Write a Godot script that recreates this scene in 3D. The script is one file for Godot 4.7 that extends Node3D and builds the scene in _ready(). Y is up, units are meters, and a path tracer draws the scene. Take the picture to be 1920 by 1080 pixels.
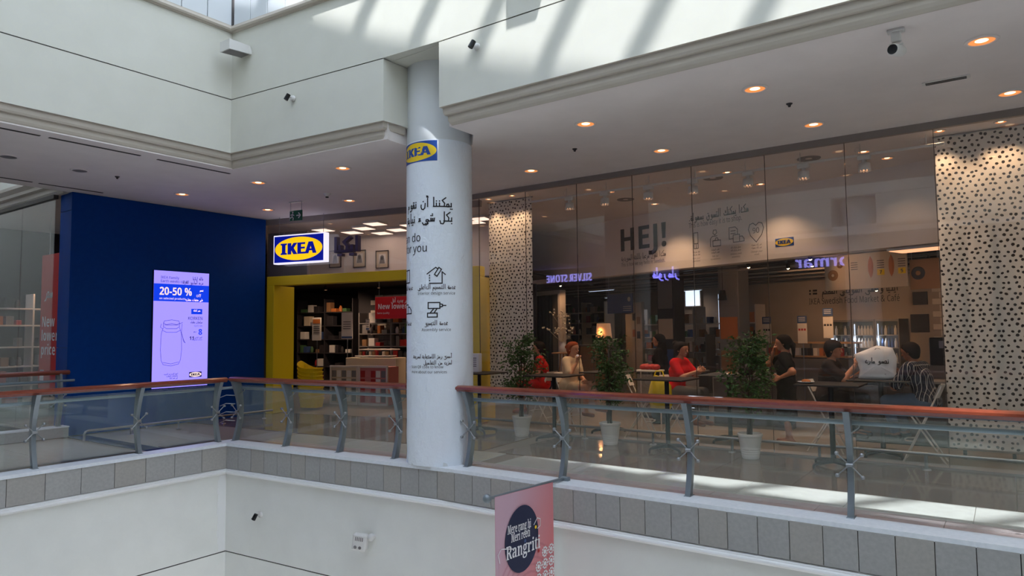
extends Node3D
# A shopping mall gallery seen across an atrium: upper walls, glass balustrade, wrapped column, glazed shop fronts with a cafe behind.
# World: x runs along the right shop front, -z goes towards it, y up, metres. Floor of the gallery is y = 0.

var M := {}          # materials
var names := {}
var rng := RandomNumberGenerator.new()
const CEIL := 4.25
const GLASS_Z := -9.92

# ---------------------------------------------------------------- helpers
func tool() -> SurfaceTool:
	var s := SurfaceTool.new()
	s.begin(Mesh.PRIMITIVE_TRIANGLES)
	s.set_smooth_group(-1)
	return s

func tri(s: SurfaceTool, a: Vector3, b: Vector3, c: Vector3) -> void:
	s.add_vertex(a); s.add_vertex(b); s.add_vertex(c)

func quad(s: SurfaceTool, a: Vector3, b: Vector3, c: Vector3, d: Vector3) -> void:
	tri(s, a, b, c); tri(s, a, c, d)

func box(s: SurfaceTool, c: Vector3, size: Vector3, b := Basis()) -> void:
	s.set_smooth_group(-1)
	var h := size / 2.0
	var p := []
	for i in 8:
		p.append(c + b * Vector3(h.x if i & 1 else -h.x, h.y if i & 2 else -h.y, h.z if i & 4 else -h.z))
	quad(s, p[4], p[6], p[7], p[5]); quad(s, p[1], p[3], p[2], p[0])
	quad(s, p[5], p[7], p[3], p[1]); quad(s, p[0], p[2], p[6], p[4])
	quad(s, p[6], p[2], p[3], p[7]); quad(s, p[0], p[4], p[5], p[1])

func bbox(s: SurfaceTool, c: Vector3, size: Vector3, r := 0.01, b := Basis()) -> void:
	# box with chamfered edges
	s.set_smooth_group(-1)
	var h := size / 2.0
	r = minf(r, minf(h.x, minf(h.y, h.z)) * 0.9)
	var v := func(sx: int, sy: int, sz: int, ax: int) -> Vector3:
		var q := Vector3(sx * (h.x - r), sy * (h.y - r), sz * (h.z - r))
		if ax == 0: q.x = sx * h.x
		elif ax == 1: q.y = sy * h.y
		else: q.z = sz * h.z
		return c + b * q
	for sg in [-1, 1]:
		face(s, [v.call(sg, -1, -1, 0), v.call(sg, 1, -1, 0), v.call(sg, 1, 1, 0), v.call(sg, -1, 1, 0)], b * Vector3(sg, 0, 0))
		face(s, [v.call(-1, sg, -1, 1), v.call(1, sg, -1, 1), v.call(1, sg, 1, 1), v.call(-1, sg, 1, 1)], b * Vector3(0, sg, 0))
		face(s, [v.call(-1, -1, sg, 2), v.call(1, -1, sg, 2), v.call(1, 1, sg, 2), v.call(-1, 1, sg, 2)], b * Vector3(0, 0, sg))
	for i in [-1, 1]:
		for j in [-1, 1]:
			face(s, [v.call(-1, i, j, 1), v.call(1, i, j, 1), v.call(1, i, j, 2), v.call(-1, i, j, 2)], b * Vector3(0, i, j))
			face(s, [v.call(i, -1, j, 0), v.call(i, 1, j, 0), v.call(i, 1, j, 2), v.call(i, -1, j, 2)], b * Vector3(i, 0, j))
			face(s, [v.call(i, j, -1, 0), v.call(i, j, 1, 0), v.call(i, j, 1, 1), v.call(i, j, -1, 1)], b * Vector3(i, j, 0))
			for k in [-1, 1]:
				face(s, [v.call(i, j, k, 0), v.call(i, j, k, 1), v.call(i, j, k, 2)], b * Vector3(i, j, k))

func face(s: SurfaceTool, p: Array, n: Vector3) -> void:
	# a convex face turned so that it looks along n (front faces run clockwise)
	var flip: bool = (p[1] - p[0]).cross(p[2] - p[0]).dot(n) > 0.0
	for i in range(1, p.size() - 1):
		if flip: tri(s, p[0], p[i + 1], p[i])
		else: tri(s, p[0], p[i], p[i + 1])

func prism(s: SurfaceTool, poly: PackedVector2Array, t: Transform3D, d0: float, d1: float) -> void:
	# polygon in the local xy plane, pushed along local z from d0 to d1
	s.set_smooth_group(-1)
	var idx := Geometry2D.triangulate_polygon(poly)
	for i in range(0, idx.size(), 3):
		for d in [d0, d1]:
			var p := []
			for k in 3: p.append(t * Vector3(poly[idx[i + k]].x, poly[idx[i + k]].y, d))
			face(s, p, t.basis.z * (d - (d0 + d1) / 2.0))
	var cw := Geometry2D.is_polygon_clockwise(poly)
	for i in poly.size():
		var a := poly[i]; var b := poly[(i + 1) % poly.size()]
		var n := Vector2(b.y - a.y, a.x - b.x) * (-1.0 if cw else 1.0)
		face(s, [t * Vector3(a.x, a.y, d0), t * Vector3(b.x, b.y, d0), t * Vector3(b.x, b.y, d1), t * Vector3(a.x, a.y, d1)], t.basis * Vector3(n.x, n.y, 0))

func flat_poly(s: SurfaceTool, pts: Array, y0: float, y1: float) -> void:
	# polygon in plan (x, z) between two heights
	var poly := PackedVector2Array()
	for p in pts: poly.append(Vector2(p[0], -p[1]))
	prism(s, poly, Transform3D(Basis(Vector3(1, 0, 0), Vector3(0, 0, -1), Vector3(0, 1, 0)), Vector3.ZERO), y0, y1)

func sweep(s: SurfaceTool, prof: Array, path: Array, smooth := false) -> void:
	# profile points (side, up) carried along a horizontal path with mitred corners; side points to the left of the way of travel
	s.set_smooth_group(0 if smooth else -1)
	var rings := []
	for i in path.size():
		var d0: Vector3 = (path[i] - path[i - 1]).normalized() if i > 0 else (path[1] - path[0]).normalized()
		var d1: Vector3 = (path[i + 1] - path[i]).normalized() if i < path.size() - 1 else d0
		var n0 := Vector3.UP.cross(d0); var n1 := Vector3.UP.cross(d1)
		var n := (n0 + n1).normalized()
		n /= maxf(n.dot(n0), 0.2)
		var ring := []
		for q in prof: ring.append(path[i] + n * q[0] + Vector3.UP * q[1])
		rings.append(ring)
	var area := 0.0
	for k in prof.size():
		var a = prof[k]; var b = prof[(k + 1) % prof.size()]
		area += a[0] * b[1] - b[0] * a[1]
	for i in rings.size() - 1:
		for k in prof.size():
			var l := (k + 1) % prof.size()
			if area < 0: quad(s, rings[i][k], rings[i][l], rings[i + 1][l], rings[i + 1][k])
			else: quad(s, rings[i][k], rings[i + 1][k], rings[i + 1][l], rings[i][l])
	s.set_smooth_group(-1)
	for e in [0, rings.size() - 1]:
		var poly := PackedVector2Array()
		for q in prof: poly.append(Vector2(q[0], q[1]))
		var idx := Geometry2D.triangulate_polygon(poly)
		var out: Vector3 = path[1] - path[0] if e else path[0] - path[1]
		for i in range(0, idx.size(), 3):
			face(s, [rings[e][idx[i]], rings[e][idx[i + 1]], rings[e][idx[i + 2]]], out)

func tube(s: SurfaceTool, pts: Array, r, seg := 8, caps := true) -> void:
	# round bar along any polyline; r is a number or one per point
	s.set_smooth_group(0)
	var rings := []
	var up := Vector3.UP
	for i in pts.size():
		var d: Vector3 = (pts[mini(i + 1, pts.size() - 1)] - pts[maxi(i - 1, 0)]).normalized()
		if absf(d.dot(up)) > 0.95: up = Vector3.RIGHT if absf(d.x) < 0.9 else Vector3.BACK
		var a := d.cross(up).normalized()
		var b := a.cross(d).normalized()
		up = b
		var ring := []
		var rr: float = r[i] if r is Array else r
		for k in seg:
			var w := TAU * k / seg
			ring.append(pts[i] + (a * cos(w) + b * sin(w)) * rr)
		rings.append(ring)
	for i in rings.size() - 1:
		for k in seg:
			var l := (k + 1) % seg
			quad(s, rings[i][k], rings[i][l], rings[i + 1][l], rings[i + 1][k])
	if caps:
		s.set_smooth_group(-1)
		for e in [0, rings.size() - 1]:
			var out: Vector3 = pts[-1] - pts[-2] if e else pts[0] - pts[1]
			face(s, rings[e], out)

func lathe(s: SurfaceTool, prof: Array, seg := 16, t := Transform3D(), smooth := true) -> void:
	# profile of (radius, height) turned about local y
	for i in prof.size() - 1:
		s.set_smooth_group(i if not smooth else 0)
		for k in seg:
			var w0 := TAU * k / seg; var w1 := TAU * (k + 1) / seg
			var a := t * Vector3(prof[i][0] * cos(w0), prof[i][1], prof[i][0] * sin(w0))
			var b := t * Vector3(prof[i][0] * cos(w1), prof[i][1], prof[i][0] * sin(w1))
			var c := t * Vector3(prof[i + 1][0] * cos(w1), prof[i + 1][1], prof[i + 1][0] * sin(w1))
			var d := t * Vector3(prof[i + 1][0] * cos(w0), prof[i + 1][1], prof[i + 1][0] * sin(w0))
			if prof[i][0] > 1e-6: tri(s, a, c, b)
			if prof[i + 1][0] > 1e-6: tri(s, a, d, c)
	s.set_smooth_group(-1)

func ball(s: SurfaceTool, c: Vector3, r: Vector3, seg := 10, b := Basis()) -> void:
	var prof := []
	var n := maxi(4, seg / 2)
	for i in n + 1: prof.append([sin(PI * i / n), -cos(PI * i / n)])
	lathe(s, prof, seg, Transform3D(b * Basis.from_scale(r), c))

func unique(called: String) -> String:
	names[called] = names.get(called, -1) + 1
	return called if names[called] == 0 else "%s_%03d" % [called, names[called]]

func mi(called: String, mesh: Mesh, mat: Material, parent: Node) -> MeshInstance3D:
	var o := MeshInstance3D.new()
	o.mesh = mesh
	o.material_override = mat
	o.name = called
	parent.add_child(o, true)
	return o

func made(s: SurfaceTool) -> ArrayMesh:
	s.generate_normals()
	return s.commit()

func part(called: String, s: SurfaceTool, mat: Material, parent: Node) -> MeshInstance3D:
	return mi(called, made(s), mat, parent)

func tag(o: Node, label: String, category: String, group := "", kind := "") -> void:
	o.set_meta("label", label)
	o.set_meta("category", category)
	if group: o.set_meta("group", group)
	if kind: o.set_meta("kind", kind)

func thing(called: String, label: String, category: String, at := Vector3.ZERO, turn := 0.0, group := "") -> Node3D:
	var o := Node3D.new()
	o.name = unique(called)
	add_child(o)
	o.position = at
	o.rotation.y = turn
	tag(o, label, category, group)
	return o

func single(called: String, s: SurfaceTool, mat: Material, label: String, category: String, group := "") -> MeshInstance3D:
	var o := part(unique(called), s, mat, self)
	tag(o, label, category, group)
	return o

func struct(called: String, s: SurfaceTool, mat: Material, label: String, category: String) -> MeshInstance3D:
	var o := part(unique(called), s, mat, self)
	tag(o, label, category, "", "structure")
	return o

func frame(o: Vector3, t: Vector3) -> Transform3D:
	# x along t, y up, z to the viewer's side (t = +x gives z = +z)
	t = t.normalized()
	return Transform3D(Basis(t, Vector3.UP, t.cross(Vector3.UP)), o)

# ---------------------------------------------------------------- materials
func mat(called: String, c: Color, rough := 0.6, metal := 0.0, spec := 0.5) -> StandardMaterial3D:
	var m := StandardMaterial3D.new()
	m.resource_name = called
	m.albedo_color = c
	m.roughness = rough
	m.metallic = metal
	m.metallic_specular = spec
	M[called] = m
	return m

func rgb8(r: int, g: int, b: int) -> Color:
	return Color(r / 255.0, g / 255.0, b / 255.0)

func grain(m: StandardMaterial3D, a: Color, b: Color, scale: Vector3, freq := 0.02, octaves := 4, seed_ := 1, size := 256) -> void:
	# colour that varies between two tones, laid from three sides in world space
	var n := FastNoiseLite.new()
	n.seed = seed_
	n.frequency = freq
	n.fractal_octaves = octaves
	var t := NoiseTexture2D.new()
	t.noise = n; t.width = size; t.height = size; t.seamless = true
	var g := Gradient.new()
	g.set_color(0, a); g.set_color(1, b)
	t.color_ramp = g
	m.albedo_texture = t
	m.albedo_color = Color.WHITE
	m.uv1_triplanar = true
	m.uv1_world_triplanar = true
	m.uv1_scale = scale

func glow(called: String, c: Color, energy: float) -> StandardMaterial3D:
	var m := mat(called, c, 0.5)
	m.emission_enabled = true
	m.emission = c
	m.emission_energy_multiplier = energy
	return m

func pane(called: String, c: Color, alpha: float) -> StandardMaterial3D:
	var m := mat(called, Color(c.r, c.g, c.b, alpha), 0.0)
	m.transparency = BaseMaterial3D.TRANSPARENCY_ALPHA
	return m

func make_materials() -> void:
	grain(mat("wall_paint", Color.WHITE, 0.75), rgb8(213, 212, 200), rgb8(218, 217, 206), Vector3.ONE * 0.3, 0.02, 3, 3)
	grain(mat("lower_paint", Color.WHITE, 0.7), rgb8(232, 232, 226), rgb8(238, 238, 232), Vector3.ONE * 0.3, 0.02, 3, 5)
	mat("moulding", rgb8(190, 181, 168), 0.7)  # darker beige stands in for shade on the downward steps
	grain(mat("ceiling_paint", Color.WHITE, 0.85), rgb8(230, 222, 218), rgb8(236, 228, 224), Vector3.ONE * 0.3, 0.02, 3, 7)
	mat("plank_paint", rgb8(214, 219, 222), 0.7)
	mat("gap_dark", rgb8(60, 56, 52), 0.9)
	grain(mat("tile_grey", Color.WHITE, 0.55), rgb8(160, 159, 156), rgb8(173, 172, 169), Vector3(1.5, 1.5, 1.5), 0.05, 4, 11)
	grain(mat("tile_grey_warm", Color.WHITE, 0.55), rgb8(161, 158, 152), rgb8(174, 170, 164), Vector3(1.5, 1.5, 1.5), 0.05, 4, 17)
	mat("trim_white", rgb8(238, 238, 236), 0.35)
	grain(mat("ledge_stone", Color.WHITE, 0.35), rgb8(222, 228, 234), rgb8(236, 240, 245), Vector3.ONE, 0.06, 4, 21)
	grain(mat("floor_stone", Color.WHITE, 0.09), rgb8(100, 82, 67), rgb8(116, 97, 81), Vector3.ONE * 0.7, 0.04, 5, 23)
	grain(mat("floor_stone_light", Color.WHITE, 0.09), rgb8(108, 90, 74), rgb8(123, 104, 88), Vector3.ONE * 0.7, 0.04, 5, 29)
	grain(mat("floor_band", Color.WHITE, 0.16), rgb8(184, 190, 184), rgb8(198, 204, 198), Vector3.ONE * 0.7, 0.04, 4, 33)
	grain(mat("floor_walk", Color.WHITE, 0.1), rgb8(190, 186, 172), rgb8(204, 200, 187), Vector3.ONE * 0.7, 0.04, 4, 35)
	grain(mat("floor_border", Color.WHITE, 0.2), rgb8(196, 184, 184), rgb8(206, 196, 196), Vector3.ONE * 0.8, 0.05, 4, 31)
	mat("floor_dark", rgb8(66, 68, 76), 0.12)
	mat("joint", rgb8(120, 112, 102), 0.8)
	mat("column_paint", rgb8(222, 226, 228), 0.6)
	var w := mat("vinyl_wrap", rgb8(238, 245, 253), 0.33)
	var n := FastNoiseLite.new()
	n.seed = 5; n.frequency = 0.012; n.fractal_octaves = 3
	n.domain_warp_enabled = true; n.domain_warp_amplitude = 40.0
	var nt := NoiseTexture2D.new()
	nt.noise = n; nt.width = 512; nt.height = 512; nt.seamless = true
	w.heightmap_enabled = true; w.heightmap_texture = nt; w.heightmap_scale = 0.9
	w.uv1_triplanar = true; w.uv1_world_triplanar = true; w.uv1_scale = Vector3(0.9, 0.6, 0.9)
	mat("post_grey", rgb8(128, 136, 142), 0.38, 0.35)
	mat("steel", rgb8(160, 163, 166), 0.28, 0.9)
	mat("tube_steel", rgb8(140, 158, 170), 0.35, 0.55)
	grain(mat("rail_wood", Color.WHITE, 0.3), rgb8(118, 52, 34), rgb8(146, 70, 46), Vector3(1.2, 6.0, 1.2), 0.04, 4, 37)
	M.rail_wood.clearcoat_enabled = true; M.rail_wood.clearcoat = 0.5; M.rail_wood.clearcoat_roughness = 0.15
	pane("guard_glass", rgb8(190, 215, 205), 0.06)
	pane("shop_glass", rgb8(150, 150, 145), 0.05)
	mat("frame_taupe", rgb8(140, 130, 124), 0.6)
	mat("frame_dark", rgb8(70, 62, 58), 0.5, 0.3)
	grain(mat("blue_panel", Color.WHITE, 0.45, 0.0, 0.25), rgb8(2, 58, 134), rgb8(4, 62, 140), Vector3.ONE, 0.03, 3, 41)
	mat("blue_flat", rgb8(8, 52, 120), 0.45)
	mat("yellow_paint", rgb8(228, 202, 14), 0.5)
	mat("logo_blue", rgb8(6, 70, 160), 0.4)
	mat("logo_yellow", rgb8(248, 210, 20), 0.4)
	mat("print_black", rgb8(22, 20, 26), 0.6)
	mat("print_grey", rgb8(88, 82, 84), 0.7)
	mat("print_white", rgb8(236, 234, 236), 0.6)
	mat("print_violet", rgb8(92, 84, 120), 0.5)
	mat("print_red", rgb8(196, 16, 22), 0.5)
	mat("black_metal", rgb8(26, 26, 28), 0.4, 0.4)
	mat("black_top", rgb8(30, 28, 28), 0.55)
	mat("white_metal", rgb8(226, 220, 212), 0.4)
	mat("white_plastic", rgb8(226, 222, 214), 0.5)
	mat("fixture_white", rgb8(220, 218, 214), 0.5)
	mat("soil", rgb8(52, 40, 32), 0.95)
	mat("bark", rgb8(66, 52, 42), 0.9)
	var leaf := mat("leaf", rgb8(58, 92, 42), 0.5)
	leaf.vertex_color_use_as_albedo = true
	leaf.backlight_enabled = true; leaf.backlight = Color(0.3, 0.4, 0.15)
	leaf.cull_mode = BaseMaterial3D.CULL_DISABLED
	leaf.albedo_color = Color.WHITE
	grain(mat("shop_wall", Color.WHITE, 0.8), rgb8(234, 226, 221), rgb8(240, 232, 227), Vector3.ONE * 0.4, 0.02, 3, 43)
	grain(mat("shop_wall_warm", Color.WHITE, 0.8), rgb8(158, 146, 136), rgb8(168, 156, 146), Vector3.ONE * 0.4, 0.02, 3, 47)
	mat("shop_dark", rgb8(58, 52, 50), 0.9)
	mat("shop_floor", rgb8(140, 128, 116), 0.35)
	mat("bay_black", rgb8(30, 28, 30), 0.8)
	mat("shelf_white", rgb8(214, 206, 200), 0.6)
	mat("oak", rgb8(176, 140, 104), 0.6)
	mat("brick_white", rgb8(206, 196, 186), 0.35)
	mat("card_brown", rgb8(164, 124, 88), 0.85)
	for c in [["goods_red", 168, 36, 34], ["goods_grey", 120, 116, 116], ["goods_dark", 48, 44, 48], ["goods_cream", 206, 190, 166], ["goods_green", 70, 104, 64], ["goods_orange", 190, 110, 50], ["goods_blue", 60, 84, 130], ["goods_pink", 196, 120, 116], ["goods_white", 222, 216, 210], ["goods_wood", 150, 112, 76]]:
		mat(c[0], rgb8(c[1], c[2], c[3]), 0.6)
	glow("downlight_glow", Color(1.0, 0.8, 0.6), 5.0)
	glow("downlight_cone", Color(1.0, 0.62, 0.34), 0.9)  # reflector ring made to glow in place of lamplight falling on it
	glow("panel_light_glow", Color(1.0, 0.86, 0.78), 2.0)
	glow("warm_panel_glow", Color(1.0, 0.74, 0.55), 1.6)
	glow("spot_light_glow", Color(1.0, 0.9, 0.75), 10.0)
	glow("sign_light_white", Color(0.93, 0.92, 1.0), 1.25)
	glow("sign_light_blue", Color(0.02, 0.1, 0.62), 0.75)
	glow("sign_light_yellow", Color(1.0, 0.8, 0.05), 1.15)
	glow("neon_violet", Color(0.62, 0.6, 1.0), 9.0)
	glow("cool_light_glow", Color(0.82, 0.9, 1.0), 1.9)
	var roof := mat("frosted_panel", rgb8(240, 243, 246), 0.6)
	roof.backlight_enabled = true
	roof.backlight = Color(0.97, 0.98, 1.0)
	mat("bar_white", rgb8(216, 218, 220), 0.5)

# ---------------------------------------------------------------- lettering
var faces_cache := {}
func letters(text: String, size: float, bold := false, serif := false) -> PackedVector3Array:
	# flat lettering as triangles in the xy plane, centred on x, baseline y = 0
	var key := "%s|%s|%s|%s" % [text, size, bold, serif]
	if faces_cache.has(key): return faces_cache[key]
	var f := SystemFont.new()
	f.font_names = ["Droid Serif" if serif else "Droid Sans"]
	f.font_weight = 700 if bold else 400
	var t := TextMesh.new()
	t.font = f
	t.text = text
	t.font_size = 64
	t.pixel_size = size / 46.0
	t.depth = 0.0
	t.curve_step = 2.0
	t.vertical_alignment = VERTICAL_ALIGNMENT_BOTTOM
	var out := t.get_faces()
	var base := 1e9
	var ref := TextMesh.new()
	ref.font = f; ref.text = "H"; ref.font_size = 64; ref.pixel_size = size / 46.0; ref.depth = 0.0
	ref.vertical_alignment = VERTICAL_ALIGNMENT_BOTTOM
	for p in ref.get_faces(): base = minf(base, p.y)
	for i in out.size(): out[i].y -= base
	faces_cache[key] = out
	return out

# Arabic lettering drawn as strokes: every letter is a set of polylines, x runs from its right edge to the left.
const AR := {
	"ا": [0.2, 0, [[0.1, 0.85, 0.1, 0.0]], 0], "أ": [0.2, 0, [[0.1, 0.78, 0.1, 0.0], [0.2, 1.0, 0.08, 0.97, 0.18, 0.9, 0.05, 0.88]], 0],
	"ل": [0.28, 1, [[0.1, 0.85, 0.1, 0.04, 0.28, 0.0]], 0, 0.55, [[0.08, 0.85, 0.08, -0.08, 0.2, -0.27, 0.4, -0.25, 0.48, 0.02]]],
	"ب": [0.28, 1, [[0.13, 0.32, 0.13, 0.0]], -1, 0.85, [[0.06, 0.32, 0.1, 0.06, 0.25, 0.0, 0.6, 0.0, 0.74, 0.06, 0.78, 0.3]]],
	"ت": [0.28, 1, [[0.13, 0.32, 0.13, 0.0]], 2, 0.85, [[0.06, 0.32, 0.1, 0.06, 0.25, 0.0, 0.6, 0.0, 0.74, 0.06, 0.78, 0.3]]],
	"ن": [0.28, 1, [[0.13, 0.32, 0.13, 0.0]], 1, 0.6, [[0.06, 0.32, 0.1, -0.1, 0.25, -0.25, 0.42, -0.2, 0.5, 0.0, 0.48, 0.2]]],
	"ي": [0.28, 1, [[0.13, 0.32, 0.13, 0.0]], -2, 0.75, [[0.0, 0.0, 0.14, 0.14, 0.3, 0.12, 0.32, 0.0, 0.16, -0.1, 0.14, -0.24, 0.32, -0.34, 0.58, -0.3, 0.7, -0.12]]],
	"م": [0.36, 1, [[0.06, 0.1, 0.14, 0.24, 0.26, 0.2, 0.28, 0.06, 0.16, -0.02, 0.06, 0.1]], 0, 0.4, [[0.06, 0.1, 0.14, 0.24, 0.26, 0.2, 0.28, 0.04, 0.14, 0.0, 0.06, 0.1], [0.28, 0.04, 0.32, -0.1, 0.32, -0.4]]],
	"و": [0.44, 0, [[0.04, 0.12, 0.14, 0.3, 0.26, 0.22, 0.24, 0.04, 0.06, 0.04, 0.04, 0.14], [0.05, 0.12, 0.1, -0.14, 0.26, -0.26, 0.42, -0.26]], 0],
	"ر": [0.36, 0, [[0.06, 0.24, 0.1, 0.0, 0.2, -0.18, 0.4, -0.26]], 0], "ز": [0.36, 0, [[0.06, 0.24, 0.1, 0.0, 0.2, -0.18, 0.4, -0.26]], 1],
	"د": [0.38, 0, [[0.14, 0.42, 0.3, 0.18, 0.26, 0.0, 0.0, 0.0]], 0], "ذ": [0.38, 0, [[0.14, 0.42, 0.3, 0.18, 0.26, 0.0, 0.0, 0.0]], 1],
	"ك": [0.46, 1, [[0.0, 0.82, 0.34, 0.56, 0.12, 0.3, 0.16, 0.0]], 0, 0.75, [[0.06, 0.85, 0.06, 0.06, 0.2, 0.0, 0.58, 0.0, 0.66, 0.2], [0.42, 0.46, 0.3, 0.4, 0.42, 0.3, 0.3, 0.22]]],
	"ف": [0.34, 1, [[0.06, 0.16, 0.16, 0.34, 0.26, 0.2, 0.14, 0.06, 0.06, 0.16]], 1, 0.9, [[0.06, 0.2, 0.16, 0.36, 0.24, 0.2, 0.1, 0.1, 0.06, 0.2], [0.24, 0.2, 0.3, 0.0, 0.7, 0.0, 0.8, 0.24]]],
	"ق": [0.34, 1, [[0.06, 0.16, 0.16, 0.34, 0.26, 0.2, 0.14, 0.06, 0.06, 0.16]], 2, 0.6, [[0.06, 0.2, 0.16, 0.34, 0.22, 0.2, 0.1, 0.08, 0.06, 0.2], [0.06, 0.1, 0.12, -0.2, 0.34, -0.28, 0.5, -0.1, 0.48, 0.15]]],
	"س": [0.54, 1, [[0.06, 0.26, 0.08, 0.0, 0.2, 0.02, 0.22, 0.24, 0.24, 0.02, 0.36, 0.02, 0.38, 0.26, 0.4, 0.0]], 0, 0.95, [[0.06, 0.26, 0.08, 0.0, 0.2, 0.02, 0.22, 0.24, 0.24, 0.0, 0.36, 0.0, 0.4, -0.2, 0.6, -0.28, 0.8, -0.1, 0.8, 0.16]]],
	"ش": [0.54, 1, [[0.06, 0.26, 0.08, 0.0, 0.2, 0.02, 0.22, 0.24, 0.24, 0.02, 0.36, 0.02, 0.38, 0.26, 0.4, 0.0]], 3, 0.95, [[0.06, 0.26, 0.08, 0.0, 0.4, 0.0, 0.4, -0.2, 0.6, -0.28, 0.8, 0.1]]],
	"ص": [0.6, 1, [[0.04, 0.04, 0.2, 0.26, 0.4, 0.24, 0.42, 0.06, 0.1, 0.0], [0.46, 0.22, 0.46, 0.0]], 0], "ض": [0.6, 1, [[0.04, 0.04, 0.2, 0.26, 0.4, 0.24, 0.42, 0.06, 0.1, 0.0], [0.46, 0.22, 0.46, 0.0]], 1],
	"ع": [0.36, 1, [[0.3, 0.34, 0.12, 0.36, 0.08, 0.18, 0.22, 0.04]], 0, 0.5, [[0.3, 0.3, 0.1, 0.3, 0.1, 0.12, 0.28, 0.04, 0.06, -0.06, 0.06, -0.28, 0.3, -0.4, 0.48, -0.34]]],
	"غ": [0.36, 1, [[0.3, 0.34, 0.12, 0.36, 0.08, 0.18, 0.22, 0.04]], 1],
	"ه": [0.44, 1, [[0.04, 0.02, 0.1, 0.28, 0.26, 0.34, 0.36, 0.14, 0.22, 0.02, 0.14, 0.16, 0.26, 0.2]], 0, 0.36, [[0.06, 0.1, 0.14, 0.32, 0.28, 0.2, 0.2, 0.0, 0.06, 0.1]]],
	"ة": [0.36, 0, [[0.06, 0.1, 0.14, 0.34, 0.28, 0.2, 0.2, 0.0, 0.06, 0.1]], 2],
	"ج": [0.46, 1, [[0.04, 0.36, 0.24, 0.34, 0.42, 0.2, 0.14, 0.02]], -1, 0.55, [[0.04, 0.36, 0.4, 0.32, 0.12, 0.08, 0.08, -0.2, 0.3, -0.36, 0.5, -0.3]]],
	"ح": [0.46, 1, [[0.04, 0.36, 0.24, 0.34, 0.42, 0.2, 0.14, 0.02]], 0, 0.55, [[0.04, 0.36, 0.4, 0.32, 0.12, 0.08, 0.08, -0.2, 0.3, -0.36, 0.5, -0.3]]],
	"خ": [0.46, 1, [[0.04, 0.36, 0.24, 0.34, 0.42, 0.2, 0.14, 0.02]], 1], "ط": [0.56, 1, [[0.04, 0.04, 0.2, 0.26, 0.44, 0.2, 0.4, 0.02, 0.06, 0.0], [0.1, 0.85, 0.1, 0.0]], 0],
	"ى": [0.75, 0, [[0.0, 0.0, 0.14, 0.14, 0.3, 0.12, 0.32, 0.0, 0.16, -0.1, 0.14, -0.24, 0.32, -0.34, 0.58, -0.3, 0.7, -0.12]], 0],
	"ء": [0.34, 0, [[0.26, 0.26, 0.12, 0.28, 0.14, 0.14, 0.26, 0.1], [0.3, 0.02, 0.06, 0.06]], 0],
}

func arabic(text: String, size: float, weight := 0.11) -> PackedVector3Array:
	# triangles in the xy plane, centred on x, baseline y = 0; size is the height of an alef
	var out := PackedVector3Array()
	var w := weight / 2.0
	var bar := func(a: Vector2, b: Vector2) -> void:
		var d := (b - a).normalized() * w
		var n := Vector2(-d.y, d.x)
		a -= d * 0.7; b += d * 0.7
		for q in [a + n, b + n, b - n, a + n, b - n, a - n]: out.append(Vector3(q.x, q.y, 0))
	var x := 0.0
	var joined := false
	for i in text.length():
		var ch := text[i]
		if ch == " " or ch == ".":
			if ch == ".": bar.call(Vector2(-x - 0.05, 0.02), Vector2(-x - 0.1, 0.02))
			x += 0.3
			joined = false
			continue
		if not AR.has(ch): continue
		var L: Array = AR[ch]
		var next: bool = i + 1 < text.length() and AR.has(text[i + 1]) and text[i + 1] != "ء"
		var onward: bool = L[1] == 1 and next
		var adv: float = L[0]
		var strokes: Array = L[2]
		if L[1] == 1 and not next and L.size() > 4:
			adv = L[4]; strokes = L[5]
		if joined: bar.call(Vector2(-x + 0.02, 0.0), Vector2(-x - 0.14, 0.0))
		for st in strokes:
			for k in range(0, st.size() - 2, 2):
				bar.call(Vector2(-x - st[k], st[k + 1]), Vector2(-x - st[k + 2], st[k + 3]))
		if onward: bar.call(Vector2(-x - 0.1, 0.0), Vector2(-x - adv, 0.0))
		var dots: int = L[3]
		for k in absi(dots):
			var dx := -x - adv * 0.45 + (k - (absi(dots) - 1) / 2.0) * 0.14
			var dy := 0.5 if dots > 0 else -0.22
			if k == 2:
				dx = -x - adv * 0.45; dy += 0.14
			bar.call(Vector2(dx - 0.02, dy), Vector2(dx + 0.02, dy))
		x += adv + (0.0 if onward else 0.08)
		joined = onward
	for i in out.size(): out[i] = Vector3((out[i].x + x / 2.0), out[i].y, 0) * (size / 0.85)
	return out

func width_of(f: PackedVector3Array) -> float:
	var lo := 1e9; var hi := -1e9
	for p in f:
		lo = minf(lo, p.x); hi = maxf(hi, p.x)
	return hi - lo

func put_letters(s: SurfaceTool, f: PackedVector3Array, t: Transform3D, depth := 0.004, sx := 1.0) -> void:
	# lettering with a little thickness on a plane whose front is local +z
	s.set_smooth_group(-1)
	for i in range(0, f.size(), 3):
		var p := []
		for k in 3: p.append(t * Vector3(f[i + k].x * sx, f[i + k].y, depth))
		face(s, p, t.basis.z)
		if depth > 0.02:
			var q := []
			for k in 3: q.append(t * Vector3(f[i + k].x * sx, f[i + k].y, 0))
			face(s, q, -t.basis.z)
			for k in 3: quad(s, p[k], p[(k + 1) % 3], q[(k + 1) % 3], q[k])

func ellipse(rx: float, ry: float, n := 40) -> PackedVector2Array:
	var p := PackedVector2Array()
	for i in n: p.append(Vector2(cos(TAU * i / n) * rx, sin(TAU * i / n) * ry))
	return p

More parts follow.
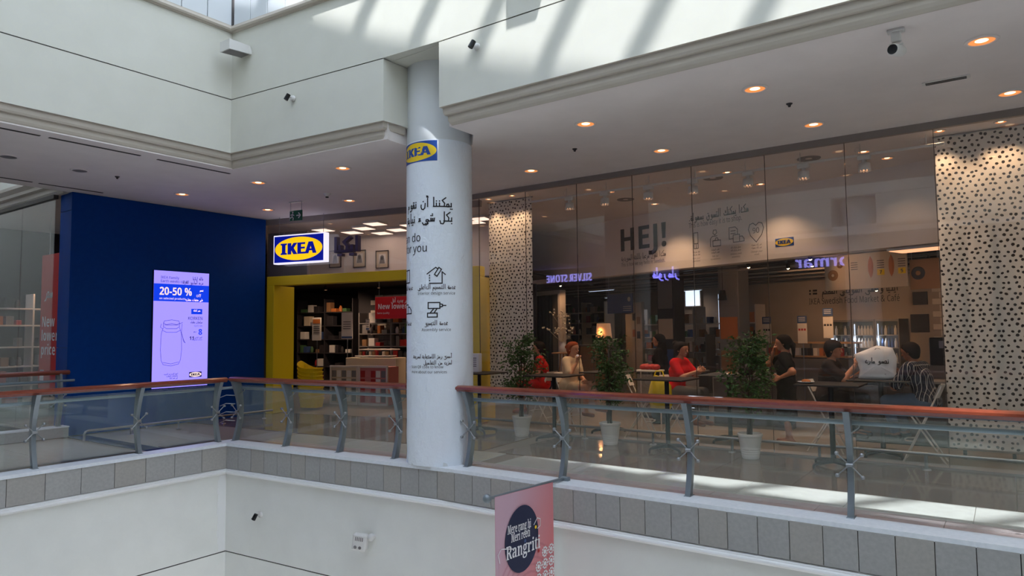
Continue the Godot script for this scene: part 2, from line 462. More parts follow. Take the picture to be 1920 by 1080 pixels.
# ---------------------------------------------------------------- scene
func _ready() -> void:
	rng.seed = 7
	var cam := Camera3D.new()
	cam.name = "camera"
	cam.fov = 45.12
	cam.near = 0.05
	cam.far = 200.0
	cam.position = Vector3(0, 1.70, 0)
	cam.rotation_degrees = Vector3(3.68, 35.468, -0.5933)
	add_child(cam)
	cam.current = true
	var sky := ProceduralSkyMaterial.new()
	sky.sky_top_color = Color(0.77, 0.82, 0.89)
	sky.sky_horizon_color = Color(0.90, 0.91, 0.90)
	sky.ground_bottom_color = Color(0.5, 0.48, 0.45)
	sky.ground_horizon_color = Color(0.7, 0.7, 0.7)
	sky.sky_energy_multiplier = 2.45
	var env := Environment.new()
	env.background_mode = Environment.BG_SKY
	env.sky = Sky.new()
	env.sky.sky_material = sky
	env.tonemap_mode = Environment.TONE_MAPPER_LINEAR
	env.tonemap_exposure = 0.79
	env.sdfgi_enabled = true
	env.ssao_enabled = true
	env.ssil_enabled = true
	var we := WorldEnvironment.new()
	we.name = "world_environment"
	we.environment = env
	add_child(we)
	var sun := DirectionalLight3D.new()
	sun.name = "sun"
	add_child(sun)
	sun.look_at_from_position(Vector3.ZERO, Vector3(-0.35, -1.0, -0.38))
	sun.light_color = Color(0.98, 0.985, 1.0)
	sun.light_energy = 2.95
	sun.light_angular_distance = 1.0
	sun.shadow_enabled = true
	make_materials()
	build_shell()
	build_balustrades()
	build_column()
	build_entrance()
	build_shop_front()
	build_left_shop()
	build_shop_interior()
	build_cafe_back()
	build_furniture()
	build_plants()
	build_people()
	build_ceiling_details()
	build_wall_details()
	build_opposite_side()

# ---------------------------------------------------------------- the setting
const L_EDGE := -10.12           # edge of the slab on the left side of the atrium (x)
const R_EDGE := -6.71            # edge on the right side (z)
const CORNER := Vector3(-10.12, 0, -6.40)
const KINK := Vector3(-5.75, 0, -6.71)
const UP_L := -9.5               # upper wall on the left (x)
const UP_C := Vector3(-9.5, 0, -5.99)
const UP_K := Vector3(-6.48, 0, -6.25)
const UP_R := -6.30              # upper wall on the right (z)
const COL := Vector3(-6.225, 0, -7.055)
const ROOF := 12.0

func edge_path(off: float, y: float, x0 := 8.0, z0 := 1.6) -> Array:
	# line parallel to the edge of the slab, off metres back from it
	return [Vector3(L_EDGE - off, y, z0), Vector3(CORNER.x - off, y, CORNER.z - off * 1.07), Vector3(KINK.x, y, KINK.z - off), Vector3(x0, y, R_EDGE - off)]

func build_shell() -> void:
	# slab of the gallery
	var s := tool()
	flat_poly(s, [[-19.0, -26.0], [-19.0, -5.3], [-13.12, -5.3], [-13.12, 1.6], [L_EDGE - 0.06, 1.6], [CORNER.x - 0.06, CORNER.z - 0.07], [KINK.x, KINK.z - 0.06], [8.0, R_EDGE - 0.06], [8.0, -26.0]], -0.36, -0.012)
	var floor_ := struct("floor", s, M.joint, "polished beige stone floor of the gallery", "floor")
	# main tiles
	var tile_mesh := tool()
	bbox(tile_mesh, Vector3(0, -0.01, 0), Vector3(0.993, 0.02, 0.993), 0.0015)
	var tm := made(tile_mesh)
	for i in range(-5, 9):
		for k in 2:
			var at := Vector3(i - 0.5, 0, -8.52 - k)
			mi("floor_tile", tm, M.floor_stone if (i * 7 + k * 3) % 5 < 3 else M.floor_stone_light, floor_).position = at
	# tiles of the bent part and of the walkway on the left
	var t1 := frame(Vector3(-10.0, 0, -8.15), Vector3(0.9975, 0, -0.0705))
	for i in range(-3, 5):
		for k in 3:
			if i == 4: continue
			var o := mi("floor_tile", tm, M.floor_stone if (i + k * 2) % 3 else M.floor_stone_light, floor_)
			o.transform = Transform3D(t1.basis, t1 * Vector3(i + 0.2, 0, -k - 0.1))
	for i in 3:
		for k in 8:
			var z := -5.88 + k * 1.0 - (0.0 if k == 0 else -0.18)
			mi("floor_tile", tm, M.floor_walk, floor_).position = Vector3(-12.62 + i * 0.985, 0, z if k > 0 else -6.1)
	var dark := tool()
	bbox(dark, Vector3(0, -0.009, 0), Vector3(0.985, 0.02, 0.28), 0.002)
	var dm := made(dark)
	for i in 3: mi("dark_floor_tile", dm, M.floor_dark, floor_).position = Vector3(-12.62 + i * 0.985, 0.001, -5.46)
	# border row along the edge
	var bt := tool()
	bbox(bt, Vector3(0, -0.01, 0), Vector3(1.035, 0.02, 0.33), 0.002)
	var bm := made(bt)
	var wt := tool()
	bbox(wt, Vector3(0, -0.01, 0), Vector3(1.035, 0.02, 0.685), 0.002)
	var wm := made(wt)
	for i in 13: mi("band_tile", wm, M.floor_band, floor_).position = Vector3(-5.0 + i * 1.04, 0, -7.67)
	for i in 13: mi("border_tile", bm, M.floor_border, floor_).position = Vector3(-5.2 + i * 1.04, 0, -7.155)
	var bent := frame(CORNER, KINK - CORNER)
	for i in 4:
		var bo := mi("band_tile", wm, M.floor_band, floor_)
		bo.transform = Transform3D(bent.basis, bent * Vector3(0.75 + i * 1.04, 0.0, -0.955))
	for i in 4: 
		var o := mi("border_tile", bm, M.floor_border, floor_)
		o.transform = Transform3D(bent.basis, bent * Vector3(0.35 + 0.52 + i * 1.04, 0, -0.445))
	for i in 7:
		var o := mi("border_tile", bm, M.floor_border, floor_)
		o.transform = Transform3D(Basis(Vector3.UP, PI / 2), Vector3(L_EDGE - 0.445, 0, -6.0 + i * 1.04))
	# shop floor
	s = tool()
	flat_poly(s, [[-18.9, -25.9], [-18.9, -5.5], [-13.75, -5.5], [-13.5, -9.45], [-8.1, -10.6], [-8.0, -9.95], [8.0, -9.95], [8.0, -25.9]], -0.012, 0.002)
	struct("floor", s, M.shop_floor, "matt grey floor inside the shop behind the glass", "floor")
	# ledge stone
	s = tool()
	sweep(s, [[0.03, -0.035], [0.03, 0.01], [-0.27, 0.012], [-0.27, -0.035]], path_flip(edge_path(0.0, 0.0)))
	struct("trim_ledge", s, M.ledge_stone, "pale stone ledge along the edge of the gallery floor", "ledge")
	# tiled face of the slab
	s = tool()
	sweep(s, [[-0.02, -0.4], [-0.02, -0.03], [-0.2, -0.03], [-0.2, -0.4]], path_flip(edge_path(0.0, 0.0)))
	var fascia := struct("wall_slab_edge", s, M.gap_dark, "grey tiled face of the floor slab round the atrium", "wall")
	var runs := [[CORNER, Vector3(0, 0, 1), 0.4245, 18, -1], [CORNER, (KINK - CORNER).normalized(), 0.2985, 14, 1], [KINK + Vector3(-0.2, 0, 0.014), Vector3(1, 0, 0), 0.2835, 48, 1]]
	for r in runs:
		var ts := tool()
		bbox(ts, Vector3(0, -0.205, 0), Vector3(r[2] - 0.006, 0.352, 0.03), 0.002)
		var mesh := made(ts)
		for i in r[3]:
			var o := mi("wall_tile", mesh, M.tile_grey if (i * 5 + r[3]) % 3 else M.tile_grey_warm, fascia)
			var a: Vector3 = r[1]
			var out := Vector3(1, 0, 0) if r[4] < 0 else Vector3(-a.z, 0, a.x)
			o.transform = Transform3D(Basis(a if r[4] > 0 else -a, Vector3.UP, out), r[0] + a * (r[2] * (i + 0.5)) + out * 0.002)
	# fresh paint patch on the lower left wall beside the corner
	# white bead below the tiles
	s = tool()
	sweep(s, [[0.05, -0.45], [0.06, -0.44], [0.055, -0.425], [0.035, -0.415], [0.035, -0.405], [0.0, -0.382], [-0.15, -0.382], [-0.15, -0.47], [0.02, -0.47], [0.03, -0.455], [0.03, -0.44]], path_flip(edge_path(0.0, 0.0)))
	struct("trim_bead", s, M.trim_white, "white bead moulding under the grey slab tiles", "moulding")
	# lower walls in two courses with a groove between them
	for c in [[-1.655, -0.47], [-4.5, -1.672]]:
		s = tool()
		sweep(s, [[0.0, c[0]], [0.0, c[1]], [-0.2, c[1]], [-0.2, c[0]]], path_flip(edge_path(0.0, 0.0)))
		var lw := struct("wall_lower", s, M.lower_paint, "cream painted wall below the gallery, " + ("upper course" if c[1] > -1 else "lower course under the groove"), "wall")
		if c[1] > -1:
			s = tool()
			box(s, Vector3(L_EDGE + 0.001, -1.06, -6.335), Vector3(0.002, 1.15, 0.11))
			for k in 9: box(s, Vector3(L_EDGE + 0.001, -0.6 - k * 0.11, -6.27 + 0.008 * sin(k * 2.1)), Vector3(0.0018, 0.1, 0.03))
			part("paint_patch", s, M.trim_white, lw)
	s = tool()
	sweep(s, [[-0.012, -1.68], [-0.012, -1.65], [-0.1, -1.65], [-0.1, -1.68]], path_flip(edge_path(0.0, 0.0)))
	struct("trim_groove", s, M.gap_dark, "dark groove line in the lower cream wall", "groove")
	s = tool()
	box(s, Vector3(-1.0, -4.6, -2.5), Vector3(19, 0.2, 9.0))  # unseen floor, added and kept white to bounce sun back up
	struct("floor_lower", s, M.trim_white, "floor of the storey below the atrium", "floor")
	# ceiling of the gallery
	s = tool()
	flat_poly(s, [[-13.35, 1.6], [UP_L - 0.1, 1.6], [UP_C.x - 0.1, UP_C.z - 0.1], [UP_K.x - 0.02, UP_K.z - 0.1], [-6.52, -6.42], [-6.55, -6.9], [-6.3, -7.25], [-5.8, -7.25], [-5.5, -6.9], [-5.5, -6.42], [8.0, -6.42], [8.0, -10.0], [-8.2, -10.0], [-8.2, -10.6], [-13.35, -9.45]], CEIL, CEIL + 0.25)
	struct("ceiling", s, M.ceiling_paint, "smooth grey plaster ceiling over the gallery", "ceiling")
	s = tool()
	flat_poly(s, [[-19.0, -26.0], [-19.0, -5.3], [-13.35, -5.3], [-13.35, -9.42], [-8.2, -10.58], [-8.2, -9.98], [8.0, -9.98], [8.0, -26.0]], CEIL, CEIL + 0.25)
	struct("ceiling_shop", s, M.ceiling_paint, "plain ceiling behind the glass of the shop", "ceiling")
	# moulding under the upper walls
	var prof := [[0.0, 4.47], [-0.03, 4.467], [-0.034, 4.40], [-0.045, 4.375], [-0.075, 4.37], [-0.078, 4.31], [-0.09, 4.28], [-0.11, 4.251], [-0.13, 4.251], [-0.13, 4.3], [-0.24, 4.3], [-0.24, 4.47]]
	for pth in [[Vector3(UP_L, 0, 1.6), UP_C, UP_K, UP_K + Vector3(0.02, 0, -0.42)], [Vector3(-5.56, 0, -6.68), Vector3(-5.56, 0, UP_R), Vector3(8.0, 0, UP_R)]]:
		s = tool()
		var q := path_flip(pth)
		if pth.size() == 3: q = path_flip([pth[0], pth[1], pth[2]])
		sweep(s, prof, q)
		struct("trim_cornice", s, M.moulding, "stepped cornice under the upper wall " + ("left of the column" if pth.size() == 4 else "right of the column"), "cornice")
	# upper walls: courses with a fine groove between them
	var left := [Vector3(UP_L, 0, 1.6), UP_C, UP_K, UP_K + Vector3(0.02, 0, -0.7)]
	var right := [Vector3(-5.56, 0, -7.0), Vector3(-5.56, 0, UP_R), Vector3(8.0, 0, UP_R)]
	for w in [[left, 4.47, 5.29, "below the groove left of the column"], [right, 4.47, 5.29, "below the groove right of the column"]]:
		s = tool()
		sweep(s, [[0, w[1]], [0, w[2]], [-0.25, w[2]], [-0.25, w[1]]], path_flip(w[0]))
		struct("wall_upper", s, M.wall_paint, "white painted upper atrium wall " + w[3], "wall")
	var whole := [Vector3(UP_L, 0, 1.6), UP_C, UP_K, Vector3(-5.56, 0, UP_R), Vector3(8.0, 0, UP_R)]
	s = tool()
	sweep(s, [[0, 5.305], [0, 6.33], [-0.25, 6.33], [-0.25, 5.305]], path_flip(whole))
	struct("wall_upper", s, M.wall_paint, "white painted upper atrium wall between groove and upper trim", "wall")
	s = tool()
	sweep(s, [[-0.012, 5.285], [-0.012, 5.31], [-0.2, 5.31], [-0.2, 5.285]], path_flip([Vector3(UP_L, 0, 1.6), UP_C, UP_K + Vector3(-0.03, 0, 0.002)]))
	sweep(s, [[-0.012, 5.285], [-0.012, 5.31], [-0.2, 5.31], [-0.2, 5.285]], path_flip([Vector3(-5.5, 0, UP_R), Vector3(8.0, 0, UP_R)]))
	struct("trim_groove", s, M.gap_dark, "dark groove line across the upper atrium walls", "groove")
	s = tool()
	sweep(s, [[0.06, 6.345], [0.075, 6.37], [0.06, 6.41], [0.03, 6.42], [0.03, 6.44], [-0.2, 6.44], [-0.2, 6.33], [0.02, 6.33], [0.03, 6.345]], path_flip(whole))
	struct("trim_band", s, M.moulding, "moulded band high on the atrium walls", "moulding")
	s = tool()
	sweep(s, [[-0.05, 6.44], [-0.05, ROOF], [-0.3, ROOF], [-0.3, 6.44]], path_flip(whole))
	var clad := struct("wall_cladding", s, M.goods_grey, "boarded wall above the moulded band", "wall")
	var segs := [[Vector3(UP_L, 0, 1.6), UP_C], [UP_C, UP_K], [UP_K, Vector3(8.0, 0, UP_R)]]
	for g in segs:
		var d: Vector3 = g[1] - g[0]
		var nb := int(round(d.length() / 0.4))
		var ps := tool()
		bbox(ps, Vector3(0, (6.44 + ROOF) / 2.0, 0), Vector3(d.length() / nb - 0.012, ROOF - 6.44, 0.03), 0.004)
		var pm := made(ps)
		var f := frame(g[0], d)
		for i in nb:
			mi("board", pm, M.plank_paint, clad).transform = Transform3D(f.basis, f * Vector3((i + 0.5) * d.length() / nb, 0, -0.035))
	# niche behind the column
	s = tool()
	box(s, Vector3(-6.02, 4.9, -7.75), Vector3(1.3, 1.2, 0.1))
	box(s, Vector3(-6.02, 5.40, -7.05), Vector3(1.3, 0.2, 1.3))
	box(s, Vector3(-5.5, 4.9, -7.3), Vector3(0.12, 1.2, 1.0))
	box(s, Vector3(-6.6, 4.9, -7.3), Vector3(0.12, 1.2, 1.0))
	struct("wall_niche", s, M.wall_paint, "plaster niche in the upper wall where the column rises", "wall")
	# skylight over the atrium: a clear strip beside the right wall, an added gap on the near side, frosted panels elsewhere, bars across
	var rim := [[-9.5, -6.3 + 0.38 * (ROOF - 6.2)]]
	for p in [[-9.34, 6.04, -6.3], [-6.13, 5.36, -6.3], [-3.49, 4.43, -6.3], [-3.5, 0.0, -7.72], [0.0, 0.0, -7.1], [2.6, 0.0, -6.7]]:
		rim.append([minf(p[0] + 0.35 * (ROOF - p[1]), 8.0), p[2] + 0.38 * (ROOF - p[1])])
	s = tool()
	flat_poly(s, rim + [[8.0, -1.0], [1.9, -1.0], [1.9, -0.3], [-1.4, -0.3], [-1.4, -1.0], [-4.4, -1.0], [-4.4, 0.65], [-9.5, 0.65]], ROOF, ROOF + 0.02)  # unseen near-side gap, added so sun bounces off the lower floor
	struct("ceiling_skylight", s, M.frosted_panel, "frosted skylight panels over the atrium", "skylight")
	s = tool()
	for i in range(-3, 18):
		# each bar throws the slanting shade that falls on the right wall
		var h := ROOF - 5.27
		var xb := -9.5 + 1.19 * i + 0.35 * h
		var zb := -6.3 + 0.38 * h
		var pa := Vector3(xb - 0.737 * (-6.5 - zb), ROOF + 0.12, -6.5)
		var pb := Vector3(xb - 0.737 * (0.65 - zb), ROOF + 0.12, 0.65)
		box(s, (pa + pb) / 2, Vector3(0.15, 0.16, pa.distance_to(pb)), Basis.looking_at(pb - pa))
	struct("trim_skylight", s, M.bar_white, "slanting glazing bars of the skylight", "glazing bars")
	# closing walls out of view
	s = tool()
	box(s, Vector3(8.1, 3.75, -10.0), Vector3(0.2, 17.5, 40.0))
	struct("wall_right", s, M.wall_paint, "end wall far to the right", "wall")
	s = tool()
	box(s, Vector3(-5.5, 2.0, -26.05), Vector3(27.2, 4.6, 0.1))
	box(s, Vector3(-19.05, 2.0, -15.7), Vector3(0.1, 4.6, 20.8))
	struct("wall_back", s, M.shop_dark, "dark rear walls of the shop", "wall")
	s = tool()
	box(s, Vector3(-1.0, -2.5, -1.3), Vector3(18.3, 4.2, 0.2))
	struct("wall_lower_near", s, M.lower_paint, "lower wall on the near side of the atrium", "wall")

func path_flip(p: Array) -> Array:
	# sweep() wants the open side on the left of the way of travel
	var q := p.duplicate()
	q.reverse()
	return q

func build_balustrades() -> void:
	var post_mesh := post_shape()
	var clamp := clamp_shape()
	var mount := mount_shape()
	# [run name, path of bases, posts]
	var fl := frame(Vector3(L_EDGE - 0.21, 0, 0), Vector3(0, 0, -1))
	var fb := frame(CORNER + Vector3(-0.0, 0, 0), KINK - CORNER)
	var runs := [
		["glass balustrade on the left edge, ending at the inner corner of the atrium", [[Vector3(L_EDGE - 0.2, 0, -6.37), 2], [Vector3(L_EDGE - 0.2, 0, -5.13), 2], [Vector3(L_EDGE - 0.2, 0, -3.80), 2], [Vector3(L_EDGE - 0.2, 0, -2.45), 2], [Vector3(L_EDGE - 0.2, 0, -1.1), 2]], Vector3(0, 0, 1), Vector3(L_EDGE - 0.2, 0, 0.2)],
		["glass balustrade between the inner corner and the white column", [[Vector3(-10.22, 0, -6.61), 1], [Vector3(-9.03, 0, -6.69), 1], [Vector3(-7.90, 0, -6.77), 1], [Vector3(-6.86, 0, -6.845), 1]], (KINK - CORNER).normalized(), Vector3(-6.62, 0, -6.86)],
		["glass balustrade right of the white column in front of the cafe", [[Vector3(-5.66, 0, -6.94), 1], [Vector3(-4.26, 0, -6.94), 1], [Vector3(-2.74, 0, -6.94), 1], [Vector3(-1.22, 0, -6.94), 1], [Vector3(0.30, 0, -6.94), 1], [Vector3(1.82, 0, -6.94), 1]], Vector3(1, 0, 0), Vector3(3.2, 0, -6.94)],
	]
	for r in runs:
		var posts: Array = r[1]
		var t: Vector3 = r[2]
		var root := thing("glass_balustrade", r[0], "balustrade", posts[0][0])
		var b := Basis(t, Vector3.UP, t.cross(Vector3.UP))
		if posts[0][1] == 2: b = Basis(-t, Vector3.UP, (-t).cross(Vector3.UP))
		var back := -b.z       # towards the walkway
		var o0: Vector3 = posts[0][0]
		for i in posts.size():
			var at: Vector3 = posts[i][0] - o0
			var p := mi("post", post_mesh, M.post_grey, root)
			p.transform = Transform3D(b, at)
			mi("clamp", clamp, M.steel, p)
			mi("bracket", mount, M.steel, p)
		for i in posts.size():
			var a: Vector3 = posts[i][0] - o0 + back * 0.02
			var e: Vector3 = (posts[i + 1][0] if i + 1 < posts.size() else r[3]) - o0 + back * 0.02
			var d := (e - a).normalized()
			var len := a.distance_to(e) - 0.06
			if len < 0.12: continue
			var g := tool()
			box(g, (a + e) / 2 + Vector3.UP * 0.475 , Vector3(len, 0.86, 0.012), b)
			part("glass_panel", g, M.guard_glass, root)
			var tb := tool()
			tube(tb, [a + back * 0.085 + Vector3.UP * 0.845 + d * 0.02, e + back * 0.085 + Vector3.UP * 0.845 - d * 0.02], 0.024, 10)
			part("tube_rail", tb, M.tube_steel, root)
		var lo: Vector3 = -t * (0.24 if posts[0][1] == 1 and posts[0][0].x > -6 else 0.0)
		var hi: Vector3 = r[3] - o0
		var hp := [[-0.082, 0.985], [-0.078, 1.008], [-0.045, 1.026], [0.045, 1.026], [0.078, 1.008], [0.082, 0.985], [0.052, 0.952], [-0.052, 0.952]]
		var h := tool()
		sweep(h, hp, [lo - t * (0.12 if posts[0][1] == 2 or posts[0][0].x < -10 else 0.0) + back * 0.02, hi + back * 0.02])
		part("handrail", h, M.rail_wood, root)
		h = tool()
		sweep(h, [[-0.03, 0.94], [-0.03, 0.953], [0.03, 0.953], [0.03, 0.94]], [lo + back * 0.02, hi + back * 0.02])
		part("rail_plate", h, M.tube_steel, root)
	# curved rungs closing the gap at the corner
	var s: SurfaceTool
	var cr := thing("corner_rungs", "thin steel rungs closing the corner between two balustrade posts", "railing", Vector3(-10.36, 0, -6.55))
	for k in 4:
		var y := 0.32 + k * 0.135
		s = tool()
		tube(s, [Vector3(0.0, y - 0.02, 0.13), Vector3(-0.02, y + 0.01, 0.01), Vector3(0.09, y, -0.08)], 0.007, 6)
		part("rung", s, M.steel, cr)
	s = tool()
	tube(s, [Vector3(-0.06, 0.845, 0.19), Vector3(-0.07, 0.845, -0.15), Vector3(0.16, 0.845, -0.16)], 0.024, 8)
	part("tube_rail", s, M.tube_steel, cr)
	# railing on the raised kerb of the other opening, far left
	s = tool()
	box(s, Vector3(-13.22, 0.085, -1.9), Vector3(0.2, 0.17, 6.85))
	var kerb := struct("trim_kerb", s, M.joint, "tiled kerb of the second opening on the far left", "kerb")
	var kt := tool()
	bbox(kt, Vector3(0, 0.09, 0), Vector3(0.02, 0.165, 0.594), 0.003)
	var km := made(kt)
	for i in 11: mi("wall_tile", km, M.tile_grey, kerb).position = Vector3(-13.112, 0, -5.03 + i * 0.6)
	s = tool()
	bbox(s, Vector3(-13.22, 0.18, -1.9), Vector3(0.26, 0.02, 6.87), 0.004)
	part("kerb_stone", s, M.ledge_stone, kerb)
	var root := thing("glass_balustrade", "short balustrade on the raised kerb beside the blue wall", "balustrade", Vector3(-13.22, 0.19, -5.2))
	for i in 4:
		var p := mi("post", post_mesh, M.post_grey, root)
		p.transform = Transform3D(Basis(Vector3(0, 0, 1), Vector3.UP, Vector3(-1, 0, 0)).scaled(Vector3(1, 0.93, 1)), Vector3(0, 0, i * 1.5))
		mi("clamp", clamp, M.steel, p)
		var g := tool()
		box(g, Vector3(0.02, 0.45, i * 1.5 + 0.75), Vector3(0.012, 0.8, 1.44))
		part("glass_panel", g, M.guard_glass, root)
	s = tool()
	sweep(s, [[-0.082, 0.925], [-0.078, 0.948], [-0.045, 0.966], [0.045, 0.966], [0.078, 0.948], [0.082, 0.925], [0.052, 0.892], [-0.052, 0.892]], [Vector3(0, -0.02, 6.5), Vector3(0, -0.02, -0.14)])
	part("handrail", s, M.rail_wood, root)
	s = tool()
	tube(s, [Vector3(0.1, 0.77, -0.2), Vector3(0.1, 0.77, 6.5)], 0.022, 8)
	part("tube_rail", s, M.tube_steel, root)

func post_shape() -> ArrayMesh:
	# blade that bows towards the walkway (local -z); x runs along the rail
	var poly := PackedVector2Array()
	var front := []
	var rear := []
	for i in 13:
		var v := i / 12.0
		var bow := -0.105 * sin(PI * clampf(v, 0, 1)) + 0.035 * v * v
		var w := lerpf(0.10, 0.075, sin(PI * v)) + 0.06 * v * v
		front.append(Vector2(bow + 0.045, v * 0.955))
		rear.append(Vector2(bow + 0.045 - w, v * 0.955))
	rear.reverse()
	poly.append_array(PackedVector2Array(front + rear))
	var s := tool()
	# local polygon x = depth (z), y = height; pushed along the rail
	prism(s, poly, Transform3D(Basis(Vector3(0, 0, 1), Vector3.UP, Vector3(-1, 0, 0)), Vector3.ZERO), -0.018, 0.018)
	# light front flange
	for i in 12:
		var a: Vector2 = front[i]; var c: Vector2 = front[i + 1]
		var m := (a + c) / 2.0
		box(s, Vector3(0, m.y, m.x + 0.001), Vector3(0.055, a.distance_to(c) + 0.002, 0.008), Basis(Vector3.RIGHT, (c - a).angle_to(Vector2(0, 1))) if false else Basis(Vector3.RIGHT, atan2(c.x - a.x, c.y - a.y)))
	bbox(s, Vector3(0, 0.008, 0.0), Vector3(0.07, 0.016, 0.13), 0.003)
	return made(s)

func clamp_shape() -> ArrayMesh:
	var s := tool()
	var c := Vector3(0, 0.47, -0.02)
	for sx in [-1, 1]:
		for sy in [-1, 1]:
			var e := c + Vector3(sx * 0.105, sy * 0.1, 0.012)
			tube(s, [c + Vector3(sx * 0.015, sy * 0.012, 0.0), e], 0.0065, 6)
			lathe(s, [[0.0, 0.018], [0.017, 0.016], [0.019, 0.0], [0.017, -0.016], [0.0, -0.018]], 10, Transform3D(Basis(Vector3.RIGHT, PI / 2), e))
	tube(s, [c - Vector3(0.03, 0, 0), c + Vector3(0.03, 0, 0)], 0.018, 8)
	return made(s)

func mount_shape() -> ArrayMesh:
	var s := tool()
	tube(s, [Vector3(0.0, 0.74, -0.05), Vector3(0.07, 0.8, -0.1), Vector3(0.085, 0.84, -0.105)], 0.007, 6)
	return made(s)

func on_column(th: float, y: float, r := 0.4475) -> Vector3:
	# point on the wrap; th in degrees, 0 faces the open atrium corner, positive to the right
	var a := deg_to_rad(th)
	var f := Vector3(0.653, 0, 0.757)
	var rt := Vector3(0.757, 0, -0.653)
	return COL + Vector3.UP * y + (f * cos(a) + rt * sin(a)) * r

func wrap_letters(s: SurfaceTool, f: PackedVector3Array, th: float, y: float, r := 0.4475, align := 0) -> void:
	# lettering bent round the column; align 1 = th is its right end, -1 = its left end
	var w := width_of(f)
	var shift := -w / 2.0 * align
	for i in range(0, f.size(), 3):
		var p := []
		for k in 3: p.append(on_column(th + rad_to_deg((f[i + k].x + shift) / 0.4475), y + f[i + k].y, r) - COL)
		face(s, p, Vector3(p[0].x, 0, p[0].z))

func bend_poly(s: SurfaceTool, poly: PackedVector2Array, th: float, y: float, r: float) -> void:
	var fine := PackedVector3Array()
	# cut into narrow columns so that it follows the curve
	var lo := 1e9; var hi := -1e9
	for p in poly:
		lo = minf(lo, p.x); hi = maxf(hi, p.x)
	var n := 16
	for i in n:
		var x0 := lerpf(lo, hi, i / float(n)); var x1 := lerpf(lo, hi, (i + 1) / float(n))
		var cut := PackedVector2Array([Vector2(x0, -9), Vector2(x1, -9), Vector2(x1, 9), Vector2(x0, 9)])
		for piece in Geometry2D.intersect_polygons(poly, cut):
			var idx := Geometry2D.triangulate_polygon(piece)
			for k in idx: fine.append(Vector3(piece[k].x, piece[k].y, 0))
	wrap_letters(s, fine, th, y, r)

func stroke_icon(lines: Array, w: float) -> PackedVector3Array:
	var out := PackedVector3Array()
	for l in lines:
		for k in range(0, l.size() - 2, 2):
			var a := Vector2(l[k], l[k + 1]); var b := Vector2(l[k + 2], l[k + 3])
			var n0 := int(ceil(a.distance_to(b) / 0.06))
			var d := (b - a).normalized() * w / 2.0
			var n := Vector2(-d.y, d.x)
			for j in n0:
				var p := a.lerp(b, j / float(n0)) - d * (1.0 if j == 0 else 0.0)
				var q := a.lerp(b, (j + 1) / float(n0)) + d * (1.0 if j == n0 - 1 else 0.0)
				for v in [p + n, q + n, q - n, p + n, q - n, p - n]: out.append(Vector3(v.x, v.y, 0))
	return out

func logo_on_column(root: Node3D, th: float, y: float, w: float, h: float) -> void:
	var s := tool()
	bend_poly(s, PackedVector2Array([Vector2(-w / 2, -h / 2), Vector2(w / 2, -h / 2), Vector2(w / 2, h / 2), Vector2(-w / 2, h / 2)]), th, y, 0.4478)
	var a := part("logo_field", s, M.logo_blue, root)
	s = tool()
	bend_poly(s, ellipse(w * 0.485, h * 0.45), th, y, 0.4484)
	part("logo_oval", s, M.logo_yellow, a)
	s = tool()
	var f := heavy("IKEA", h * 0.42, w * 0.76)
	wrap_letters(s, f, th, y - h * 0.2, 0.449)
	part("lettering", s, M.logo_blue, a)

func scaled(f: PackedVector3Array, k: float) -> PackedVector3Array:
	var g := PackedVector3Array()
	for p in f: g.append(p * k)
	return g

func heavy(text: String, size: float, width: float) -> PackedVector3Array:
	# bold lettering made heavier and fitted to a width
	var f := letters(text, size, true)
	var g := PackedVector3Array()
	var k := width / width_of(f)
	k *= 0.93
	for d in [-0.075, 0.0, 0.075]:
		for p in f: g.append(Vector3(p.x * k + d * size, p.y, 0))
	return g

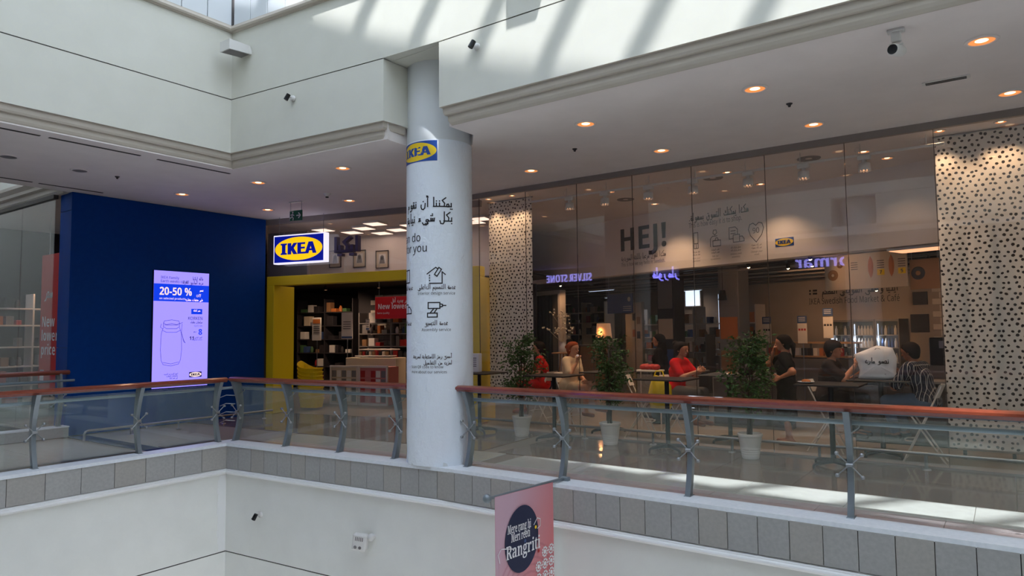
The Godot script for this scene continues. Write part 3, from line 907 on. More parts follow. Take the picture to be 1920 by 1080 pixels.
func build_column() -> void:
	var root := thing("round_column", "round white column wrapped in printed vinyl between the balustrades", "column", COL)
	var s := tool()
	lathe(s, [[0.0, 0.0], [0.44, 0.0], [0.44, 5.3], [0.0, 5.3]], 48, Transform3D(), false)
	part("shaft", s, M.column_paint, root)
	s = tool()
	# sagging vinyl sheet with shallow creases
	var ns := FastNoiseLite.new()
	ns.seed = 9; ns.frequency = 0.9; ns.fractal_octaves = 3
	var rows := 60; var cols := 72
	s.set_smooth_group(0)
	var pt := func(i: int, k: int) -> Vector3:
		var y := 0.012 + 4.225 * i / rows
		var w := TAU * (k % cols) / cols
		var c := Vector3(cos(w), 0, sin(w))
		var low := clampf(1.0 - y / 1.3, 0.0, 1.0)
		var r := 0.4445 + 0.0015 * ns.get_noise_3d(c.x * 2.0, y * 1.4, c.z * 2.0) + 0.012 * low * ns.get_noise_3d(c.x * 3.0 + 4.0, y * 3.0, c.z * 3.0)
		return c * r + Vector3.UP * y
	for i in rows:
		for k in cols:
			quad(s, pt.call(i, k), pt.call(i + 1, k), pt.call(i + 1, k + 1), pt.call(i, k + 1))
	part("vinyl_wrap", s, M.vinyl_wrap, root)
	logo_on_column(root, -45.0, 4.085, 0.66, 0.27)
	s = tool()
	wrap_letters(s, arabic("يمكننا أن نقوم", 0.12, 0.115), 22.0, 3.345, 0.4482, 1)
	wrap_letters(s, arabic("بكل شيء نيابة", 0.12, 0.115), 22.0, 3.155, 0.4482, 1)
	wrap_letters(s, letters("We can do", 0.105, false), -33.0, 2.9, 0.4482, 1)
	wrap_letters(s, letters("it all for you", 0.105, false), -21.0, 2.76, 0.4482, 1)
	part("lettering", s, M.print_black, root)
	s = tool()
	var house := stroke_icon([[-0.14, 0.0, 0.0, 0.1, 0.03, 0.08], [0.1, 0.03, 0.15, -0.01], [0.1, 0.02, 0.1, -0.15, -0.1, -0.15], [0.02, -0.04, 0.09, 0.07, 0.05, 0.1, -0.02, -0.01, 0.02, -0.04], [-0.1, -0.02, -0.1, -0.03], [-0.1, -0.06, -0.1, -0.07], [-0.1, -0.1, -0.1, -0.11]], 0.017)
	wrap_letters(s, scaled(house, 0.82), -6.0, 2.468)
	var drill := stroke_icon([[-0.12, 0.09, 0.06, 0.09, 0.06, 0.0, -0.12, 0.0, -0.12, 0.09], [0.06, 0.07, 0.1, 0.06, 0.1, 0.03, 0.06, 0.02], [0.1, 0.045, 0.15, 0.045], [-0.03, 0.0, -0.09, -0.07], [0.02, 0.0, -0.03, -0.07], [-0.13, -0.07, 0.02, -0.07, 0.02, -0.13, -0.13, -0.13, -0.13, -0.07]], 0.017)
	wrap_letters(s, scaled(drill, 0.85), -6.0, 2.02)
	var van := stroke_icon([[-0.15, 0.07, 0.04, 0.07, 0.04, -0.07, -0.15, -0.07, -0.15, 0.07], [0.04, 0.03, 0.1, 0.03, 0.15, -0.02, 0.15, -0.07, 0.04, -0.07]], 0.017)
	wrap_letters(s, scaled(van, 0.85), -72.0, 2.02)
	var grid := stroke_icon([[-0.1, 0.08, 0.1, 0.08, 0.1, -0.12, -0.1, -0.12, -0.1, 0.08], [0.0, 0.08, 0.0, -0.12]], 0.017)
	wrap_letters(s, scaled(grid, 0.82), -72.0, 2.468)
	part("service_icons", s, M.print_black, root)
	s = tool()
	wrap_letters(s, arabic("خدمة التصميم الداخلي", 0.058, 0.12), -6.0, 2.275)
	wrap_letters(s, letters("Interior design service", 0.037), -6.0, 2.2)
	wrap_letters(s, arabic("خدمة التجميع", 0.058, 0.12), -6.0, 1.81)
	wrap_letters(s, letters("Assembly service", 0.037), -6.0, 1.73)
	wrap_letters(s, arabic("خدمة النقل", 0.058, 0.12), -72.0, 1.81)
	wrap_letters(s, arabic("خدمة التخطيط", 0.058, 0.12), -72.0, 2.275)
	wrap_letters(s, arabic("أمسح رمز الاستجابة لسريعة", 0.05, 0.13), 20.0, 1.385, 0.4482, 1)
	wrap_letters(s, arabic("لمزيد من التفاصيل", 0.05, 0.13), 20.0, 1.305, 0.4482, 1)
	wrap_letters(s, letters("Scan QR code to know", 0.034), -54.0, 1.255, 0.4482, -1)
	wrap_letters(s, letters("more about our services", 0.034), -54.0, 1.19, 0.4482, -1)
	part("lettering", s, M.print_grey, root)

# ---------------------------------------------------------------- entrance with yellow portal
func at_e(s: float, y: float, d: float) -> Vector3:
	# entrance frame: s along the front, d metres behind it
	return Vector3(-13.27, y, -9.3) + Vector3(0.9766, 0, -0.215) * s + Vector3(-0.215, 0, -0.9766) * d

func be() -> Basis:
	return frame(Vector3.ZERO, Vector3(0.9766, 0, -0.215)).basis

func at_b(s: float, y: float, d: float) -> Vector3:
	# frame of the bulkhead inside the cafe: s along it, d metres behind it
	return Vector3(-5.332, y, -13.572) + Vector3(0.951, 0, 0.31) * s + Vector3(0.31, 0, -0.951) * d

func bb() -> Basis:
	return frame(Vector3.ZERO, Vector3(0.951, 0, 0.31)).basis

func lamp_spot(at: Vector3, to: Vector3, angle: float, energy: float, c: Color, size := 0.05) -> SpotLight3D:
	var l := SpotLight3D.new()
	l.name = "spot_light"
	l.look_at_from_position(at, to, Vector3.UP if absf((to - at).normalized().y) < 0.98 else Vector3.RIGHT)
	l.spot_angle = angle
	l.spot_range = 30.0
	l.spot_attenuation = 2.0
	l.spot_angle_attenuation = 0.6
	l.light_energy = energy
	l.light_color = c
	l.light_size = size
	l.shadow_enabled = true
	return l

func add_lamp(parent: Node3D, l: Light3D) -> void:
	# the lamp keeps the world place it was made with
	var t := l.transform
	parent.add_child(l, true)
	l.transform = parent.transform.affine_inverse() * t

func logo_board(root: Node3D, t: Transform3D, w: float, h: float, field: Material, oval: Material, text: Material, lift := 0.004) -> void:
	var s := tool()
	box(s, t * Vector3(0, 0, lift / 2), Vector3(w, h, lift), t.basis)
	var a := part("logo_field", s, field, root)
	s = tool()
	prism(s, ellipse(w * 0.482, h * 0.44), t, lift, lift * 2)
	part("logo_oval", s, oval, a)
	s = tool()
	put_letters(s, heavy("IKEA", h * 0.43, w * 0.76), Transform3D(t.basis, t * Vector3(0, -h * 0.21, lift * 2)), lift)
	part("lettering", s, text, a)

func build_entrance() -> void:
	# blue wall with the screen
	var root := thing("blue_wall_panel", "tall dark blue clad wall block with a lit advertising screen", "wall panel", Vector3(-13.48, 0, -7.285))
	var s := tool()
	box(s, Vector3(0, 2.12, 0), Vector3(0.43, 4.24, 3.86))
	part("core", s, M.gap_dark, root)
	for i in 3:
		s = tool()
		var y0: float = [0.0, 1.52, 3.93][i]; var y1: float = [1.514, 3.924, 4.245][i]
		bbox(s, Vector3(0, (y0 + y1) / 2, 1.94), Vector3(0.45, y1 - y0, 0.03), 0.004)
		part("cladding_sheet", s, M.blue_panel, root)
	s = tool()
	bbox(s, Vector3(0.222, 2.122, 0.0), Vector3(0.02, 4.245, 3.91), 0.004)
	part("cladding_sheet", s, M.blue_panel, root)
	build_screen()
	# bumper rail on the floor in front of it
	root = thing("bumper_rail", "low steel bumper rail along the foot of the blue wall", "rail", Vector3(-12.46, 0, -5.3))
	s = tool()
	var pts := [Vector3(0, 0.0, 0.0), Vector3(0, 0.1, 0.0), Vector3(0, 0.135, -0.02), Vector3(0, 0.15, -0.06), Vector3(0, 0.15, -3.6)]
	tube(s, pts, 0.02, 10)
	part("bar", s, M.steel, root)
	for z in [-0.75, -1.6, -2.5, -3.4]:
		s = tool()
		tube(s, [Vector3(0, 0, z), Vector3(0, 0.14, z)], 0.013, 8)
		lathe(s, [[0.0, 0.012], [0.04, 0.01], [0.045, 0.0]], 12, Transform3D(Basis(), Vector3(0, 0, z)))
		part("stanchion", s, M.steel, root)
	# glazing over the header
	s = tool()
	box(s, at_e(2.6, 4.19, 0.0), Vector3(5.3, 0.12, 0.08), be())
	var win := struct("window_1", s, M.frame_taupe, "clear glazing above the yellow entrance portal", "window")
	for g in [[0.0, 0.46], [0.465, 2.6], [2.605, 4.75], [4.755, 5.24]]:
		s = tool()
		box(s, at_e((g[0] + g[1]) / 2, 3.555, 0.0), Vector3(g[1] - g[0], 1.15, 0.012), be())
		part("glass_pane", s, M.shop_glass, win)
	# yellow portal
	root = thing("entrance_portal", "bright yellow portal frame round the shop entrance", "portal")
	s = tool()
	bbox(s, at_e(2.64, 2.88, 0.06), Vector3(5.2, 0.2, 0.22), 0.006, be())
	part("header", s, M.yellow_paint, root)
	for sx in [0.14, 5.14]:
		s = tool()
		bbox(s, at_e(sx, 1.39, 0.28), Vector3(0.2, 2.78, 0.66), 0.006, be())
		part("jamb", s, M.yellow_paint, root)
	# illuminated logo box and letters
	root = thing("illuminated_logo_box", "glowing blue and yellow logo box hung over the entrance", "sign")
	s = tool()
	bbox(s, at_e(1.07, 3.53, -0.17), Vector3(1.36, 0.62, 0.15), 0.008, be())
	part("case", s, M.sign_light_white, root)
	logo_board(root, Transform3D(be(), at_e(1.07, 3.53, -0.246)), 1.30, 0.565, M.sign_light_blue, M.sign_light_yellow, M.sign_light_blue)
	for sx in [0.48, 1.66]: wire(root, at_e(sx, 3.83, -0.17), at_e(sx, CEIL, -0.17))
	var lt := AreaLight3D.new()
	lt.name = "area_light"
	lt.area_size = Vector2(1.3, 0.56)
	lt.light_energy = 0.12
	lt.light_color = Color(0.8, 0.82, 1.0)
	lt.shadow_enabled = true
	lt.transform = Transform3D(be() * Basis(Vector3.UP, PI), at_e(1.07, 3.53, -0.27))
	lt.transform.basis = be()
	lt.transform.basis = Basis.looking_at(be().z)
	add_lamp(root, lt)
	s = tool()
	put_letters(s, arabic("ايكيا", 0.29, 0.16), Transform3D(be(), at_e(2.17, 3.43, 0.0)), 0.11, 0.6 / width_of(arabic("ايكيا", 0.29, 0.16)))
	single("raised_lettering", s, M.print_violet, "raised violet grey Arabic letters beside the glowing logo box", "lettering")
	# portrait wall behind the glass
	s = tool()
	box(s, at_e(1.2, 3.655, 3.0), Vector3(7.6, 1.19, 0.2), be())
	struct("wall_bulkhead", s, M.shop_wall, "white bulkhead wall with three framed portraits over the entrance", "wall")
	s = tool()
	box(s, at_e(0.6, 3.08, 6.2), Vector3(9.0, 0.04, 6.2), be())
	struct("ceiling_dark_entrance", s, M.bay_black, "dark ceiling over the goods inside the entrance", "ceiling")
	s = tool()
	box(s, at_e(-0.62, 3.6, 1.4), Vector3(1.2, 1.2, 0.1), be())
	struct("wall_bulkhead_side", s, M.goods_grey, "grey wall piece behind the glowing logo box", "wall")
	for k in 3:
		var c: Vector3 = at_e([-0.36, 0.4, 1.09][k], [3.67, 3.64, 3.59][k], 2.88)
		var f := Transform3D(be(), c)
		root = thing("framed_portrait", "framed grey portrait on the white wall over the entrance, " + ["beside the logo box", "middle of the three", "nearest the column"][k], "picture", c, 0.0, "portraits over the entrance")
		root.basis = be()
		s = tool()
		for e in [[0, 0.215, 0.38, 0.018], [0, -0.215, 0.38, 0.018], [0.181, 0, 0.018, 0.45], [-0.181, 0, 0.018, 0.45]]: bbox(s, Vector3(e[0], e[1], 0.012), Vector3(e[2], e[3], 0.03), 0.003)
		part("picture_frame", s, M.frame_dark, root)
		s = tool()
		box(s, Vector3(0, 0, 0.004), Vector3(0.35, 0.42, 0.006))
		part("mount", s, M.goods_cream, root)
		s = tool()
		box(s, Vector3(0, 0.01, 0.008), Vector3(0.2, 0.25, 0.006))
		var ph := part("photograph", s, M.goods_white, root)
		s = tool()
		prism(s, PackedVector2Array([Vector2(-0.085, -0.11), Vector2(0.085, -0.11), Vector2(0.07, -0.03), Vector2(0.05, 0.08), Vector2(0.0, 0.11), Vector2(-0.05, 0.08), Vector2(-0.07, -0.03)]), Transform3D(), 0.011, 0.013)
		part("portrait_print", s, M.goods_grey, ph)
		s = tool()
		prism(s, ellipse(0.034, 0.05, 16), Transform3D(Basis(), Vector3(0, 0.025, 0)), 0.013, 0.0145)
		part("portrait_print", s, M.goods_dark, ph)
	# square light panels
	var np := 0
	for p in [[0.34, 1.49], [0.72, 2.12], [1.36, 1.7], [1.98, 1.25], [1.3, 2.55], [1.94, 2.26], [2.6, 1.8], [2.6, 2.6], [3.2, 1.3], [3.25, 2.3], [4.1, 2.04], [4.42, 1.68]]:
		root = thing("square_light_panel", "square ceiling light panel inside the entrance, " + ["first", "second", "third", "fourth", "fifth", "sixth", "seventh", "eighth", "ninth", "tenth", "eleventh", "last"][np] + " counted from the blue wall", "light panel", at_e(p[0], CEIL - 0.03, p[1]), 0.0, "light panels over the entrance")
		root.basis = be()
		np += 1
		s = tool()
		bbox(s, Vector3(0, 0.0, 0), Vector3(0.42, 0.05, 0.42), 0.004)
		part("light_housing", s, M.fixture_white, root)
		s = tool()
		box(s, Vector3(0, -0.028, 0), Vector3(0.39, 0.006, 0.39))
		part("light_diffuser", s, M.panel_light_glow, root)
	lt = AreaLight3D.new()
	lt.name = "area_light"
	lt.area_size = Vector2(3.2, 1.6)
	lt.light_energy = 1.1
	lt.light_color = Color(1.0, 0.86, 0.76)
	lt.shadow_enabled = true
	lt.transform = Transform3D(be() * Basis(Vector3.RIGHT, -PI / 2), at_e(1.9, CEIL - 0.08, 2.0))
	add_lamp(root, lt)

func build_screen() -> void:
	var root := thing("advertising_screen", "upright lit advertising screen with a jar drawing on the blue wall", "screen", Vector3(-13.245, 1.835, -7.33))
	# local frame: x along the wall to the right (towards -z), z out of the wall (+x)
	root.basis = Basis(Vector3(0, 0, -1), Vector3.UP, Vector3(1, 0, 0))
	glow("screen_lilac", Color(0.60, 0.55, 1.0), 1.4)
	glow("screen_blue", Color(0.03, 0.24, 0.92), 1.1)
	glow("screen_cream", Color(0.96, 0.86, 0.84), 1.3)
	glow("screen_ink", Color(0.1, 0.08, 0.36), 0.6)
	glow("screen_navy", Color(0.02, 0.06, 0.3), 0.4)
	glow("screen_line", Color(0.3, 0.26, 0.62), 0.8)
	var w := 1.13; var h := 2.265
	var s := tool()
	bbox(s, Vector3(0, 0, 0.02), Vector3(w, h, 0.04), 0.004)
	part("screen_case", s, M.black_metal, root)
	s = tool()
	box(s, Vector3(0, 0, 0.042), Vector3(w - 0.012, h - 0.012, 0.004))
	var scr := part("screen_face", s, M.screen_lilac, root)
	s = tool()
	box(s, Vector3(0, h / 2 - 0.425, 0.045), Vector3(w - 0.012, 0.335, 0.003))
	part("screen_band", s, M.screen_blue, scr)
	box_part(scr, "screen_band", Vector3(0.31, 0.35, 0.045), Vector3(0.23, 0.105, 0.003), M.screen_blue)
	var put := func(f: PackedVector3Array, x: float, y: float, align: int, m: Material, sx := 1.0) -> void:
		var t := tool()
		put_letters(t, f, Transform3D(Basis(), Vector3(x - width_of(f) * sx / 2 * align, y, 0.0468)), 0.001, sx)
		part("screen_lettering", t, m, scr)
	put.call(letters("IKEA Family", 0.05), -0.43, 0.975, -1, M.screen_ink)
	put.call(letters("Earth weeks offer", 0.05), -0.43, 0.905, -1, M.screen_ink)
	put.call(arabic("عائلة ايكيا", 0.06), 0.43, 0.985, 1, M.screen_ink)
	put.call(arabic("عرض أسابيع الارض", 0.06), 0.43, 0.9, 1, M.screen_ink)
	put.call(letters("20-50 %", 0.15, true), -0.45, 0.66, -1, M.screen_cream, 0.86)
	put.call(letters("off", 0.06), 0.29, 0.64, -1, M.screen_cream)
	put.call(arabic("خصم", 0.045), 0.44, 0.76, 1, M.screen_cream)
	put.call(letters("on selected products", 0.04), -0.45, 0.575, -1, M.screen_cream)
	put.call(arabic("على منتجات مختارة", 0.045), 0.43, 0.565, 1, M.screen_cream)
	put.call(arabic("سعر العائلة", 0.035), 0.31, 0.355, 0, M.screen_cream)
	put.call(letters("KORKEN", 0.06), 0.43, 0.185, 1, M.screen_navy)
	put.call(arabic("مرطبان بغطاء", 0.045), 0.43, 0.12, 1, M.screen_ink)
	put.call(letters("12x17 cm", 0.03), 0.43, 0.05, 1, M.screen_ink)
	put.call(letters("8", 0.115, true), 0.43, -0.115, 1, M.screen_blue)
	put.call(arabic("درهم", 0.03), 0.31, -0.06, 1, M.screen_ink)
	put.call(letters("11", 0.07, true), 0.26, -0.215, 1, M.screen_navy)
	put.call(arabic("السعر العادي", 0.03), 0.43, -0.18, 1, M.screen_ink)
	put.call(letters("Regular price", 0.026), 0.43, -0.225, 1, M.screen_ink)
	for k in 3: put.call(arabic(["امسح للمزيد من العروض", "والمنتجات المختارة", "في متجر ايكيا"][k], 0.028), -0.06, -0.875 - k * 0.04, 1, M.screen_ink)
	# jar drawn in thin lines
	var t := tool()
	var jar := [[-0.38, -0.02, -0.4, -0.1, -0.41, -0.4, -0.39, -0.6, -0.35, -0.68, -0.2, -0.71, -0.05, -0.68, -0.01, -0.6, 0.01, -0.4, 0.0, -0.1, -0.02, -0.02, -0.1, -0.06, -0.3, -0.06, -0.38, -0.02],
		[-0.36, 0.12, -0.34, 0.16, -0.2, 0.18, -0.06, 0.16, -0.04, 0.12, -0.1, 0.08, -0.3, 0.08, -0.36, 0.12], [-0.36, 0.12, -0.36, 0.05, -0.3, 0.01, -0.1, 0.01, -0.04, 0.05, -0.04, 0.12], [-0.38, -0.02, -0.36, 0.03], [-0.02, -0.02, -0.04, 0.03],
		[-0.05, 0.1, 0.02, 0.13], [0.01, 0.1, 0.0, -0.06, 0.04, -0.2, 0.08, -0.27, 0.05, -0.25, 0.01, -0.1], [-0.4, 0.1, -0.42, 0.04, -0.37, 0.0], [-0.35, -0.64, -0.2, -0.67, -0.05, -0.64], [-0.34, 0.08, -0.2, 0.11, -0.06, 0.08]]
	put_letters(t, stroke_icon(jar, 0.008), Transform3D(Basis(), Vector3(0, 0.0, 0.0468)), 0.001)
	part("screen_drawing", t, M.screen_line, scr)
	logo_board(scr, Transform3D(Basis(), Vector3(0.305, -0.9, 0.045)), 0.26, 0.105, M.screen_navy, M.screen_cream, M.screen_navy, 0.0012)
	var lt := AreaLight3D.new()
	lt.name = "area_light"
	lt.area_size = Vector2(w, h)
	lt.light_energy = 0.22
	lt.light_color = Color(0.6, 0.54, 1.0)
	lt.shadow_enabled = true
	root.add_child(lt)
	lt.transform = Transform3D(Basis(Vector3.UP, PI), Vector3(0, 0, 0.07))

func wire(parent: Node, a: Vector3, b: Vector3, r := 0.005) -> void:
	var s := tool()
	tube(s, [a, b], r, 6)
	part("hanger", s, M.steel, parent)

func box_part(parent: Node, called: String, c: Vector3, size: Vector3, m: Material) -> MeshInstance3D:
	var s := tool()
	box(s, c, size)
	return part(called, s, m, parent)

# ---------------------------------------------------------------- glazed front of the cafe
func build_shop_front() -> void:
	var s := tool()
	box(s, Vector3(-0.03, 4.205, GLASS_Z), Vector3(16.05, 0.09, 0.07))
	box(s, Vector3(-0.03, 0.012, GLASS_Z), Vector3(16.05, 0.024, 0.05))
	box(s, Vector3(-8.05, 2.1, GLASS_Z), Vector3(0.02, 4.2, 0.05))
	var win := struct("window_2", s, M.frame_taupe, "tall frameless glazing across the front of the cafe", "window")
	var xs := [-8.04, -7.79, -6.76, -5.73, -4.72, -3.75, -2.68, -1.65, -0.64, 0.4, 1.45, 2.5, 3.6, 5.0, 7.98]
	for i in xs.size() - 1:
		s = tool()
		box(s, Vector3((xs[i] + xs[i + 1]) / 2, 2.09, GLASS_Z), Vector3(xs[i + 1] - xs[i] - 0.012, 4.13, 0.012))
		part("glass_pane", s, M.shop_glass, win)
		if i > 0: box_part(win, "glass_joint", Vector3(xs[i], 2.09, GLASS_Z), Vector3(0.006, 4.13, 0.014), M.frame_dark)
	# return wall between the entrance glazing and the cafe glazing
	# bumper rail
	var root := thing("bumper_rail", "long low steel bumper rail in front of the cafe glass", "rail", Vector3(-8.0, 0, -9.78))
	s = tool()
	tube(s, [Vector3(0.0, 0.19, 0), Vector3(13.0, 0.19, 0)], 0.021, 10)
	part("bar", s, M.steel, root)
	for x in [-6.7, -5.57, -4.4, -3.21, -2.07, -0.87, 0.3, 1.5, 2.7, 3.9]:
		s = tool()
		tube(s, [Vector3(x + 8.0, 0, 0), Vector3(x + 8.0, 0.18, 0)], 0.02, 8)
		lathe(s, [[0.0, 0.014], [0.05, 0.012], [0.055, 0.0]], 14, Transform3D(Basis(), Vector3(x + 8.0, 0, 0)))
		part("stanchion", s, M.steel, root)
	# dotted cloth panels
	var dots := dotted()
	cloth("hanging_cloth_panel", "white cloth panel with black dots, hanging behind the glass beside the entrance", Vector3(-7.66, 0.41, -10.7), 1.02, 3.82, dots)
	cloth("hanging_cloth_panel", "white cloth panel with black dots at the right end of the cafe", Vector3(-0.13, 0.16, -10.7), 1.1, 4.07, dots)
	# low white bench under the right one
	root = thing("low_bench", "low white bench with dark legs under the right dotted cloth", "bench", Vector3(0.2, 0, -10.95))
	s = tool()
	bbox(s, Vector3(0, 0.19, 0), Vector3(1.6, 0.14, 0.35), 0.01)
	part("seat", s, M.shelf_white, root)
	for x in [-0.72, -0.2, 0.35, 0.75]:
		s = tool()
		box(s, Vector3(x, 0.06, 0.1), Vector3(0.04, 0.12, 0.06))
		part("leg", s, M.black_metal, root)

func dotted() -> StandardMaterial3D:
	var n := 512
	var im := Image.create(n, n, false, Image.FORMAT_RGB8)
	im.fill(rgb8(226, 222, 214))
	var r := RandomNumberGenerator.new()
	r.seed = 12
	var cols := 13
	for j in 15:
		for i in cols:
			var cx := (i + 0.5 + (0.5 if j % 2 else 0.0) + r.randf_range(-0.24, 0.24)) * n / cols
			var cy := (j + 0.5 + r.randf_range(-0.22, 0.22)) * n / 15.0
			var rx := r.randf_range(8.2, 10.5)
			var ry := rx * r.randf_range(0.72, 0.95)
			var a := r.randf_range(0, PI)
			for y in range(-13, 14):
				for x in range(-13, 14):
					var q := Vector2(x, y).rotated(a)
					if q.x * q.x / (rx * rx) + q.y * q.y / (ry * ry) + 0.12 * sin(q.x * 0.7) < 1.0:
						im.set_pixel(posmod(int(cx) + x, n), posmod(int(cy) + y, n), rgb8(24, 20, 22))
	var m := mat("dotted_cloth", Color.WHITE, 0.85)
	m.albedo_texture = ImageTexture.create_from_image(im)
	m.cull_mode = BaseMaterial3D.CULL_DISABLED
	return m

func cloth(called: String, label: String, at: Vector3, w: float, h: float, m: Material) -> void:
	var root := thing(called, label, "cloth", at)
	var s := tool()
	s.set_smooth_group(0)
	var nx := 40; var ny := 12
	for side in [0, 1]:
		for i in nx:
			for j in ny:
				var q := []
				for c in [[i, j], [i, j + 1], [i + 1, j + 1], [i + 1, j]]:
					var u: float = c[0] / float(nx); var v: float = c[1] / float(ny)
					q.append([Vector3((u - 0.5) * w, v * h, 0.012 * sin(u * 17.0 + at.x) + 0.01 * sin(u * 41.0) * (1.0 - v) - 0.003 * side), Vector2(u * w, (1.0 - v) * h)])
				if side: q.reverse()
				for k in [0, 1, 2, 0, 2, 3]:
					s.set_uv(q[k][1])
					s.add_vertex(q[k][0])
	s.index()
	part("cloth_sheet", s, m, root)
	s = tool()
	tube(s, [Vector3(-w / 2 - 0.02, h + 0.005, 0), Vector3(w / 2 + 0.02, h + 0.005, 0)], 0.012, 8)
	part("rod", s, M.steel, root)

# ---------------------------------------------------------------- shop left of the blue wall
func build_left_shop() -> void:
	var s := tool()
	box(s, Vector3(-16.4, 4.2, -5.25), Vector3(5.4, 0.07, 0.08))
	box(s, Vector3(-16.4, 0.01, -5.25), Vector3(5.4, 0.02, 0.06))
	var win := struct("window_3", s, M.frame_dark, "tall shop window left of the blue wall", "window")
	for x in [[-15.15, -13.71], [-16.6, -15.16], [-19.0, -16.61]]:
		s = tool()
		box(s, Vector3((x[0] + x[1]) / 2, 2.09, -5.25), Vector3(x[1] - x[0] - 0.01, 4.15, 0.012))
		part("glass_pane", s, M.shop_glass, win)
	s = tool()
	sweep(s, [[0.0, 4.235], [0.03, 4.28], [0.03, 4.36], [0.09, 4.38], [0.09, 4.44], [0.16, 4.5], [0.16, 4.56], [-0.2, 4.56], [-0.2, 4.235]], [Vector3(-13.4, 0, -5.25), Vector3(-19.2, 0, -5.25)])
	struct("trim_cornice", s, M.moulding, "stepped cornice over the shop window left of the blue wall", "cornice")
	s = tool()
	box(s, Vector3(-16.2, 7.5, -5.35), Vector3(6.0, 5.9, 0.2))
	box(s, Vector3(-13.45, 7.0, -1.9), Vector3(0.2, 5.2, 7.0))
	box(s, Vector3(-20.1, 2.5, -2.0), Vector3(0.2, 14.0, 8.0))
	box(s, Vector3(-18.2, 2.5, 1.75), Vector3(3.8, 14.0, 0.2))
	box(s, Vector3(-14.7, 7.0, 1.75), Vector3(3.3, 5.0, 0.2))
	box(s, Vector3(-14.7, -2.5, 1.75), Vector3(3.3, 4.2, 0.2))
	struct("wall_far_left", s, M.wall_paint, "white upper walls round the second opening on the left", "wall")
	s = tool()
	box(s, Vector3(-16.8, 9.5, -1.8), Vector3(6.9, 0.02, 7.2))  # frosted sheet added out of view to halve daylight and stop direct sun
	struct("ceiling_skylight_left", s, M.frosted_panel, "unseen frosted skylight added to soften daylight in the second opening on the left", "skylight")
	s = tool()
	box(s, Vector3(-16.6, -4.6, -1.8), Vector3(7.2, 0.2, 7.2))
	struct("floor_lower_left", s, M.floor_stone_light, "floor of the storey below the second opening", "floor")
	s = tool()
	box(s, Vector3(-16.6, -2.3, -5.4), Vector3(7.2, 4.4, 0.2))
	box(s, Vector3(-13.3, -2.3, -1.8), Vector3(0.2, 4.2, 7.0))
	struct("wall_lower_left", s, M.lower_paint, "walls of the second opening below the gallery floor", "wall")
	# red banner
	var root := thing("red_banner", "tall red banner with white lettering half hidden by the blue wall", "banner", Vector3(-14.3, 0, -5.5))
	s = tool()
	bbox(s, Vector3(0, 2.0, 0), Vector3(1.1, 2.5, 0.02), 0.004)
	part("banner_sheet", s, M.print_red, root)
	s = tool()
	for k in 3:
		var f := letters(["New", "lower", "price"][k], 0.19, true)
		put_letters(s, f, Transform3D(Basis(), Vector3(-0.46 + width_of(f) / 2, 1.9 - k * 0.26, 0.012)), 0.003)
	put_letters(s, arabic("سعر", 0.22, 0.12), Transform3D(Basis(), Vector3(-0.2, 2.45, 0.012)), 0.003)
	part("lettering", s, M.print_white, root)
	box_part(root, "price_note", Vector3(-0.4, 1.0, 0.014), Vector3(0.16, 0.2, 0.006), M.print_white)
	# shelving that faces the viewer
	shelf_unit(Vector3(-16.9, 0, -6.05), PI / 2, 1.5, 2.62, 0.4, [0.3, 0.72, 1.1, 1.5, 1.95, 2.3], "white shelving unit behind the left shop window", 31, "boxes on the shelving behind the left shop window", "on white shelving behind the left shop window", M.shelf_white)
	shelf_unit(Vector3(-17.6, 0, -8.2), PI / 2, 2.4, 2.4, 0.4, [0.3, 0.8, 1.3, 1.8], "white shelving unit deeper in the left shop", 33, "boxes deeper in the left shop", "on white shelving deeper in the left shop", M.shelf_white)
	for x in [-15.6, -16.4]:
		root = thing("shop_spot_lamp", "small spot lamp over the shelving in the left shop, " + ("near the window joint" if x > -16 else "over the shelves"), "lamp", Vector3(x, 3.0, -6.2))
		s = tool()
		lathe(s, [[0.0, 0.12], [0.045, 0.11], [0.05, 0.0], [0.04, -0.005]], 12)
		tube(s, [Vector3(0, 0.11, 0), Vector3(0, 1.24, 0)], 0.008, 6)
		part("lamp_body", s, M.fixture_white, root)
		s = tool()
		lathe(s, [[0.0, -0.004], [0.04, -0.004]], 12)
		part("lamp_glow", s, M.spot_light_glow, root)
		add_lamp(root, lamp_spot(Vector3(x, 2.98, -6.2), Vector3(x - 0.8, 1.2, -6.3), 50, 1.0, Color(1.0, 0.82, 0.66)))
	s = tool()
	box(s, Vector3(-16.3, 3.3, -7.6), Vector3(5.0, 1.9, 0.1))
	struct("wall_shop_left_back", s, M.shop_wall, "pale wall deep in the left shop above the shelves", "wall")

var goods_meshes := {}
func goods_mesh(size: Vector3) -> ArrayMesh:
	var key := "%d %d %d" % [int(size.x * 50), int(size.y * 50), int(size.z * 50)]
	if not goods_meshes.has(key):
		var s := tool()
		bbox(s, Vector3(0, int(size.y * 50) / 100.0, 0), Vector3(int(size.x * 50), int(size.y * 50), int(size.z * 50)) / 50.0, 0.006)
		goods_meshes[key] = made(s)
	return goods_meshes[key]

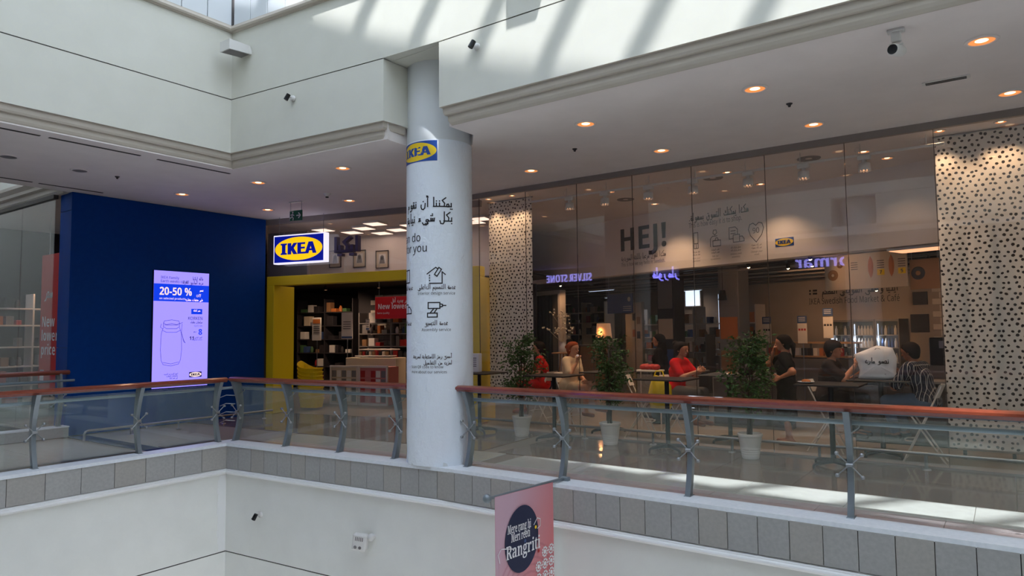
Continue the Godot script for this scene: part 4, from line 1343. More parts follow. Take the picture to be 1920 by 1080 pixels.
var jar_mesh: ArrayMesh
func shelf_unit(at: Vector3, turn: float, w: float, h: float, d: float, levels: Array, label: String, seed_: int, group: String, where: String, m: Material, fill := 0.8) -> Node3D:
	# open shelving that faces local +z, with single boxes and jars standing on it
	var root := thing("shelving_unit", label, "shelving", at, turn)
	var s: SurfaceTool
	for x in [-w / 2, w / 2] + ([0.0] if w > 1.4 else []):
		s = tool()
		bbox(s, Vector3(x, h / 2, 0), Vector3(0.035, h, d), 0.004)
		part("upright", s, m, root)
	var r := RandomNumberGenerator.new()
	r.seed = seed_
	if jar_mesh == null:
		s = tool()
		lathe(s, [[0.0, 0.0], [0.045, 0.0], [0.05, 0.02], [0.05, 0.12], [0.03, 0.15], [0.03, 0.18], [0.0, 0.18]], 10)
		jar_mesh = made(s)
	var kinds := ["goods_red", "goods_grey", "goods_dark", "goods_cream", "goods_orange", "goods_pink", "goods_white", "goods_wood", "goods_blue", "goods_green", "goods_dark", "goods_grey"]
	var words := {"goods_red": "red", "goods_grey": "grey", "goods_dark": "dark", "goods_cream": "cream", "goods_orange": "orange", "goods_pink": "pink", "goods_white": "white", "goods_wood": "wooden", "goods_blue": "blue", "goods_green": "green"}
	for li in levels.size():
		var y: float = levels[li]
		var row: String = "on the top shelf, " if li == levels.size() - 1 else ["on the lowest shelf, ", "on the second shelf, ", "on the third shelf, ", "on the fourth shelf, ", "on the fifth shelf, "][li]
		s = tool()
		bbox(s, Vector3(0, y, 0), Vector3(w, 0.03, d), 0.004)
		part("shelf", s, m, root)
		var x := -w / 2 + 0.08
		while x < w / 2 - 0.16:
			var bw: float = [0.1, 0.14, 0.18, 0.24][r.randi() % 4]
			if r.randf() < fill and x + bw < w / 2 - 0.03 and not (w > 1.4 and absf(x + bw / 2) < bw / 2 + 0.03):
				var k: String = kinds[r.randi() % kinds.size()]
				var jar := r.randf() < 0.3
				var bh: float = [0.12, 0.18, 0.24, 0.28][r.randi() % 4]
				var o := mi(unique("storage_jar" if jar else "product_box"), jar_mesh if jar else goods_mesh(Vector3(bw, bh, 0.2)), M[k], self)
				o.transform = root.transform * Transform3D(Basis(), Vector3(x + (bw / 2 if not jar else 0.05), y + 0.015, d / 2 - 0.14))
				tag(o, ("%s jar " if jar else "%s box ") % words[k] + row + where.trim_prefix("on "), "jar" if jar else "box", group)
			x += bw + r.randf_range(0.01, 0.05)
	return root

# ---------------------------------------------------------------- inside the shop
func build_shop_interior() -> void:
	# bulkhead with printed greetings
	var s := tool()
	box(s, at_b(-0.6, 3.62, 0.15), Vector3(14.2, 1.28, 0.3), bb())
	var bulk := struct("wall_bulkhead_cafe", s, M.shop_wall, "pale bulkhead across the cafe with a printed greeting", "wall")
	var put := func(f: PackedVector3Array, x: float, y: float, align: int, m: Material, sx := 1.0) -> void:
		var t := tool()
		put_letters(t, f, Transform3D(bb(), at_b(x - width_of(f) * sx / 2 * align, y, -0.002)), 0.003, sx)
		part("lettering", t, m, bulk)
	var hej := letters("HEJ!", 0.5, true)
	put.call(hej, -1.13, 3.5, 0, M.print_black, 1.33 / width_of(hej))
	var f := arabic("هكذا نقول مرحبا باللغة السويدية", 0.12, 0.1)
	put.call(f, -0.48, 3.29, 1, M.print_grey, 1.3 / width_of(f))
	f = letters("This is how we say hello in Swedish.", 0.08)
	put.call(f, -0.5, 3.155, 1, M.print_grey, 1.28 / width_of(f))
	f = arabic("هكذا يمكنك التسوق بسهولة.", 0.15, 0.11)
	put.call(f, 1.55, 3.93, 1, M.print_black, 1.4 / width_of(f))
	f = letters("This is how easy it is to shop.", 0.1)
	put.call(f, 1.41, 3.785, 1, M.print_black, 1.26 / width_of(f))
	var icons := [
		[[-0.05, 0.17, 0.05, 0.17, 0.05, -0.15, -0.05, -0.15, -0.05, 0.17], [-0.05, -0.05, 0.05, -0.05], [0.0, -0.05, 0.0, -0.15]],
		[[-0.03, 0.17, 0.03, 0.17, 0.045, 0.11, 0.0, 0.07, -0.045, 0.11, -0.03, 0.17], [-0.11, -0.15, -0.11, 0.0, -0.06, 0.05, 0.05, 0.05], [-0.05, -0.04, 0.13, -0.04, 0.13, -0.15, -0.05, -0.15, -0.05, -0.04], [0.0, -0.04, 0.02, 0.01, 0.06, 0.01, 0.08, -0.04]],
		[[-0.14, 0.17, 0.0, 0.17, 0.05, 0.12, 0.05, 0.02], [-0.14, 0.17, -0.14, -0.05, -0.06, -0.05], [-0.1, 0.1, 0.0, 0.1], [-0.1, 0.05, 0.0, 0.05], [-0.05, 0.02, 0.09, 0.02, 0.09, -0.12, -0.05, -0.12, -0.05, 0.02], [0.09, -0.02, 0.15, -0.02, 0.19, -0.07, 0.19, -0.12, 0.09, -0.12]],
		[[0.0, 0.14, 0.06, 0.19, 0.13, 0.17, 0.16, 0.08, 0.12, -0.04, 0.0, -0.17, -0.12, -0.04, -0.16, 0.08, -0.13, 0.17, -0.06, 0.19, 0.0, 0.14]],
	]
	for k in 4:
		put.call(stroke_icon(icons[k], 0.014), [0.32, 0.78, 1.25, 1.7][k], 3.5, 0, M.print_black)
		for r in 2:
			f = arabic(["خطط مشترياتك", "اطلب المساعدة", "نوصل ونركب لك", "غير رأيك بسهولة"][k], 0.03, 0.12)
			put.call(f, [0.32, 0.78, 1.25, 1.7][k], 3.27 - r * 0.055, 0, M.print_grey)
			f = letters([["Plan your", "purchase"], ["Ask our", "co-workers"], ["Delivery and", "assembly"], ["Change your", "mind"]][k][r], 0.032)
			put.call(f, [0.32, 0.78, 1.25, 1.7][k], 3.14 - r * 0.055, 0, M.print_grey)
	put.call(letters("90", 0.1), 1.7, 3.5, 0, M.print_black)
	var lg := thing("logo_plate", "small blue and yellow logo plate on the bulkhead", "sign", at_b(2.27, 3.265, -0.001))
	lg.basis = bb()
	logo_board(lg, Transform3D(), 0.36, 0.15, M.logo_blue, M.logo_yellow, M.logo_blue, 0.006)
	# light track with round spots, just behind the glass
	var root := thing("light_track", "white ceiling light track hung on wires behind the cafe glass", "light track", Vector3(-3.85, 4.06, -10.35))
	s = tool()
	bbox(s, Vector3.ZERO, Vector3(6.6, 0.035, 0.035), 0.004)
	part("track", s, M.fixture_white, root)
	for i in 9:
		s = tool()
		var x := -3.1 + i * 0.775
		tube(s, [Vector3(x, 0.01, 0), Vector3(x, 0.16, 0)], 0.006, 6)
		var ring := []
		for k in 13: ring.append(Vector3(x - 0.035 + 0.03 * cos(TAU * k / 12), 0.075 + 0.035 * sin(TAU * k / 12), 0))
		tube(s, ring, 0.003, 5, false)
		part("hanger", s, M.fixture_white, root)
	var spots := [-6.12, -5.43, -4.64, -3.89, -3.04, -2.26, -1.48]
	for i in spots.size():
		root = thing("track_spot", "white spot on the light track, %s from the left end" % ["first", "second", "third", "fourth", "fifth", "sixth", "seventh"][i], "lamp", Vector3(spots[i], 3.955, -10.35), 0.0, "spots on the light track")
		root.scale = Vector3.ONE * 1.5
		root.position.y -= 0.02
		s = tool()
		bbox(s, Vector3(0, 0.06, 0), Vector3(0.11, 0.05, 0.06), 0.008)
		tube(s, [Vector3(0, 0.04, 0), Vector3(0, 0.0, 0)], 0.02, 8)
		part("adapter", s, M.fixture_white, root)
		s = tool()
		lathe(s, [[0.0, 0.01], [0.05, 0.005], [0.052, -0.05], [0.044, -0.06]], 14)
		for k in 10:
			var w := TAU * k / 10
			box(s, Vector3(cos(w) * 0.046, -0.062, sin(w) * 0.046), Vector3(0.014, 0.016, 0.014))
		part("lamp_head", s, M.fixture_white, root)
		s = tool()
		lathe(s, [[0.0, -0.055], [0.042, -0.055]], 14)
		part("lamp_glow", s, M.warm_panel_glow, root)
		add_lamp(root, lamp_spot(Vector3(spots[i], 3.79, -10.35), Vector3(spots[i] + (0.5 if i < 6 else 0.9), 0.8, -10.75), 46, 1.5, Color(1.0, 0.84, 0.7)))
	# round ceiling lights inside
	for p in [[-5.78, -11.24, 1.2, "over the second plant"], [-3.57, -11.04, 1.0, "over the woman in red"], [-1.57, -10.97, 0.6, "over the carrier bag"], [-7.16, -12.06, 2.4, "far left"], [-5.65, -12.9, 2.4, "before the greeting"], [-3.4, -12.3, 1.4, "before the small logo plate"], [-1.35, -11.6, 0.35, "near the right dotted cloth"]]:
		downlight(Vector3(p[0], CEIL, p[1]), 0.075, p[2], "round recessed ceiling light behind the cafe glass, " + p[3], "recessed lights behind the cafe glass")
	for p in [[-7.95, -10.42], [-7.4, -10.42], [-0.6, -10.42], [0.05, -10.42]]:
		downlight(Vector3(p[0], CEIL, p[1]), 0.06, 0.85, "small recessed light washing a dotted cloth panel", "recessed lights over the dotted cloths")
	# air vents
	for p in [[-5.9, -12.1], [-3.9, -11.3], [-2.3, -10.9]]:
		s = tool()
		lathe(s, [[0.05, CEIL - 0.004], [0.16, CEIL - 0.012], [0.17, CEIL]], 20, Transform3D(Basis(), Vector3(p[0], 0, p[1])))
		single("ceiling_vent", s, M.goods_grey, "round grey air vent in the ceiling behind the cafe glass", "vent", "vents behind the cafe glass")
	# dark open ceiling further back with battens, pipes and lamps
	s = tool()
	box(s, at_b(-2.0, 3.5, 6.3), Vector3(18.0, 0.05, 12.0), bb())
	struct("ceiling_dark", s, M.bay_black, "dark open ceiling deep in the shop", "ceiling")
	for i in 26:
		s = tool()
		var d := 0.5 + i * 0.36
		box(s, at_b(-2.0, 3.0 + 0.1 * (i % 3), d), Vector3(16.0, 0.035, 0.03), bb() * Basis(Vector3.UP, 0.06 * sin(i * 2.3)))
		single("ceiling_batten", s, M.goods_dark if i % 3 else M.goods_grey, "thin " + ("dark" if i % 3 else "grey") + " batten under the dark shop ceiling, " + ("nearer half" if i < 13 else "farther half"), "batten", "battens under the dark ceiling")
	for i in 7:
		s = tool()
		var c := at_b([-9.0, -7.2, -5.0, -3.2, -0.6, -6.2, -4.2][i], 2.98, [7.0, 7.4, 6.2, 7.8, 6.6, 3.6, 9.0][i])
		bbox(s, Vector3.ZERO, Vector3(1.1, 0.05, 0.08), 0.004)
		root = thing("linear_lamp", "slim white strip lamp under the dark shop ceiling, " + ["far left", "second from the left", "over the table lamp", "behind the poster pillar", "over the cafe counter", "nearest to the glass", "deepest in the shop"][i], "lamp", c, 0.0, "strip lamps in the shop")
		root.basis = bb()
		part("lamp_housing", s, M.fixture_white, root)
		s = tool()
		box(s, Vector3(0, -0.027, 0), Vector3(1.05, 0.006, 0.06))
		part("lamp_glow", s, M.cool_light_glow, root)
		add_lamp(root, lamp_spot(c + Vector3(0, -0.05, 0), c + Vector3(0.0, -1.0, 0), 75, 0.55, Color(1.0, 0.88, 0.78), 0.25))
	# spot lamps that shine as bright dots
	var dots := [[-3.55, -14.6, 2.95], [-3.05, -14.4, 2.95], [-1.15, -15.1, 2.95], [-4.04, -13.6, 2.93], [-9.3, -15.2, 2.9], [-3.2, -16.6, 2.6], [-2.3, -17.0, 2.55], [-2.78, -13.0, 2.95]]
	for i in dots.size():
		var c := Vector3(dots[i][0], dots[i][2], dots[i][1])
		root = thing("shop_spot_lamp", "small bright spot lamp under the cafe ceiling, " + ["left of two over the cafe", "right of two over the cafe", "beside the menu boards", "next to the poster pillar", "far left by the curtain", "over the back counter", "over the fridges", "lighting the cream menu board"][i], "lamp", c)
		s = tool()
		lathe(s, [[0.0, 0.1], [0.035, 0.095], [0.04, 0.0], [0.034, -0.003]], 12, Transform3D(Basis(Vector3.RIGHT, 0.5), Vector3.ZERO))
		tube(s, [Vector3(0, 0.08, 0.04), Vector3(0, 0.5, 0.04)], 0.006, 6)
		part("lamp_body", s, M.black_metal, root)
		s = tool()
		ball(s, Vector3(0, -0.005, 0.0), Vector3.ONE * 0.03, 8)
		part("lamp_glow", s, M.spot_light_glow, root)
		add_lamp(root, lamp_spot(c + Vector3(0, -0.05, 0.02), [at_b(0.0, 2.3, 5.9), at_b(1.0, 2.3, 5.9), at_b(3.2, 1.6, 4.5), at_b(-2.4, 1.6, 3.8), at_b(-5.0, 1.3, 2.0), at_b(-0.6, 1.2, 5.0), at_b(0.9, 1.2, 5.3), at_b(3.3, 2.65, 1.0)][i], [26, 26, 40, 40, 40, 40, 40, 50][i], [3.6, 3.6, 1.4, 1.2, 1.0, 0.9, 0.9, 0.35][i], Color(1.0, 0.76, 0.55)))
	# behind the entrance: red hanging sign, baskets, display bins, shelves
	root = thing("red_hanging_sign", "red hanging price sign with white lettering inside the entrance", "sign", at_e(1.75, 2.34, 2.5))
	root.basis = be()
	s = tool()
	bbox(s, Vector3.ZERO, Vector3(1.22, 0.54, 0.02), 0.004)
	part("board", s, M.print_red, root)
	s = tool()
	f = letters("New lower price", 0.125, true)
	put_letters(s, f, Transform3D(Basis(), Vector3(-0.52 + width_of(f) / 2 * 0.94, -0.03, 0.011)), 0.003, 0.94)
	put_letters(s, arabic("سعر جديد أقل", 0.095, 0.12), Transform3D(Basis(), Vector3(0.12, 0.13, 0.011)), 0.003)
	put_letters(s, letters("Same quality", 0.045), Transform3D(Basis(), Vector3(-0.37, -0.15, 0.011)), 0.003)
	part("lettering", s, M.print_white, root)
	for x in [-0.5, 0.5]: wire(root, Vector3(x, 0.27, 0), Vector3(x, 1.1, 0))
	# small direction sign
	root = thing("direction_sign", "small dark blue pictogram sign hung inside the entrance", "sign", at_e(3.15, 3.78, 0.9))
	root.basis = be()
	s = tool()
	bbox(s, Vector3.ZERO, Vector3(0.22, 0.17, 0.02), 0.003)
	part("board", s, M.blue_flat, root)
	s = tool()
	put_letters(s, stroke_icon([[-0.07, 0.05, -0.03, -0.05], [-0.05, 0.0, 0.0, 0.02], [0.03, 0.0, 0.08, 0.0, 0.05, 0.03]], 0.018), Transform3D(Basis(), Vector3(0, 0, 0.011)), 0.002)
	part("pictogram", s, M.print_white, root)
	# yellow stacked baskets
	for k in 9:
		root = thing("shopping_basket", "yellow plastic shopping basket beside the entrance, " + ["lowest", "second", "third", "fourth", "fifth", "sixth", "seventh", "eighth", "topmost"][k] + " of the stack", "basket", at_e(0.47, 0.05 + k * 0.085, 0.95) , 0.0, "stack of yellow baskets")
		root.basis = be()
		root.position += be().x * (-0.006 * k)
		s = tool()
		var n := 24
		for i in n:
			var w0 := TAU * i / n; var w1 := TAU * (i + 1) / n
			var ra := func(w: float, k2: float) -> Vector3:
				var c := cos(w); var d := sin(w)
				var e := 1.0 / pow(pow(absf(c), 4) + pow(absf(d), 4), 0.25)
				return Vector3(c * e * 0.27 * k2, 0, d * e * 0.2 * k2)
			var up := func(w: float) -> float: return 0.2 + 0.16 * pow(maxf(0.0, -cos(w)), 2.0)
			quad(s, ra.call(w0, 0.86), ra.call(w0, 1.0) + Vector3.UP * up.call(w0), ra.call(w1, 1.0) + Vector3.UP * up.call(w1), ra.call(w1, 0.86))
			quad(s, ra.call(w1, 0.84), ra.call(w1, 0.97) + Vector3.UP * up.call(w1), ra.call(w0, 0.97) + Vector3.UP * up.call(w0), ra.call(w0, 0.84))
			tri(s, ra.call(w0, 0.86), ra.call(w1, 0.86), Vector3.ZERO)
			tube(s, [ra.call(w0, 1.0) + Vector3.UP * up.call(w0), ra.call(w1, 1.0) + Vector3.UP * up.call(w1)], 0.012, 5)
		part("body", s, M.yellow_paint, root)
	# display bins with gridded fronts
	for k in 2:
		root = thing("display_bin", ["white display bin with grey gridded front near the yellow baskets", "white display bin with reddish gridded front near the column"][k], "display bin", at_e(0.55 + k * 0.84, 0, 2.05))
		root.basis = be()
		s = tool()
		box(s, Vector3(0, 0.46, -0.25), Vector3(0.78, 0.9, 0.5))
		part("body", s, [M.goods_cream, M.goods_pink][k], root)
		s = tool()
		for e in [[0, 0.92, 0.82, 0.05], [0, 0.03, 0.82, 0.06]]: bbox(s, Vector3(e[0], e[1], 0.0), Vector3(e[2], e[3], 0.05), 0.004)
		for x in [-0.39, 0.39]: bbox(s, Vector3(x, 0.48, 0), Vector3(0.04, 0.9, 0.05), 0.004)
		part("bin_frame", s, M.shelf_white, root)
		for i in 5:
			for j in 4:
				s = tool()
				bbox(s, Vector3(-0.29 + i * 0.145, 0.16 + j * 0.195, 0.008), Vector3(0.12, 0.16, 0.012), 0.003)
				part("front_card", s, [M.goods_grey, M.goods_white, M.goods_red, M.goods_pink][((i * 3 + j * 2) % 2) + k * 2 * (1 if i < 3 else 0)], root)
	root = thing("display_step", "stepped white display table with small goods behind the bins", "display table", at_e(0.75, 0, 3.1))
	root.basis = be()
	s = tool()
	bbox(s, Vector3(0, 0.55, 0), Vector3(1.5, 1.1, 0.5), 0.01)
	part("base", s, M.goods_cream, root)
	for y in [1.14, 1.3]:
		s = tool()
		bbox(s, Vector3(0, y, 0.0 - (y - 1.14)), Vector3(1.0, 0.03, 0.4), 0.004)
		part("shelf", s, M.shelf_white, root)
	var rr := RandomNumberGenerator.new()
	rr.seed = 77
	for i in 9:
		var o := mi(unique("product_box"), goods_mesh(Vector3(0.08, 0.12, 0.1)), [M.goods_wood, M.goods_red, M.goods_dark, M.goods_cream][i % 4], self)
		o.transform = Transform3D(be(), at_e(0.32 + i * 0.1, 1.155, 3.07))
		tag(o, "small " + ["wooden", "red", "dark", "cream"][i % 4] + " box on the stepped display table, " + ["leftmost", "left end", "left part", "left of the middle", "middle", "right of the middle", "right part", "right end", "rightmost"][i], "box", "goods on the stepped display table")
	# shelving walls deep inside the entrance
	var back := Transform3D(be(), Vector3.ZERO)
	var turn := atan2(0.215, 0.9766)
	shelf_unit(at_e(-2.2, 0, 5.0), turn, 2.0, 2.75, 0.45, [0.35, 0.75, 1.15, 1.55, 1.95, 2.35], "tall dark shelving full of pans inside the entrance", 41, "pans and boxes inside the entrance", "on tall dark shelving inside the entrance", M.goods_dark)
	shelf_unit(at_e(0.35, 0, 4.6), turn, 2.1, 2.3, 0.4, [0.3, 0.65, 1.0, 1.35, 1.7, 2.0], "steel shelving on the tiled wall inside the entrance", 43, "kitchen goods inside the entrance", "on steel shelving inside the entrance", M.goods_grey)
	shelf_unit(at_e(2.9, 0, 4.6), turn, 2.1, 2.3, 0.4, [0.3, 0.65, 1.0, 1.35, 1.7, 2.0], "steel shelving near the column inside the entrance", 45, "kitchen goods near the column", "on the steel shelving next to the column", M.goods_grey)
	s = tool()
	box(s, at_e(1.6, 1.5, 5.1), Vector3(5.6, 3.0, 0.1), be())
	var bw := struct("wall_tiled", s, M.goods_dark, "wall of white metro tiles inside the entrance", "wall")
	var bt := tool()
	bbox(bt, Vector3.ZERO, Vector3(0.29, 0.135, 0.02), 0.006)
	var bmesh := made(bt)
	for j in 10:
		for i in 12:
			mi("wall_tile", bmesh, M.brick_white, bw).transform = Transform3D(be(), at_e(-0.6 + i * 0.3 + (0.15 if j % 2 else 0.0), 1.45 + j * 0.145, 5.04))
	for k in 3:
		root = thing("price_sign_stand", ["white price sign with orange picture on a stand inside the entrance", "taller white price sign with dark lines inside the entrance", "small pale sign beside the taller price sign"][k], "sign", at_e([-1.35, -0.35, 0.1][k], 0, [3.4, 3.4, 3.7][k]))
		root.basis = be()
		s = tool()
		tube(s, [Vector3(0, 0.0, 0), Vector3(0, 1.6, 0)], 0.012, 6)
		lathe(s, [[0.0, 0.02], [0.12, 0.015], [0.13, 0.0]], 14)
		part("stand", s, M.steel, root)
		s = tool()
		bbox(s, Vector3(0, [1.85, 1.93, 1.95][k], 0.02), Vector3([0.3, 0.36, 0.12][k], [0.62, 0.7, 0.3][k], 0.015), 0.003)
		part("board", s, M.goods_white, root)
		s = tool()
		for j in 4: box(s, Vector3(0, [1.75, 1.85, 1.9][k] + j * 0.06, 0.03), Vector3([0.2, 0.24, 0.08][k], 0.016, 0.003))
		part("printed_lines", s, M.goods_dark, root)
		if k == 0:
			s = tool()
			box(s, Vector3(0, 2.06, 0.03), Vector3(0.24, 0.12, 0.003))
			part("printed_picture", s, M.goods_orange, root)
		else:
			s = tool()
			box(s, Vector3(0, 1.62, 0.03) if k == 1 else Vector3(0, 1.84, 0.03), Vector3([0, 0.34, 0.1][k], 0.05, 0.003))
			part("printed_band", s, M.goods_blue, root)
	# lamps over the entrance goods
	for k in 3:
		var c := at_e([-1.0, 0.7, 2.6][k], 2.9, 3.3)
		root = thing("shop_spot_lamp", "spot lamp over the goods inside the entrance, " + ["above the pans", "above the bins", "near the column"][k], "lamp", c)
		s = tool()
		lathe(s, [[0.0, 0.1], [0.04, 0.095], [0.045, 0.0], [0.038, -0.003]], 12)
		tube(s, [Vector3(0, 0.09, 0), Vector3(0, 0.6, 0)], 0.006, 6)
		part("lamp_body", s, M.black_metal, root)
		s = tool()
		lathe(s, [[0.0, -0.002], [0.037, -0.002]], 12)
		part("lamp_glow", s, M.warm_panel_glow, root)
		add_lamp(root, lamp_spot(c + Vector3(0, -0.06, 0), at_e([-1.6, 0.7, 2.6][k], 1.0, [4.8, 2.6, 4.4][k]), 55, 3.0, Color(1.0, 0.84, 0.7)))

func downlight(at: Vector3, r: float, energy: float, label: String, group := "") -> void:
	var root := thing("recessed_downlight", label, "lamp", at, 0.0, group)
	var s := tool()
	lathe(s, [[r * 1.3, -0.002], [r * 1.28, -0.008], [r, -0.012], [r * 0.96, 0.0]], 24)
	part("rim", s, M.ceiling_paint, root)
	s = tool()
	lathe(s, [[r * 0.98, -0.006], [r * 0.6, -0.0015], [r * 0.45, -0.0012]], 24)
	part("glowing_reflector", s, M.downlight_cone, root)
	s = tool()
	lathe(s, [[0.0, -0.006], [r * 0.42, -0.005], [r * 0.5, -0.0015]], 16)
	part("lamp_glow", s, M.downlight_glow, root)
	add_lamp(root, lamp_spot(at + Vector3(0, -0.03, 0), at + Vector3(0, -1, 0), 55, energy, Color(1.0, 0.82, 0.64), r * 0.6))

func build_cafe_back() -> void:
	# rear wall of the cafe with its name
	var s := tool()
	box(s, at_b(1.0, 1.7, 6.1), Vector3(7.4, 3.4, 0.2), bb())
	var wall := struct("wall_cafe_back", s, M.shop_wall_warm, "warm grey rear wall of the cafe with printed lettering", "wall")
	s = tool()
	var f := letters("IKEA Swedish Food Market & Café", 0.155, false)
	put_letters(s, f, Transform3D(bb(), at_b(0.34, 2.36, 5.996)), 0.004, 2.3 / width_of(f))
	f = arabic("ايكيا ومقهى السويدي المطعم", 0.18, 0.12)
	put_letters(s, f, Transform3D(bb(), at_b(0.5, 2.62, 5.996)), 0.004, 1.9 / width_of(f))
	part("lettering", s, M.print_black, wall)
	s = tool()
	for e in [[-0.12, 0.04, 0.05, 0.05], [0.05, 0.04, 0.12, 0.05], [-0.12, -0.04, 0.05, 0.05], [0.05, -0.04, 0.12, 0.05]]: box(s, at_b(-0.68 + e[0] * 0.8, 2.68 + e[1], 5.995), Vector3(e[2], e[3], 0.006), bb())
	part("flag_mark", s, M.print_black, wall)
	var bt := tool()
	bbox(bt, Vector3.ZERO, Vector3(0.29, 0.135, 0.02), 0.006)
	var bmesh := made(bt)
	for j in 12:
		for i in 6:
			mi("wall_tile", bmesh, M.brick_white, wall).transform = Transform3D(bb(), at_b(2.35 + i * 0.3 + (0.15 if j % 2 else 0.0), 1.15 + j * 0.145, 5.99))
	s = tool()
	box(s, at_b(-5.5, 1.7, 6.9), Vector3(6.0, 3.4, 0.2), bb())
	struct("wall_shop_middle", s, M.shop_wall_warm, "warm grey wall behind the middle shelving", "wall")
	s = tool()
	bbox(s, at_b(1.95, 2.4, 5.98), Vector3(0.32, 0.3, 0.03), 0.004, bb())
	single("dark_notice_board", s, M.goods_dark, "small dark board high on the tiled cafe wall", "board")
	s = tool()
	bbox(s, at_b(1.92, 1.82, 5.98), Vector3(0.4, 0.42, 0.03), 0.004, bb())
	single("dark_notice_board", s, M.goods_dark, "larger dark board low on the tiled cafe wall", "board")
	# three fridges
	for k in 3:
		var root := thing("glass_door_fridge", ["glass door fridge at the left of the three, dark bottles inside", "middle glass door fridge with pale bottles", "glass door fridge at the right with bright shelves"][k], "fridge", at_b(0.29 + k * 0.56, 0, 5.7), 0.0, "fridges on the cafe wall")
		root.basis = bb()
		s = tool()
		box(s, Vector3(0, 0.97, -0.24), Vector3(0.54, 1.92, 0.02))
		for x in [-0.26, 0.26]: box(s, Vector3(x, 0.97, 0), Vector3(0.03, 1.92, 0.48))
		for y in [0.02, 1.9]: box(s, Vector3(0, y, 0), Vector3(0.54, 0.05, 0.48))
		part("body", s, M.goods_grey, root)
		for y in [0.5, 0.9, 1.25, 1.55]:
			box_part(root, "shelf", Vector3(0, y, 0), Vector3(0.5, 0.015, 0.42), M.shelf_white)
		s = tool()
		box(s, Vector3(-0.235, 0.97, 0.17), Vector3(0.014, 1.7, 0.02))
		part("lamp_glow", s, M.cool_light_glow, root)
		box_part(root, "glass_door", Vector3(0, 0.97, 0.245), Vector3(0.5, 1.8, 0.008), M.guard_glass)
		var lt := OmniLight3D.new()
		lt.name = "fridge_light"
		lt.light_energy = 0.05
		lt.light_color = Color(0.85, 0.92, 1.0)
		lt.light_size = 0.03
		lt.omni_range = 30.0
		lt.omni_attenuation = 2.0
		lt.shadow_enabled = true
		root.add_child(lt)
		lt.position = Vector3(-0.2, 1.45, 0.17)
		for y in [0.91, 1.26, 1.56]:
			for i in 6:
				var o := mi(unique("drink_bottle"), bottle(), [M.goods_dark, M.goods_white, M.goods_blue][k] if (i + k) % 3 else M.goods_white, self)
				o.transform = root.transform * Transform3D(Basis(), Vector3(-0.17 + i * 0.075, y, 0.1))
				tag(o, "small bottle in the " + ["left", "middle", "right"][k] + " cafe fridge, " + ("lower" if y < 1.0 else ("middle" if y < 1.4 else "upper")) + " shelf", "bottle", ["bottles in the left fridge", "bottles in the middle fridge", "bottles in the right fridge"][k])
	# counter with packs
	var root := thing("serving_counter", "long cafe serving counter in front of the fridges", "counter", at_b(-0.8, 0, 4.75))
	root.basis = bb()
	s = tool()
	bbox(s, Vector3(0, 0.5, 0), Vector3(3.6, 1.0, 0.6), 0.01)
	part("body", s, M.goods_grey, root)
	for y in [1.05, 1.38]:
		s = tool()
		bbox(s, Vector3(0, y, 0), Vector3(3.7, 0.04, 0.5), 0.005)
		part("shelf", s, M.oak, root)
	for x in [-1.8, -0.6, 0.6, 1.8]: box_part(root, "upright", Vector3(x, 1.2, -0.2), Vector3(0.03, 0.36, 0.03), M.goods_grey)
	var rr := RandomNumberGenerator.new()
	rr.seed = 5
	for i in 22:
		var fk := rr.randi() % 6
		var o := mi(unique("food_pack"), goods_mesh(Vector3(0.12, 0.18, 0.12)), [M.goods_red, M.goods_orange, M.goods_cream, M.goods_red, M.goods_dark, M.goods_white][fk], self)
		o.transform = Transform3D(bb(), at_b(-2.5 + i * 0.155, 1.07, 4.6))
		tag(o, "small " + ["red", "orange", "cream", "red", "dark", "white"][fk] + " food pack on the " + ("left" if i < 11 else "right") + " half of the cafe counter shelf", "food pack", "food packs on the cafe counter")
	for k in 3:
		root = thing("price_sign_stand", ["white sign with blue top at the left of the cafe counter", "white sign with blue top and red pictures over the cafe counter", "tall blue topped sign before the fridges"][k], "sign", at_b([-0.97, -0.01, 0.64][k], 0.0, 4.3))
		root.basis = bb()
		s = tool()
		tube(s, [Vector3(0, 0, 0), Vector3(0, 1.5, 0)], 0.012, 6)
		part("stand", s, M.steel, root)
		s = tool()
		bbox(s, Vector3(0, [1.62, 1.62, 1.74][k], 0.02), Vector3(0.24, 0.5, 0.015), 0.003)
		part("board", s, M.goods_white, root)
		s = tool()
		box(s, Vector3(0, [1.94, 1.94, 2.1][k], 0.022), Vector3(0.24, 0.18, 0.016))
		part("header", s, M.goods_blue, root)
		s = tool()
		for j in 3: box(s, Vector3(-0.07 + j * 0.07, [1.7, 1.7, 1.8][k], 0.031), Vector3(0.05, 0.05, 0.003))
		part("printed_picture", s, [M.goods_dark, M.goods_red, M.goods_dark][k], root)
		s = tool()
		for j in 3: box(s, Vector3(0, [1.95, 1.95, 2.11][k] + (j - 1) * 0.04, 0.033), Vector3(0.17, 0.012, 0.003))
		part("printed_lines", s, M.print_white, root)
	# hanging menu boards
	root = thing("menu_board", "wide cream menu board with hot dog pictures hung over the cafe", "menu board", at_b(3.17, 2.72, 1.0))
	root.basis = bb()
	s = tool()
	bbox(s, Vector3.ZERO, Vector3(1.45, 0.63, 0.03), 0.004)
	part("board", s, M.goods_cream, root)
